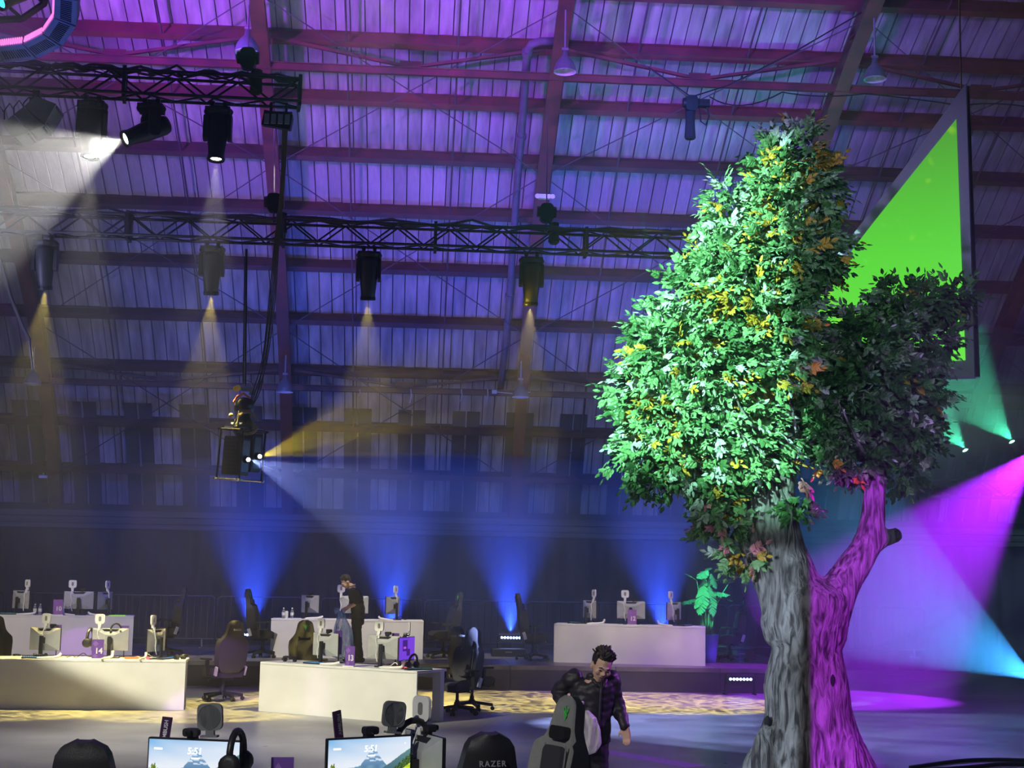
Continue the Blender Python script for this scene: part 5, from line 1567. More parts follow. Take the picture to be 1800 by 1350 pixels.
# ================================================================ FRONT DESK
def wallpaper(name):
    """alpine picture on the screens, as colours on a fine grid"""
    nx, nz = 128, 76
    rr = random.Random(4)
    def fbm(x, sd):
        return sum(math.sin(x * f + sd * (k + 1.3)) / f * 6 for k, f in enumerate((7.1, 15.7, 33.0, 71.0)))
    cols = []
    def lerp(a, b, t): return tuple(a[i] + (b[i] - a[i]) * t for i in range(3))
    for j in range(nz):
        for i in range(nx):
            x, z = (i + .5) / nx, (j + .5) / nz - 0.17
            sky = lerp((0.80, 0.85, 0.93), (0.16, 0.45, 0.80), max(0, min(1, (z - 0.38) / 0.45)) * (1 - 0.75 * x))
            cl = math.sin(x * 9 + z * 22 + math.sin(x * 5) * 2) * 0.5 + 0.5
            c = lerp(sky, (0.85, 0.88, 0.93), 0.35 * cl * (0.4 + x * 0.5))
            m1 = 0.30 + 0.30 * max(0, 1 - abs(x - 0.54) / 0.16) ** 1.2 + 0.10 * max(0, 1 - abs(x - 0.50) / 0.35) + 0.012 * fbm(x, 2)
            if z < m1:
                sn = (math.sin(x * 60 + z * 90) + math.sin(x * 23 - z * 70) > 0.1)
                c = (0.62, 0.74, 0.88) if (sn and z > 0.42) else lerp((0.09, 0.20, 0.38), (0.24, 0.42, 0.62), max(0, (z - 0.3) / 0.3))
                if z < 0.36: c = lerp((0.10, 0.22, 0.36), (0.16, 0.32, 0.46), (math.sin(x * 40) + 1) / 2)
            m2 = 0.25 + 0.36 * max(0, (x - 0.62) / 0.38) ** 0.9 + 0.01 * fbm(x, 5)
            if x > 0.60 and z < m2: c = lerp((0.05, 0.13, 0.20), (0.12, 0.26, 0.26), (z - 0.2) / 0.4)
            m3 = 0.22 + 0.30 * max(0, (x - 0.74) / 0.26) + 0.02 * math.sin(x * 140) * 0.8
            if x > 0.74 and z < m3: c = (0.02, 0.06, 0.02) if rr.random() < 0.6 else (0.10, 0.20, 0.03)
            tl = 0.20 + 0.22 * max(0, 1 - abs(x - 0.06) / 0.10) + 0.03 * math.sin(x * 190)
            if x < 0.17 and z < tl: c = (0.05, 0.10, 0.02) if rr.random() < 0.5 else (0.32, 0.40, 0.04)
            me = 0.17 + 0.03 * math.sin(x * 6 + 1) + 0.17 * max(0, (x - 0.75) / 0.25) ** 1.4
            if z < me:
                c = lerp((0.42, 0.62, 0.02), (0.80, 0.86, 0.06), (math.sin(x * 12 + z * 60) + 1) / 2)
            elif 0.30 < x < 0.62 and z < me + 0.06 and math.sin(x * 110) > 0.0: c = (0.03, 0.10, 0.04)
            cols.append(c)
    w, h = PW - 0.016, PH_ - 0.022
    vs = [(-w / 2 + w * i / nx, -0.0136, PB + 0.012 + h * j / nz) for j in range(nz + 1) for i in range(nx + 1)]
    fs = [(j * (nx + 1) + i, j * (nx + 1) + i + 1, (j + 1) * (nx + 1) + i + 1, (j + 1) * (nx + 1) + i) for j in range(nz) for i in range(nx)]
    me = bpy.data.meshes.new(name); me.from_pydata(vs, [], fs)
    ca = me.color_attributes.new('picture', 'FLOAT_COLOR', 'CORNER')
    flat = []
    for c in cols: flat += [c[0], c[1], c[2], 1.0] * 4
    ca.data.foreach_set('color', flat)
    m = bpy.data.materials.new('wallpaper'); m.use_nodes = True
    nt = m.node_tree; b = nt.nodes['Principled BSDF']
    at_ = nt.nodes.new('ShaderNodeVertexColor'); at_.layer_name = 'picture'
    nt.links.new(at_.outputs['Color'], b.inputs['Emission Color']); b.inputs['Emission Strength'].default_value = 1.05
    b.inputs['Base Color'].default_value = (0.01, 0.01, 0.01, 1); b.inputs['Roughness'].default_value = 0.3
    me.materials.append(m)
    return me
WP = wallpaper('wallpaper')
mat('screen_text', (1, 1, 1), emit=(1, 1, 1), estr=1.0)
def front_monitor(label, corner_px, Y, rz):
    """screen facing the camera; its upper left corner sits on a sight line"""
    t = monitor_proto('monitor', label, group='lit monitors on the front desk')
    c = at(corner_px[0], corner_px[1], Y)
    off = Matrix.Rotation(rz, 3, 'Z') @ Vector((-PW / 2, 0, 0))
    t.location = Vector((c.x - off.x, c.y - off.y, c.z - PB - PH_)); t.rotation_euler = (0, 0, rz)
    sc = [k for k in t.children if k.name.startswith('screen')][0]
    o = bpy.data.objects.new('picture', WP); C.objects.link(o); o.parent = sc
    text_obj('5:51', 0.052, 'clock_text', MATS['screen_text'], sc, (0.005, -0.015, PB + 0.275), (R(90), 0, 0), 0.0005, 1.0, 0.1, bold=0.0008)
    m = MB(); m.box((0.01, -0.0145, PB + 0.237), (0.05, 0.001, 0.008)); m.box((-0.215, -0.0145, PB + 0.283), (0.05, 0.001, 0.011)); m.box((0.235, -0.0145, PB + 0.298), (0.006, 0.001, 0.008)); m.build('small_print', MATS['screen_text'], sc)
    return t
fm1 = front_monitor('lit alpine meadow screen with a headset on its right corner', (262, 1302), 8.75, R(-15))
fm2 = front_monitor('lit alpine meadow screen turned a little left, beside the white monitor back', (574, 1291), 8.75, R(30))
FD = min(fm1.location.z, fm2.location.z)
fm1.location.z = fm1.location.z; 
# the desk both stand on
fdz = (fm1.location.z + fm2.location.z) / 2
p0 = Vector((at(200, 1380, 8.55).x, 8.45, 0)); 
fx0, fx1 = at(225, 1380, 8.9).x, at(778, 1380, 8.9).x
fd = thing('front_desk', 'white desk at the bottom edge under the two alpine screens', 'desk', ((fx0 + fx1) / 2, 8.95, 0))
m = MB(); m.box((0, 0, fdz - 0.02), (fx1 - fx0, 1.1, 0.035)); m.build('tabletop', MATS['white_paint'], fd)
for sx in (-1, 1):
    for sy in (-1, 1):
        m = MB(); m.box((sx * ((fx1 - fx0) / 2 - 0.08), sy * 0.48, (fdz - 0.038) / 2), (0.08, 0.06, fdz - 0.038)); m.build('leg', MATS['white_paint'], fd)
for f in (fm1, fm2): f.location.z = fdz
# monitor seen from its back at the right of the desk
rz3 = R(113)
c3 = at(748, 1272, 9.1)
fm3 = copy_tree(monp, (c3.x, c3.y, fdz), rz3, 'monitor seen from its white back at the right of the front desk')
mons['f3'] = (fm3.location.copy(), rz3); mons['f1'] = (fm1.location.copy(), R(-15)); mons['f2'] = (fm2.location.copy(), R(30))
fm3['group'] = 'monitor backs on the front desk'
p, rz = on_mon('f3', 0.06); o = copy_tree(pl, p + Vector((0, 0, 0.015)), rz + 0.3, 'white panel light with a slot on the monitor seen from its back in front', 'panel lights on the front desk')
p, rz = on_mon('f3', -0.04); copy_tree(wc, p, rz, 'webcam on the monitor seen from its back in front', 'webcams on the front desk')
# panel lights seen from behind, grey
def grey_light(id_, x, label, tilt):
    p, rz = on_mon(id_, x)
    t = thing('panel_light', label, 'light', p + Vector((0, 0, 0.012)), 0, 'panel lights on the front desk', (0, tilt, rz))
    m = MB(); m.rbox((0, 0.01, 0.11), (0.15, 0.02, 0.15), 0.035, 'y', 5); m.build('lamp_plate', MATS['light_back'], t)
    m = MB(); m.lathe([(0.0, 0.0), (0.066, 0.0), (0.068, 0.004)], (0, 0.0, 0.11), 24, (R(90), 0, 0)); m.build('disc', MATS['light_disc'], t)
    m = MB(); m.box((0, 0.01, 0.02), (0.05, 0.02, 0.04)); m.box((0, 0.0, 0.004), (0.10, 0.04, 0.012)); m.build('clip', MATS['light_back'], t)
grey_light('f1', 0.085, 'grey panel light seen from behind on the left alpine screen', R(-3))
grey_light('f2', 0.155, 'dark grey panel light seen from behind on the right alpine screen', R(6))
p, rz = on_mon('f1', -0.02); copy_tree(wc, p, rz, 'webcam on the left alpine screen', 'webcams on the front desk')
p, rz = on_mon('f2', -0.0); copy_tree(wc, p, rz, 'webcam on the right alpine screen', 'webcams on the front desk')
p, rz = on_mon('f1', 0.27, 0.28, -0.05); headset('black headset hanging on the right corner of the left alpine screen', p, 0, (0, 0, R(75)), 1.25)
p, rz = on_mon('f2', 0.31, 0.30, 0.06); headset('black headset hanging between the right alpine screen and the white monitor back', p, 0, (0, R(10), R(20)), 1.25)
# narrow placards standing behind the two screens
def placard(label, px, py_top, Y, txt, tilt, rz):
    c = at(px, py_top, Y); h = 0.24
    t = thing('placard', label, 'sign', (c.x, Y, fdz), 0, None, (0, 0, rz))
    H = c.z - fdz
    m = MB(); m.box((0, 0, 0), (0.062, 0.012, h)); m.v = [tuple(Matrix.Rotation(tilt, 3, 'Y') @ Vector(v) + Vector((0, 0, H - h / 2))) for v in m.v]; m.build('card', MATS['sign_dark'], t)
    m = MB(); m.bar((0, 0.012, 0.01), (0, 0.012, H - h / 2), 0.015); m.box((0, 0.0, 0.006), (0.10, 0.10, 0.012)); m.build('stand', MATS['black_plastic'], t)
    text_obj(txt, 0.033, 'lettering', MATS['sign_text'] if tilt > 0 else MATS['text_grey'], t, (0.003, -0.0075, H - 0.082), (R(90), R(-90) + tilt, 0), 0.0005, 1.0, bold=0.0006)
placard('dark purple placard reading AMBUSH behind the left alpine screen', 291, 1260, 9.25, 'AMBUSH', R(6), R(5))
placard('dark purple placard reading AMBUSH behind the right alpine screen', 596, 1249, 9.25, 'AMBUSH', R(-10), R(45))
c = at(497, 1331, 9.2)
t = thing('table_sign', 'purple card with its top edge showing between the two alpine screens', 'sign', (c.x, 9.2, fdz), R(6))
hh = c.z - fdz
m = MB(); m.box((0, 0, hh / 2 + 0.006), (0.135, 0.012, hh - 0.012)); m.build('card', MATS['sign_purple'], t)
m = MB(); m.add([(-0.05, -0.008, hh - 0.07), (0.0, -0.008, hh - 0.07), (-0.025, -0.008, hh - 0.03)], [(0, 1, 2)]); m.build('triangle_print', MATS['sign_light'], t)
m = MB(); m.box((0, 0, 0.006), (0.16, 0.09, 0.012)); m.build('foot', MATS['white_paint'], t)

# ================================================================ STAGE FURNISHINGS: LED bars, barriers, plant
def led_bar(label, c, zfloor):
    t = thing('led_uplight', label, 'stage light', c, 0, 'blue led bars shining up the back of the stage')
    m = MB(); m.prism([(-0.10, -0.10), (0.10, -0.07), (0.10, 0.05), (-0.07, 0.10), (-0.10, 0.06)], 0.52, (0, 0.10, 0), 1, 2, 0); m.build('housing', MATS['fixture_black'], t)
    for k in range(7):
        m = MB(); m.ball((-0.192 + 0.064 * k, 0.0, 0.0), 0.025, 10, 6, (1, 0.6, 1)); m.build('cell', MATS['led_blue'], t, smooth=True)
    m = MB()
    for s in (-1, 1):
        m.bar((s * 0.28, 0.10, 0.0), (s * 0.28, 0.10, zfloor - c.z + 0.02), 0.02, 0.05, up=(0, 1, 0)); m.box((s * 0.27, 0.10, 0.0), (0.03, 0.05, 0.05)); m.box((s * 0.28, 0.10, zfloor - c.z + 0.012), (0.03, 0.26, 0.024))
    m.build('stand', MATS['black_metal'], t)
    return t
BARS = []
for (px, py, Y, z, lab) in ((440, 1116, 32.0, SZ, 'blue led bar on the stage between the purple lit chair and the bottles'), (898, 1121, 32.0, SZ, 'blue led bar on the stage left of the chair at table 12'),
                            (1302, 1194, SY0 - 0.35, 0.0, 'blue led bar on the floor in front of the stage beside the tree'),
                            (690, 1118, 32.0, SZ, 'blue led bar on the stage hidden behind the table right of the man'), (1165, 1122, 32.0, SZ, 'blue led bar on the stage hidden behind table 12')):
    c = at(px, py, Y); led_bar(lab, c, z); BARS.append(c)
for i, c in enumerate(BARS):
    spot('led_bar_beam', c + Vector((0, -0.03, 0.12)), c + Vector((-0.02, 0.25, 1.0)), (2200 if i != 2 else 1300), (0.03, 0.09, 1.0), 64, 1.0, 0.05)

bar_mesh = None
mat('barrier_steel', (0.10, 0.10, 0.12), rough=0.4, metal=0.5)
def barrier(label, x, Y, z, w=2.2):
    global bar_mesh
    t = thing('crowd_barrier', label, 'barrier', (x, Y, z), 0, 'steel crowd barriers along the back of the stage')
    m = MB(); m.tube([(-w / 2, 0, 0.18), (-w / 2, 0, 1.05), (-w / 2 + 0.06, 0, 1.1), (w / 2 - 0.06, 0, 1.1), (w / 2, 0, 1.05), (w / 2, 0, 0.18), (-w / 2, 0, 0.18)], 0.02, 6); m.build('frame', MATS['barrier_steel'], t, smooth=True)
    if bar_mesh is None:
        b = MB(); b.tube([(0, 0, 0.18), (0, 0, 1.09)], 0.008, 5); bar_mesh = b.mesh('upright_bar', MATS['barrier_steel'])
    for k in range(14):
        o = bpy.data.objects.new('upright_bar', bar_mesh); C.objects.link(o); o.parent = t; o.location.x = -w / 2 + w * (k + 1) / 15
    for s in (-1, 1):
        m = MB(); m.bar((s * (w / 2 - 0.25), -0.28, 0.012), (s * (w / 2 - 0.25), 0.28, 0.012), 0.05, 0.02); m.bar((s * (w / 2 - 0.25), 0, 0.02), (s * (w / 2 - 0.25), 0, 0.19), 0.03); m.build('foot', MATS['grey_metal'], t)
labs = ['behind sign 10', 'behind the dark chair right of table 10', 'behind the first led bar', 'behind the bottles on the stage table', 'behind the dark turned monitor right of the man',
        'behind the dim chair right of the man', 'behind the chair left of table 12', 'behind the middle of the table left of the plant', 'behind the green plant', 'at the far left end behind the two water bottles']
xs = [at(100, 1100, 33.0).x + 2.26 * k for k in range(9)] + [at(100, 1100, 33.0).x - 2.26]
for lab, x in zip(labs, xs):
    barrier('steel crowd barrier ' + lab, x, 33.0, SZ)

# ---- tall broad leaved plant in a teal pot
mat('leaf_mint', (0.18, 0.46, 0.20), (0.12, 0.36, 0.15), rough=0.45, scale=5)
mat('leaf_dark', (0.06, 0.16, 0.07), (0.04, 0.12, 0.05), rough=0.45, scale=5)
mat('pot_teal', (0.14, 0.42, 0.50), (0.12, 0.36, 0.44), rough=0.5)
mat('stem_green', (0.16, 0.36, 0.16), rough=0.5)
PB_ = Vector((at(1243, 1100, 30.0).x, 30.0, SZ))
plant = thing('potted_plant', 'tall broad leaved plant lit mint green in a teal pot right of table 12', 'plant', PB_)
m = MB(); m.lathe([(0.0, 0.0), (0.17, 0.0), (0.20, 0.2), (0.235, 0.54), (0.25, 0.56), (0.235, 0.57), (0.20, 0.50), (0.0, 0.50)], n=24); m.build('pot', MATS['pot_teal'], plant, smooth=True)
m = MB(); m.lathe([(0.0, 0.51), (0.205, 0.505)], n=16); m.build('soil', mat('soil', (0.03, 0.02, 0.015), rough=0.9), plant)
def big_leaf(base, bend, tip, length, width, mm, droop=0.5, sd=0):
    rr = random.Random(sd)
    base, bend, tip = Vector(base), Vector(bend), Vector(tip)
    st = [base * (1 - u) ** 2 + (base.lerp(bend, 0.5) + Vector((0, 0, 0.25))) * 2 * u * (1 - u) + bend * u * u for u in [k / 6 for k in range(7)]]
    m = MB(); m.tube(st, [0.018 - 0.010 * k / 6 for k in range(7)], 6); s = m.build('stem', MATS['stem_green'], plant, smooth=True)
    d = (tip - bend); L = d.length; d.normalize()
    side = d.cross(Vector((0, 0, 1)))
    if side.length < 0.15: side = Vector((1, 0.3, 0))
    side.normalize()
    # turn the blade towards the hall
    nrm_ = side.cross(d); 
    side = (Matrix.Rotation(rr.uniform(-0.5, 0.5), 3, d) @ side)
    K = 11
    m = MB()
    for sgn in (-1, 1):
        for k in range(K):
            u0, u1 = k / K, (k + 1) / K - 0.012
            def pt(u, w): 
                c = bend + d * (L * u) + Vector((0, 0, -droop * (u ** 2) * L * 0.5))
                ww = width * max(0.02, math.sin(PI * min(0.98, 0.08 + 0.9 * u))) ** 0.7
                return c + side * (sgn * w * ww) + Vector((0, 0, -abs(w) * ww * 0.35 * (1 + 0.3 * math.sin(k * 1.7))))
            m.add([pt(u0, 0), pt(u1, 0), pt(u1 + 0.04, 0.55), pt(u0 + 0.04, 0.55), pt(u1 + 0.05, 1.0), pt(u0 + 0.06, 0.97)], [(0, 1, 2, 3), (3, 2, 4, 5)])
    m.build('leaf_blade', MATS[mm], s)
def pp(px, py, dy=0.0):
    return at(px, py, 30.0 + dy) - PB_
crown0 = Vector((0, 0, 0.5))
LV = [((1238, 1016), (1231, 1046), 0.20, 'leaf_mint', 0), ((1244, 1002), (1226, 1012), 0.16, 'leaf_mint', -.1), ((1240, 1000), (1252, 996), 0.10, 'leaf_dark', .1), ((1250, 1008), (1258, 1030), 0.18, 'leaf_mint', -.1),
      ((1255, 1020), (1292, 1014), 0.17, 'leaf_dark', .1), ((1290, 1014), (1314, 1013), 0.05, 'leaf_dark', .1), ((1250, 1040), (1282, 1040), 0.18, 'leaf_mint', .0), ((1225, 1020), (1200, 1001), 0.06, 'leaf_mint', .1),
      ((1228, 1052), (1192, 1056), 0.13, 'leaf_dark', .0), ((1238, 1030), (1230, 1072), 0.22, 'leaf_mint', -.15), ((1246, 1030), (1254, 1074), 0.20, 'leaf_mint', -.12), ((1262, 1050), (1288, 1052), 0.12, 'leaf_dark', .1),
      ((1236, 1040), (1222, 1064), 0.16, 'leaf_mint', -.1)]
for i, (b, tp, w, mm, dy) in enumerate(LV):
    a = 2 * PI * i / len(LV)
    big_leaf(crown0 + Vector((0.10 * math.cos(a), 0.10 * math.sin(a), 0)), pp(*b, dy), pp(*tp, dy - 0.1), 0.5, w * 0.8, mm, 0.35, i)
spot('plant_light', at(1120, 330, 21.0), PB_ + Vector((0, 0, 1.35)), 11000, (0.12, 1.0, 0.62), 6.0, 0.3, 0.03)

# cases and bits at the stage back
for (px, Y, w, h, lab) in ((893, 31.2, 0.7, 0.16, 'low black equipment case under the led bar left of table 12'), (1300, 31.5, 0.6, 0.2, 'low black case behind the dark chair by the tree')):
    p = Vector((at(px, 1150, Y).x, Y, SZ))
    t = thing('equipment_case', lab, 'case', p)
    m = MB(); m.box((0, 0, h / 2), (w, 0.4, h)); m.build('body', MATS['black_plastic'], t, bevel=0.01)
    m = MB(); m.box((0, -0.205, h * 0.6), (0.14, 0.015, 0.03)); m.build('handle', MATS['grey_metal'], t)
# flat violet strip on the floor, and cables
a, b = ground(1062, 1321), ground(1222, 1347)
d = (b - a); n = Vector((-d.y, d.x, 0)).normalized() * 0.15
mat('strip_violet', (0.62, 0.30, 0.85), (0.5, 0.22, 0.75), rough=0.4)
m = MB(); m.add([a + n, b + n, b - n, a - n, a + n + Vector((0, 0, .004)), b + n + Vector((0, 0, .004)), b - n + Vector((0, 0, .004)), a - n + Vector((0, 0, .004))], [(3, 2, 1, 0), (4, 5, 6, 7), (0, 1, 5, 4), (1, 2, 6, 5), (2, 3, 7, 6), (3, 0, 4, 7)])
tag(m.build('floor_strip', MATS['strip_violet']), 'violet strip on the floor right of the walking person', 'tape')
for k, (pts, lab) in enumerate((([(1600, 1352), (1680, 1341), (1740, 1338), (1830, 1340)], 'black cable on the floor at the lower right, upper of the two'), ([(1640, 1356), (1720, 1350), (1760, 1346), (1830, 1347)], 'black cable on the floor at the lower right, lower of the two'))):
    m = MB(); m.tube(catmull([tuple(ground(*p) + Vector((0, 0, 0.02))) for p in pts], 6), 0.022, 7)
    tag(m.build('floor_cable', MATS['cable_black']), lab, 'cable')

# ================================================================ PEOPLE
def limb(m, pts, rs, n=10):
    m.tube(catmull([tuple(p) for p in pts], 5), [rs[min(int(i / 5), len(rs) - 2)] * (1 - (i % 5) / 5) + rs[min(int(i / 5), len(rs) - 2) + 1] * ((i % 5) / 5) if i < 5 * (len(rs) - 1) else rs[-1] for i in range(5 * (len(rs) - 1) + 1)], n)
    m.ball(pts[0], rs[0], n, 6); m.ball(pts[-1], rs[-1], n, 6)
def torso(m, secs, n=18, grow=0.0):
    """elliptic sections (centre, half width, half depth, turn)"""
    K = []
    for i in range(len(secs) - 1):
        for k in range(4):
            t = k / 4
            a, b = secs[i], secs[i + 1]
            K.append((Vector(a[0]).lerp(Vector(b[0]), t), a[1] + (b[1] - a[1]) * t, a[2] + (b[2] - a[2]) * t, a[3] + (b[3] - a[3]) * t))
    K.append((Vector(secs[-1][0]), secs[-1][1], secs[-1][2], secs[-1][3]))
    vs = []
    for c, w, d, tw in K:
        for q in range(n):
            a = 2 * PI * q / n
            v = Vector(((w + grow) * math.cos(a), (d + grow) * math.sin(a), 0))
            vs.append(c + Matrix.Rotation(tw, 3, 'Z') @ v)
    fs = []
    for i in range(len(K) - 1):
        for q in range(n):
            l = (q + 1) % n
            fs.append((i * n + q, i * n + l, (i + 1) * n + l, (i + 1) * n + q))
    fs.append(tuple(range(n - 1, -1, -1))); fs.append(tuple(range((len(K) - 1) * n, len(K) * n)))
    m.add(vs, fs)
def head(m, c, Rh, s=1.0):
    """face looks along local -Y"""
    def T(p): return Vector(c) + Rh @ (Vector(p) * s)
    def el(p, r, sc): m.ball(T(p), r * s, 14, 10, sc, Rh)
    el((0, 0.012, 0.03), 0.1, (0.78, 0.98, 0.98))          # skull
    el((0, -0.018, -0.035), 0.08, (0.78, 0.90, 1.0))       # face
    el((0, -0.045, -0.088), 0.035, (0.95, 0.8, 0.75))      # chin
    el((0, -0.088, 0.012), 0.03, (1.9, 0.45, 0.5))         # brow
    m.tube([T((0, -0.088, 0.005)), T((0, -0.104, -0.022)), T((0, -0.112, -0.036))], [0.009 * s, 0.013 * s, 0.017 * s], 8)
    m.ball(T((0.011, -0.100, -0.038)), 0.010 * s, 8, 6); m.ball(T((-0.011, -0.100, -0.038)), 0.010 * s, 8, 6)
    el((0, -0.083, -0.062), 0.022, (1.1, 0.6, 0.36))       # lips
    for sx in (-1, 1):
        el((sx * 0.045, -0.070, -0.025), 0.03, (0.9, 0.7, 0.9))   # cheeks
        el((sx * 0.08, 0.012, -0.012), 0.034, (0.35, 0.62, 1.0))  # ears
def hand(m, w, d, up, s=1.0, curl=0.6, thumb=1):
    """palm from the wrist along d; fingers curl towards up"""
    d = Vector(d).normalized(); up = Vector(up); up = (up - d * up.dot(d)).normalized(); sd = d.cross(up)
    w = Vector(w)
    Mx = Matrix((sd, d, up)).transposed()
    m.box(w + d * 0.045 * s, (0.078 * s, 0.095 * s, 0.03 * s), Mx)
    m.ball(w + d * 0.045 * s, 0.042 * s, 10, 6, (0.95, 1.15, 0.45), Mx)
    for k, (x, L) in enumerate(((-0.030, 0.066), (-0.010, 0.076), (0.011, 0.070), (0.030, 0.054))):
        p = w + d * 0.09 * s + sd * x * s
        a = 0.0; pts = [p - d * 0.02 * s, p]
        for sg, f in enumerate((0.45, 0.32, 0.23)):
            a += curl * (0.7 if sg == 0 else 1.0)
            p = p + (d * math.cos(a) + up * math.sin(a)) * L * f * s * 1.15
            pts.append(p)
        m.tube(pts, [0.0092 * s] * 2 + [0.0088 * s, 0.008 * s, 0.0065 * s], 7); m.ball(pts[-1], 0.0065 * s, 6, 4)
    p = w + d * 0.025 * s + sd * (thumb * -0.036) * s
    q = p + (d * 0.6 + sd * (thumb * -0.55) + up * 0.45).normalized() * 0.036 * s
    r_ = q + (d * 0.85 + sd * (thumb * 0.0) + up * 0.5).normalized() * 0.030 * s
    m.tube([p, q, r_], [0.013 * s, 0.0105 * s, 0.008 * s], 7); m.ball(r_, 0.008 * s, 6, 4)
def fuse(m, name, mm, parent, voxel=0.011, smooth_it=3, decim=None, loc=None):
    o = m.build(name, mm, None)
    r = o.modifiers.new('r', 'REMESH'); r.mode = 'VOXEL'; r.voxel_size = voxel
    s = o.modifiers.new('s', 'SMOOTH'); s.iterations = smooth_it; s.factor = 0.5
    bpy.context.view_layer.update()
    me = eval_mesh(o, name)
    bpy.data.objects.remove(o)
    me.materials.clear(); me.materials.append(mm)
    me.polygons.foreach_set('use_smooth', [True] * len(me.polygons))
    ob = bpy.data.objects.new(name, me); C.objects.link(ob)
    ob.parent = parent
    if loc is not None: ob.location = loc
    return ob
def wrinkle(o, amp, freq, sd=0):
    rr = random.Random(sd)
    from mathutils import noise
    me = o.data
    for v in me.vertices:
        n = noise.noise(Vector((v.co.x * freq, v.co.y * freq, v.co.z * freq * 1.8 + sd)))
        v.co += v.normal * n * amp
    me.update()

# ---- the person walking towards the camera with a clear bag
PY = 12.35
FEET = Vector((at(1040, 1464, PY).x, PY, 0))
SC1 = 210.0
def J(px, py, dy=0.0):
    q = at(px, py, PY)
    return Vector((q.x - FEET.x, dy, q.z))
body = MB()
pel, sto, che, nk = J(1036, 1300), J(1037, 1262, 0.0), J(1041, 1218, -0.02), J(1049, 1190, -0.05)
hc = J(1054, 1169, -0.12)
Rh1 = Euler((R(24), R(11), R(14))).to_matrix()
shR, elR, wrR = J(1009, 1191, -0.01), J(983, 1220, 0.10), J(996, 1241, -0.10)
shL, elL, wrL = J(1073, 1193, -0.02), J(1086, 1237, 0.03), J(1096, 1276, -0.08)
hpR, knR, anR = J(1021, 1312), J(1018, 1388, -0.08), J(1014, 1452, 0.04)
hpL, knL, anL = J(1050, 1312), J(1052, 1390, -0.02), J(1056, 1448, 0.14)
def figure(m, grow=0.0, upto='all'):
    torso(m, [(pel, .155, .11, 0), (sto, .15, .105, 0), (che, .165, .115, 0), (che.lerp(nk, .6), .15, .10, 0), (nk, .07, .065, 0)], grow=grow)
figure(body)
limb(body, [nk - Vector((0, 0, .03)), nk.lerp(hc, .5), hc + Vector((0, .02, -.03))], [.062, .052, .055])
head(body, hc, Rh1, 0.98)
limb(body, [shR, elR, wrR], [.055, .042, .028]); limb(body, [shL, elL, wrL], [.055, .042, .028])
hand(body, wrR + Vector((0.02, -0.02, -0.01)), (0.65, -0.45, -0.35), (0.0, -0.4, -0.9), 0.95, 0.95, 1)
hand(body, wrL, (0.16, -0.10, -1), (-0.5, -0.85, 0), 0.95, 0.45, -1)
limb(body, [hpR, knR, anR], [.085, .058, .042]); limb(body, [hpL, knL, anL], [.085, .058, .042])
for an, tw in ((anR, -0.1), (anL, 0.15)):
    limb(body, [an + Vector((0, .03, -.03)), Vector((an.x + tw * .1, an.y - .12, .045)), Vector((an.x + tw * .2, an.y - .20, .035))], [.04, .038, .03])
p1 = fuse(body, 'person', MATS['skin'], None, 0.0085, 2, loc=FEET)
tag(p1, 'person in a dark jacket with tousled dark hair walking and carrying a clear plastic bag', 'person')
def clothing(name, fn, mm, wr=0.012, vox=0.012, sd=1, parent=p1, sm=4):
    m = MB(); fn(m)
    o = fuse(m, name, mm, parent, vox, sm)
    wrinkle(o, wr, 14, sd)
    return o
def jack(m):
    torso(m, [(pel + Vector((0, 0, -.02)), .175, .13, 0), (pel.lerp(sto, .5), .178, .132, 0), (sto, .172, .128, 0), (che, .185, .135, 0), (che.lerp(nk, .55), .17, .12, 0), (nk + Vector((0, .01, -.01)), .085, .08, 0)])
    for (a, b, c) in ((shR, elR, wrR), (shL, elL, wrL)):
        limb(m, [a, b, b.lerp(c, .92)], [.078, .062, .047])
    # collar
    for k in range(24):
        a = 2 * PI * k / 24
        if abs(a - 1.5 * PI) < 0.55: continue
        m.ball(nk + Vector((.075 * math.cos(a), .01 + .07 * math.sin(a), .012)), .022, 8, 5)
jk = clothing('jacket', jack, MATS['jacket'], 0.014)
# front edges and a pocket flap of the open jacket
m = MB()
m.tube([nk + Vector((.03, -.085, -.02)), che + Vector((.05, -.142, .02)), sto + Vector((.06, -.137, 0)), pel + Vector((.07, -.138, -.03))], [.010, .012, .012, .012], 6)
m.tube([nk + Vector((-.05, -.08, -.01)), nk + Vector((-.01, -.115, -.07))], [.016, .006], 6); m.tube([nk + Vector((.06, -.08, -.01)), nk + Vector((.03, -.115, -.08))], [.016, .006], 6)
m.build('lapel', MATS['jacket'], p1, smooth=True)
def trou(m):
    torso(m, [(pel + Vector((0, 0, -.10)), .165, .122, 0), (pel, .162, .12, 0), (pel + Vector((0, 0, .06)), .155, .112, 0)])
    limb(m, [hpR, knR, anR + Vector((0, 0, .02))], [.098, .075, .068]); limb(m, [hpL, knL, anL + Vector((0, 0, .02))], [.098, .075, .068])
clothing('trousers', trou, MATS['trousers'], 0.010, sd=4)
def shoes(m):
    for an, tw in ((anR, -0.1), (anL, 0.15)):
        limb(m, [Vector((an.x, an.y + .05, .05)), Vector((an.x + tw * .1, an.y - .10, .055)), Vector((an.x + tw * .2, an.y - .20, .042))], [.05, .05, .04])
        m.box((an.x + tw * .1, an.y - .08, .016), (.09, .28, .03))
clothing('shoes', shoes, MATS['dark_rubber'], 0.002, sd=5)
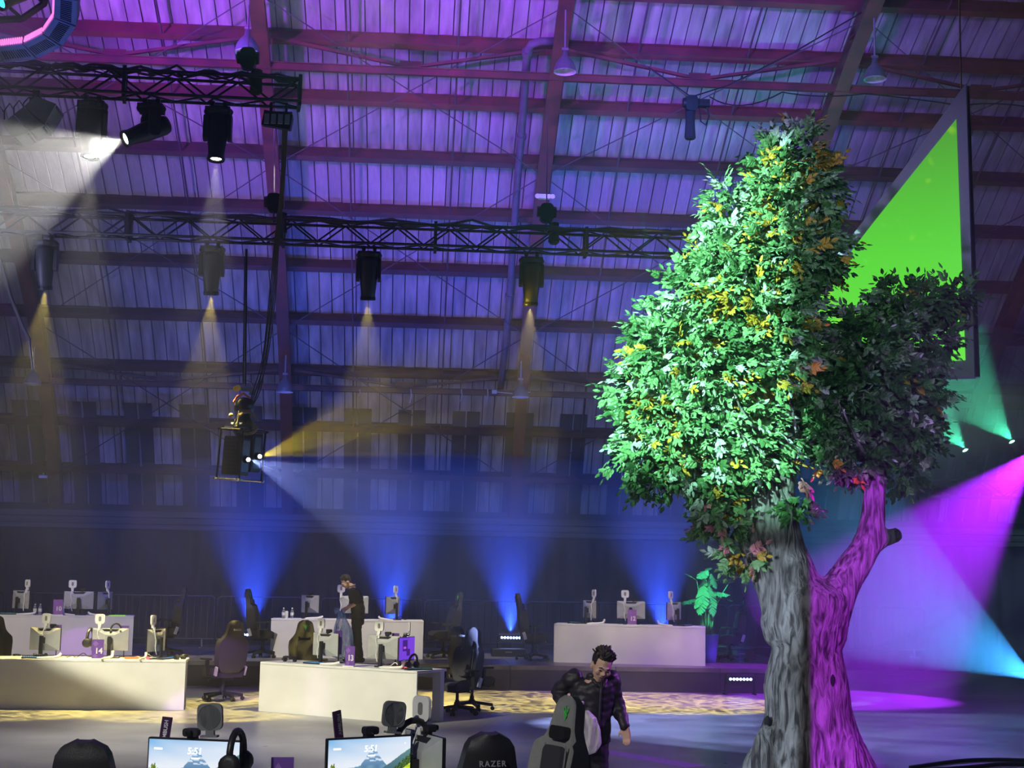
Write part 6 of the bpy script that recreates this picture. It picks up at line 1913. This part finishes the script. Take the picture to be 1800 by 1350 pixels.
def hair_fn(m):
    def T(p): return hc + Rh1 @ Vector(p)
    m.ball(T((0, .022, .048)), .1, 14, 10, (.86, 1.02, .96), Rh1)
    rr = random.Random(3)
    for k in range(90):
        a = rr.uniform(0, 2 * PI); e = rr.uniform(0.15, 1.5)
        d = Vector((math.cos(a) * math.cos(e), math.sin(a) * math.cos(e) * 1.0, math.sin(e)))
        if d.y < -0.55 and d.z < 0.55: continue
        p = Vector((0, .02, .045)) + Vector((d.x * .080, d.y * .098, d.z * .092))
        q = p + (d + Vector((rr.uniform(-.6, .6), rr.uniform(-.5, .3), rr.uniform(-.1, .7)))).normalized() * rr.uniform(.02, .055)
        m.tube([T(p), T(p.lerp(q, .6)), T(q)], [.013, .009, .004], 5)
hr = clothing('hair', hair_fn, MATS['hair'], 0.004, 0.007, 6, sm=1)
# trim the hair off the face by lowering its front
for v in hr.data.vertices:
    l = Rh1.transposed() @ (v.co - hc)
    if l.y < -0.035 and l.z < 0.075: v.co = hc + Rh1 @ Vector((l.x * .85, -0.02, l.z * 0.9 + .01))
m = MB()
for sx in (-1, 1): m.ball(hc + Rh1 @ Vector((sx * .031, -.0865, -.004)), .013, 10, 6, (1.15, .5, .42), Rh1)
m.build('eyes', mat('eye_dark', (.03, .02, .02), rough=.3), p1, smooth=True)
m = MB()
for sx in (-1, 1): m.tube([hc + Rh1 @ Vector((sx * .014, -.099, .016)), hc + Rh1 @ Vector((sx * .034, -.097, .024)), hc + Rh1 @ Vector((sx * .052, -.083, .016))], [.004, .006, .003], 6)
m.tube([hc + Rh1 @ Vector((-.022, -.099, -.061)), hc + Rh1 @ Vector((0, -.1015, -.0625)), hc + Rh1 @ Vector((.022, -.099, -.061))], .0028, 5)
m.build('brows_and_mouth', MATS['hair'], p1)

# ---- clear plastic bag in that hand
def plastic(name, col, alpha, rough=0.14, bump=0.5):
    m = bpy.data.materials.new(name); m.use_nodes = True
    nt = m.node_tree; b = nt.nodes['Principled BSDF']
    b.inputs['Base Color'].default_value = (*col, 1); b.inputs['Roughness'].default_value = rough
    b.inputs['Specular IOR Level'].default_value = 0.9
    tc = nt.nodes.new('ShaderNodeTexCoord'); mp = nt.nodes.new('ShaderNodeMapping'); mp.inputs['Scale'].default_value = (9, 9, 2.2)
    n = nt.nodes.new('ShaderNodeTexNoise'); n.inputs['Scale'].default_value = 2.2; n.inputs['Detail'].default_value = 5; n.inputs['Distortion'].default_value = 1.2
    nt.links.new(tc.outputs['Object'], mp.inputs['Vector']); nt.links.new(mp.outputs['Vector'], n.inputs['Vector'])
    bp = nt.nodes.new('ShaderNodeBump'); bp.inputs['Strength'].default_value = bump; bp.inputs['Distance'].default_value = 0.03
    nt.links.new(n.outputs['Fac'], bp.inputs['Height']); nt.links.new(bp.outputs['Normal'], b.inputs['Normal'])
    mr = nt.nodes.new('ShaderNodeMapRange'); mr.inputs[1].default_value = 0.35; mr.inputs[2].default_value = 0.65; mr.inputs[3].default_value = max(0, alpha - 0.22); mr.inputs[4].default_value = min(1, alpha + 0.25)
    nt.links.new(n.outputs['Fac'], mr.inputs[0]); nt.links.new(mr.outputs[0], b.inputs['Alpha'])
    return m
clear = plastic('clear_plastic', (0.92, 0.90, 0.95), 0.42)
bluep = plastic('blue_plastic', (0.22, 0.42, 0.85), 0.55)
def bag_mesh(prof, cx, cy, folds, sd, amp=0.16):
    """prof: (height, half width, centre shift)"""
    from mathutils import noise
    m = MB(); NU, NV = 64, 34
    def fn(u, v):
        s = v * (len(prof) - 1); i = min(int(s), len(prof) - 2); t = s - i
        h = prof[i][0] + (prof[i + 1][0] - prof[i][0]) * t; w = prof[i][1] + (prof[i + 1][1] - prof[i][1]) * t; sh = prof[i][2] + (prof[i + 1][2] - prof[i][2]) * t
        a = 2 * PI * u
        f = 1 + amp * math.sin(a * folds + 2.0 * math.sin(v * 4 + sd)) * (0.4 + 0.6 * v) + 0.22 * noise.noise(Vector((math.cos(a) * 2.2, math.sin(a) * 2.2, v * 3 + sd)))
        return Vector((cx + sh + w * f * math.cos(a), cy + w * 0.72 * f * math.sin(a), h))
    m.grid(fn, NU, NV)
    return m
hz_ = wrR.z
bag = thing('plastic_bag', 'large clear plastic bag hanging from the hand of the walking person', 'bag', FEET + wrR + Vector((0.06, -0.12, -0.02)))
def zpx(py): return J(1000, py).z - wrR.z + 0.02
m = bag_mesh([(0.0, .035, 0.01), (-.05, .06, -.01), (zpx(1290), .12, -.055), (zpx(1330), .145, -.06), (zpx(1375), .16, -.055), (zpx(1400), .11, -.05), (zpx(1406), .02, -.05)], -.045, 0, 9, 1)
m.build('sack', clear, bag, smooth=True)
m = bag_mesh([(0.015, .03, 0.02), (-.04, .075, .04), (zpx(1275), .088, .055), (zpx(1300), .08, .06), (zpx(1314), .05, .05), (zpx(1318), .01, .05)], 0.035, -0.10, 7, 4)
m.build('folded_lobe', clear, bag, smooth=True)
m = MB(); m.ball((0.0, 0, 0.02), 0.04, 10, 6, (1, 1, .8)); m.tube([(0, 0, .03), (.02, .02, .07), (.05, .0, .06)], [.02, .015, .02], 7); m.build('gathered_neck', clear, bag, smooth=True)
mat('wrapper_pink', (.55, .30, .30), (.40, .2, .22), rough=.5, scale=20); mat('wrapper_brown', (.30, .18, .12), rough=.6)
for k, (dx, py, mm, lab) in enumerate(((-.10, 1372, 'wrapper_pink', 'crumpled pinkish wrapper low in the clear bag'), (-.13, 1350, 'wrapper_brown', 'small brown wrapper in the clear bag by its outer side'), (-.045, 1384, 'wrapper_brown', 'crumpled brown wrapper at the bottom of the clear bag'))):
    m = MB(); m.ball((0, 0, 0), .05, 12, 8, (1.1, .9, .9))
    o = m.build('crumpled_wrapper', MATS[mm], None, loc=bag.location + Vector((dx, 0, zpx(py))))
    wrinkle(o, .03, 30, k); tag(o, lab, 'litter')

# ---- the man bending over his bag on the stage
QY = 28.35
F2 = Vector((at(627, 1160, QY).x, QY, SZ))
def K(px, py, dy=0.0):
    q = at(px, py, QY); return Vector((q.x - F2.x, dy, q.z - F2.z))
pel, sto, che, nk = K(629, 1088), K(629, 1070), K(625, 1046), K(619, 1032)
hc = K(608.5, 1023, -0.03)
Rh2 = (Euler((0, 0, R(-72))).to_matrix() @ Euler((R(34), 0, 0)).to_matrix())
shN, elN, wrN = K(625, 1040, -.14), K(627, 1059, -.17), K(608, 1069, -.16)
shF, elF, wrF = K(622, 1040, .14), K(618, 1060, .15), K(604, 1074, -.02)
hpN, knN, anN = K(628, 1094, -.08), K(629, 1126, -.09), K(633, 1153, -.09)
hpF, knF, anF = K(627, 1094, .09), K(623, 1126, .07), K(623, 1153, .08)
body = MB()
torso(body, [(pel, .115, .15, 0), (sto, .11, .145, 0), (che, .12, .165, 0), (che.lerp(nk, .6), .10, .15, 0), (nk, .06, .065, 0)])
limb(body, [nk, nk.lerp(hc, .5), hc + Vector((.02, 0, -.03))], [.06, .052, .05])
head(body, hc, Rh2, 0.98)
limb(body, [shN, elN, wrN], [.052, .042, .028]); limb(body, [shF, elF, wrF], [.052, .042, .028])
hand(body, wrN, (-.85, 0.1, -.5), (0, .6, -.8), .95, .8, 1); hand(body, wrF, (-.85, -.1, -.5), (0, -.6, -.8), .95, .8, -1)
limb(body, [hpN, knN, anN], [.085, .058, .042]); limb(body, [hpF, knF, anF], [.085, .058, .042])
for an in (anN, anF):
    limb(body, [an + Vector((.02, 0, -.02)), Vector((an.x - .10, an.y, .05)), Vector((an.x - .19, an.y, .04))], [.04, .038, .03])
p2 = fuse(body, 'person', MATS['skin'], None, 0.011, 2, loc=F2)
tag(p2, 'man in a dark t-shirt on the stage, head bent, opening a blue bag', 'person')
def shirt(m):
    torso(m, [(pel + Vector((0, 0, .0)), .135, .17, 0), (sto, .132, .168, 0), (che, .138, .185, 0), (che.lerp(nk, .6), .115, .165, 0), (nk + Vector((0.01, 0, -.01)), .07, .075, 0)])
    for (a, b) in ((shN, elN), (shF, elF)): limb(m, [a, a.lerp(b, .5), a.lerp(b, .95)], [.078, .07, .066])
clothing('t_shirt', shirt, MATS['tshirt'], .012, .014, 7, p2)
def trou2(m):
    torso(m, [(pel + Vector((0, 0, -.10)), .125, .16, 0), (pel, .122, .158, 0), (pel + Vector((0, 0, .05)), .115, .15, 0)])
    limb(m, [hpN, knN, anN], [.098, .08, .07]); limb(m, [hpF, knF, anF], [.098, .08, .07])
clothing('trousers', trou2, MATS['trousers'], .010, .014, 8, p2)
def shoes2(m):
    for an in (anN, anF): limb(m, [Vector((an.x + .05, an.y, .055)), Vector((an.x - .09, an.y, .055)), Vector((an.x - .19, an.y, .045))], [.05, .05, .04])
clothing('shoes', shoes2, MATS['dark_rubber'], .002, .014, 9, p2)
def hair2(m):
    def T(p): return hc + Rh2 @ Vector(p)
    m.ball(T((0, .024, .045)), .1, 14, 10, (.85, 1.0, .95), Rh2); m.ball(T((0, .06, -.01)), .06, 10, 8, (1.1, .7, 1.0), Rh2)
    rr = random.Random(9)
    for k in range(40):
        a = rr.uniform(0, 2 * PI); e = rr.uniform(.2, 1.5); d = Vector((math.cos(a) * math.cos(e), math.sin(a) * math.cos(e), math.sin(e)))
        if d.y < -.5 and d.z < .5: continue
        p = Vector((0, .02, .042)) + Vector((d.x * .08, d.y * .096, d.z * .09)); q = p + d * .03 + Vector((0, -.02, -.01))
        m.tube([T(p), T(q)], [.016, .006], 5)
h2 = clothing('hair', hair2, mat('hair_brown', (.035, .028, .024), rough=.6), .004, .010, 10, p2, 1)
for v in h2.data.vertices:
    l = Rh2.transposed() @ (v.co - hc)
    if l.y < -0.035 and l.z < 0.06: v.co = hc + Rh2 @ Vector((l.x * .85, -0.02, l.z * .9 + .01))
m = MB(); m.tube([nk + Vector((.055 * math.cos(a), .07 * math.sin(a), .03 + .02 * math.cos(a))) for a in [2 * PI * k / 16 for k in range(17)]], .011, 6); m.build('lanyard', mat('lanyard_tan', (.5, .45, .35), rough=.7), p2)
bag2 = thing('plastic_bag', 'thin blue plastic bag held open by the man on the stage', 'bag', F2 + wrN + Vector((-.09, .0, -.08)))
def zq(py): return K(600, py).z - wrN.z + .08
m = bag_mesh([(0.03, .05, .0), (-.06, .07, .02), (zq(1105), .15, .05), (zq(1135), .19, .06), (zq(1154), .17, .05), (zq(1157.5), .05, .05)], 0, 0, 8, 7)
m.build('sack', bluep, bag2, smooth=True)
m = MB(); m.ball((-.07, 0, .03), .055, 10, 7, (1, .8, 1)); m.ball((.05, -.05, .02), .04, 10, 7); m.build('gathered_rim', bluep, bag2, smooth=True)

# ================================================================ THE TREE
from mathutils import noise as mnoise
TY = TREE.y
TB = Vector((TREE.x, TY, 0))
def tp(px, py, dy=0.0):
    return at(px, py, TY + dy) - TB
PXM = F_PX / TY
def w2(px): return px / PXM
def bark_material():
    m = bpy.data.materials.new('bark'); m.use_nodes = True
    nt = m.node_tree; b = nt.nodes['Principled BSDF']; b.inputs['Roughness'].default_value = 0.8
    tc = nt.nodes.new('ShaderNodeTexCoord')
    def nz(scale, st, det, dist=0.0):
        mp = nt.nodes.new('ShaderNodeMapping'); mp.inputs['Scale'].default_value = st
        nt.links.new(tc.outputs['Object'], mp.inputs['Vector'])
        n = nt.nodes.new('ShaderNodeTexNoise'); n.inputs['Scale'].default_value = scale; n.inputs['Detail'].default_value = det; n.inputs['Distortion'].default_value = dist
        nt.links.new(mp.outputs['Vector'], n.inputs['Vector']); return n.outputs['Fac']
    f = nz(15, (1, 1, 0.20), 12, 0.9)
    r = nt.nodes.new('ShaderNodeValToRGB')
    r.color_ramp.elements[0].position = 0.36; r.color_ramp.elements[0].color = (0.06, 0.052, 0.045, 1)
    r.color_ramp.elements[1].position = 0.60; r.color_ramp.elements[1].color = (0.42, 0.40, 0.37, 1)
    nt.links.new(f, r.inputs['Fac'])
    big = nt.nodes.new('ShaderNodeMix'); big.data_type = 'RGBA'; big.blend_type = 'MULTIPLY'; big.inputs[0].default_value = 1.0
    r2 = nt.nodes.new('ShaderNodeValToRGB'); r2.color_ramp.elements[0].position = 0.35; r2.color_ramp.elements[0].color = (0.50, 0.47, 0.44, 1); r2.color_ramp.elements[1].position = 0.6; r2.color_ramp.elements[1].color = (1, 1, 1, 1)
    nt.links.new(nz(1.6, (1, 1, 0.7), 4), r2.inputs['Fac'])
    nt.links.new(r.outputs['Color'], big.inputs[6]); nt.links.new(r2.outputs['Color'], big.inputs[7]); nt.links.new(big.outputs[2], b.inputs['Base Color'])
    bp = nt.nodes.new('ShaderNodeBump'); bp.inputs['Strength'].default_value = 1.0; bp.inputs['Distance'].default_value = 0.07
    nt.links.new(f, bp.inputs['Height']); nt.links.new(bp.outputs['Normal'], b.inputs['Normal'])
    return m
bark = bark_material()
tree = thing('tree', 'tall stage tree with a forked trunk, bright mint crown and a darker second crown', 'tree', TB)
trk = MB()
# trunk: elliptic sections read off its outline
SECT = [(1352, 1306, 1540), (1330, 1314, 1527), (1313, 1328, 1519), (1296, 1336, 1511), (1262, 1348, 1499), (1244, 1349, 1493), (1207, 1347, 1488), (1170, 1354, 1482), (1140, 1361, 1477), (1103, 1357, 1485), (1075, 1348, 1492), (1050, 1350, 1494), (1030, 1356, 1470), (1012, 1366, 1440)]
secs = []
for (py, xa, xb) in SECT:
    a, b = tp(xa, py), tp(xb, py)
    w = (b - a).length / 2
    secs.append(((a + b) / 2, w, min(w, 0.47) * 0.98, 0.0))
secs.insert(0, (Vector((secs[0][0].x, 0, -0.05)), secs[0][1] * 1.03, secs[0][2] * 1.1, 0))
torso(trk, secs, 28)
def tl(pts, n=14):
    P = [tp(x, y, d) for (x, y, r, d) in pts]; rs = [w2(r) for (x, y, r, d) in pts]
    limb(trk, P, rs, n)
# main limb, its left fork, the right limb and the knots
tl([(1400, 1095, 62, 0), (1394, 1030, 52, 0), (1376, 975, 42, 0.02), (1362, 920, 41, 0.03), (1358, 860, 40, 0.05), (1372, 800, 34, 0.08), (1380, 730, 22, 0.1), (1386, 640, 12, 0.1), (1390, 480, 7, 0.1), (1395, 330, 4, 0.05)])
tl([(1368, 1075, 26, 0.12), (1348, 1010, 27, 0.14), (1322, 950, 25, 0.15), (1304, 890, 24, 0.15), (1290, 840, 20, 0.15), (1275, 760, 13, 0.12), (1255, 650, 7, 0.1)])
tl([(1440, 1110, 50, -0.02), (1462, 1055, 40, -0.04), (1490, 1010, 29, 0.0), (1518, 970, 26, 0.02), (1533, 925, 23, 0.03), (1537, 870, 20, 0.03), (1543, 810, 18, 0.05), (1548, 750, 14, 0.06), (1560, 660, 9, 0.05), (1590, 580, 5, 0.03)])
tl([(1530, 960, 20, 0.03), (1552, 948, 14, 0.03), (1573, 941, 13, 0.03)])
tl([(1545, 810, 10, 0.0), (1575, 770, 7, 0.0), (1600, 700, 5, 0.0)])
tl([(1372, 800, 14, 0.0), (1330, 740, 9, -0.1), (1300, 660, 6, -0.2)])
tl([(1385, 790, 12, 0.1), (1420, 740, 8, 0.1), (1450, 690, 5, 0.1)])
trk.ball(tp(1465, 1062, -0.30), w2(20), 12, 8); trk.ball(tp(1420, 1180, -0.42), w2(12), 10, 8, (1, 0.5, 1.6)); trk.ball(tp(1470, 1205, -0.3), w2(26), 12, 8, (.7, .6, 2.2))
for (x, y, r, d) in ((1345, 1352, 30, -0.22), (1405, 1356, 34, -0.34), (1480, 1354, 34, -0.30)):
    trk.ball(tp(x, y, d), w2(r), 12, 8, (.9, .7, 2.6))
t_o = fuse(trk, 'trunk', bark, tree, 0.030, 4)
for v in t_o.data.vertices:
    p = v.co
    n1 = mnoise.noise(Vector((p.x * 5, p.y * 5, p.z * 1.0)))
    n2 = mnoise.noise(Vector((p.x * 15 + 3 * n1, p.y * 15, p.z * 2.6)))
    n3 = mnoise.noise(Vector((p.x * 2.2, p.y * 2.2, p.z * 1.2 + 9)))
    thin = 1.0 if p.z < 2.5 else 0.55
    v.co += v.normal * (0.012 * n1 + 0.012 * (1 - abs(n2) * 2) + 0.030 * n3) * thin
t_o.data.update()
# dark hollow high on the trunk and small bark splits
m = MB(); m.ball(tp(1464, 1196, -0.44), w2(4), 10, 6, (1, .6, 2.6)); m.ball(tp(1349, 1269, -0.20), w2(6), 10, 6, (1, .6, 1.8)); m.build('hollow', MATS['dark_rubber'], tree)
# dead stub at the right of the dark crown
m = MB(); m.tube([tp(1660, 570, .1), tp(1690, 575, .05), tp(1709, 566, 0), tp(1710, 552, 0), tp(1702, 541, 0)], [.03, .05, .05, .035, .015], 8); m.build('dead_stub', bark, tree, smooth=True)

mat('leaf_green', (0.24, 0.42, 0.17), (0.13, 0.29, 0.09), rough=0.42, scale=6)
mat('leaf_deep', (0.09, 0.20, 0.06), (0.05, 0.14, 0.04), rough=0.42, scale=6)
mat('leaf_gold', (0.62, 0.42, 0.04), (0.45, 0.26, 0.03), rough=0.45, scale=6)
mat('leaf_pale', (0.58, 0.68, 0.55), (0.44, 0.56, 0.40), rough=0.40, scale=6)
mat('leaf_pink', (0.75, 0.30, 0.32), (0.6, 0.22, 0.25), rough=0.45, scale=6)
LM = ['leaf_green', 'leaf_deep', 'leaf_gold', 'leaf_pale', 'leaf_pink']
rr = random.Random(21)
def leaflet(m, b, d, nrm, L, W_):
    d = d.normalized(); s = d.cross(nrm).normalized(); n_ = s.cross(d)
    tip = b + d * L - n_ * L * 0.18
    mid = b + d * L * 0.45 + n_ * 0.004
    m.add([b, b + d * L * 0.35 + s * W_ - n_ * W_ * .3, mid, b + d * L * 0.35 - s * W_ - n_ * W_ * .3, tip, b + d * L * 0.72 + s * W_ * 0.72 - n_ * (W_ * .3 + L * .05), b + d * L * 0.72 - s * W_ * .72 - n_ * (W_ * .3 + L * .05)],
          [(0, 2, 1), (0, 3, 2), (1, 2, 4, 5), (2, 3, 6, 4)])
def spray(m, sd, L=0.22, nl=7):
    """twig along +X with pairs of leaflets; +Z is the upper side"""
    q = random.Random(sd)
    m.tube([(0, 0, 0), (L * .5, 0, .01), (L, 0, -.01)], [.004, .003, .002], 3, caps=False)
    for k in range(nl // 2):
        for s in (-1, 1):
            x = L * (0.25 + 0.6 * k / (nl // 2))
            leaflet(m, Vector((x, 0, 0)), Vector((0.75, s * 0.8, q.uniform(-.35, .25))), Vector((q.uniform(-.3, .3), q.uniform(-.4, .4), 1)), q.uniform(.085, .115), q.uniform(.025, .033))
    leaflet(m, Vector((L, 0, 0)), Vector((1, 0, -.15)), Vector((0, q.uniform(-.3, .3), 1)), .105, .024)
PROTO = []
for sd in range(8):
    m = MB(); spray(m, sd, 0.17 + 0.012 * sd, 7); PROTO.append(m)
LEFT = [(1400, 285, 45, 62), (1390, 360, 78, 75), (1272, 352, 24, 32), (1283, 395, 38, 40), (1375, 445, 95, 75), (1290, 480, 80, 65), (1235, 530, 72, 65), (1340, 540, 90, 85), (1180, 610, 78, 62), (1255, 630, 120, 85),
        (1350, 635, 80, 85), (1150, 685, 68, 55), (1205, 735, 105, 65), (1290, 735, 95, 75), (1165, 790, 82, 45), (1250, 810, 85, 55), (1165, 848, 44, 22), (1330, 775, 65, 65), (1395, 560, 36, 75), (1262, 885, 36, 36), (1272, 925, 38, 24), (1308, 975, 38, 22), (1445, 330, 25, 45), (1455, 460, 30, 30), (1345, 290, 20, 40)]
RIGHT = [(1600, 535, 66, 36), (1655, 530, 42, 28), (1555, 595, 85, 55), (1500, 615, 46, 40), (1620, 600, 52, 55), (1540, 670, 96, 66), (1470, 700, 56, 46), (1612, 690, 42, 60), (1540, 740, 76, 46), (1455, 768, 46, 36), (1600, 765, 42, 42), (1500, 790, 56, 36), (1590, 825, 26, 28), (1470, 735, 40, 50), (1500, 820, 22, 24), (1690, 515, 18, 14), (1480, 570, 30, 20)]
SP = []   # (point, outward, material, scale)
def fill(ells, dens, right_side):
    for (cx, cy, rx, ry) in ells:
        n = int(PI * rx * ry * dens) + 6
        rz_ = (rx + ry) / 2 * 1.05
        for _ in range(n):
            while True:
                u = Vector((rr.uniform(-1, 1), rr.uniform(-1, 1), rr.uniform(-1, 1)))
                if 0.05 < u.length <= 1: break
            k = rr.uniform(0.5, 1.0) if rr.random() < .88 else rr.uniform(1.1, 1.5)
            u = u.normalized() * k ** 0.6
            base_d = 0.0 if not right_side else 0.05
            p = tp(cx + u.x * rx, cy + u.z * ry, base_d + w2(u.y * rz_))
            out = Vector((u.x, u.y, -u.z))
            g = mnoise.noise(Vector((p.x * 1.5 + 4, p.y * 1.5, p.z * 1.5)))
            h = mnoise.noise(Vector((p.x * 3.1, p.y * 3.1 + 7, p.z * 3.1)))
            r_ = rr.random()
            if right_side: mi = 1 if r_ < 0.72 else (0 if r_ < .93 else (2 if h > .15 else 3))  # shade of the right crown is partly put into its leaf colours
            else: mi = 2 if (h > 0.20 and r_ < .5) else (1 if (g > .12 and r_ < .7) else (3 if r_ < .20 else (1 if r_ < .34 else 0)))
            if cy > 870 and not right_side and r_ > .86: mi = 4
            SP.append((p, out, mi, rr.uniform(.70, 1.0)))
fill(LEFT, 0.020, False)
fill(RIGHT, 0.021, True)
for _ in range(5): SP.append((tp(1412 + rr.uniform(-6, 6), 838 + rr.uniform(-14, 14), -.3), Vector((.2, -.8, -.6)), 4, 1.0))
for _ in range(22): SP.append((tp(1400 + rr.uniform(-22, 22), 890 + rr.uniform(-16, 16), -.25), Vector((rr.uniform(-1, 1), -.6, -.2)), 1, .9))
def spray_matrix(p, out):
    d = (out * 0.9 + Vector((rr.uniform(-.7, .7), rr.uniform(-.7, .7), rr.uniform(-.5, .3))))
    if d.length < .1: d = Vector((1, 0, 0))
    d.normalize()
    nrm_ = (out * 0.9 + Vector((rr.uniform(-.5, .3), rr.uniform(-.9, .1), rr.uniform(-.1, .7)))) 
    s = nrm_.cross(d)
    if s.length < .05: s = Vector((0, 1, 0))
    s.normalize(); n_ = d.cross(s)
    return Matrix((d, s, n_)).transposed()
# the sprays nearest the camera are parts; the rest is one mass of foliage
order = sorted(range(len(SP)), key=lambda i: SP[i][0].y)
near = set(order[:298])
fol = MB(); cache = {}
for i, (p, out, mi, sc) in enumerate(SP):
    Mx = spray_matrix(p, out); k = rr.randrange(8)
    if i in near:
        if (k, mi) not in cache: cache[(k, mi)] = PROTO[k].mesh('leaf_spray', MATS[LM[mi]])
        o = bpy.data.objects.new('leaf_spray', cache[(k, mi)]); C.objects.link(o); o.parent = tree
        o.matrix_local = Matrix.Translation(p) @ (Mx.to_4x4() @ Matrix.Scale(sc, 4))
    else:
        fol.cur = mi
        fol.add([p + Mx @ (Vector(v) * sc) for v in PROTO[k].v], PROTO[k].f)
fo = fol.build('foliage', [MATS[x] for x in LM], tree)
fo['kind'] = 'stuff'
# thin dark twigs seen under the crown
for (a, b, c, dy) in (((1345, 800), (1310, 770), (1262, 745), -.55), ((1330, 760), (1300, 715), (1290, 690), -.6), ((1372, 860), (1392, 905), (1385, 960), -.5), ((1520, 800), (1490, 740), (1470, 700), -.4), ((1400, 760), (1385, 690), (1370, 640), -.3)):
    m = MB(); m.tube([tp(*a, dy), tp(*b, dy), tp(*c, dy)], [.018, .012, .006], 6); m.build('twig', bark, tree)
print('SPRAYS', len(SP))
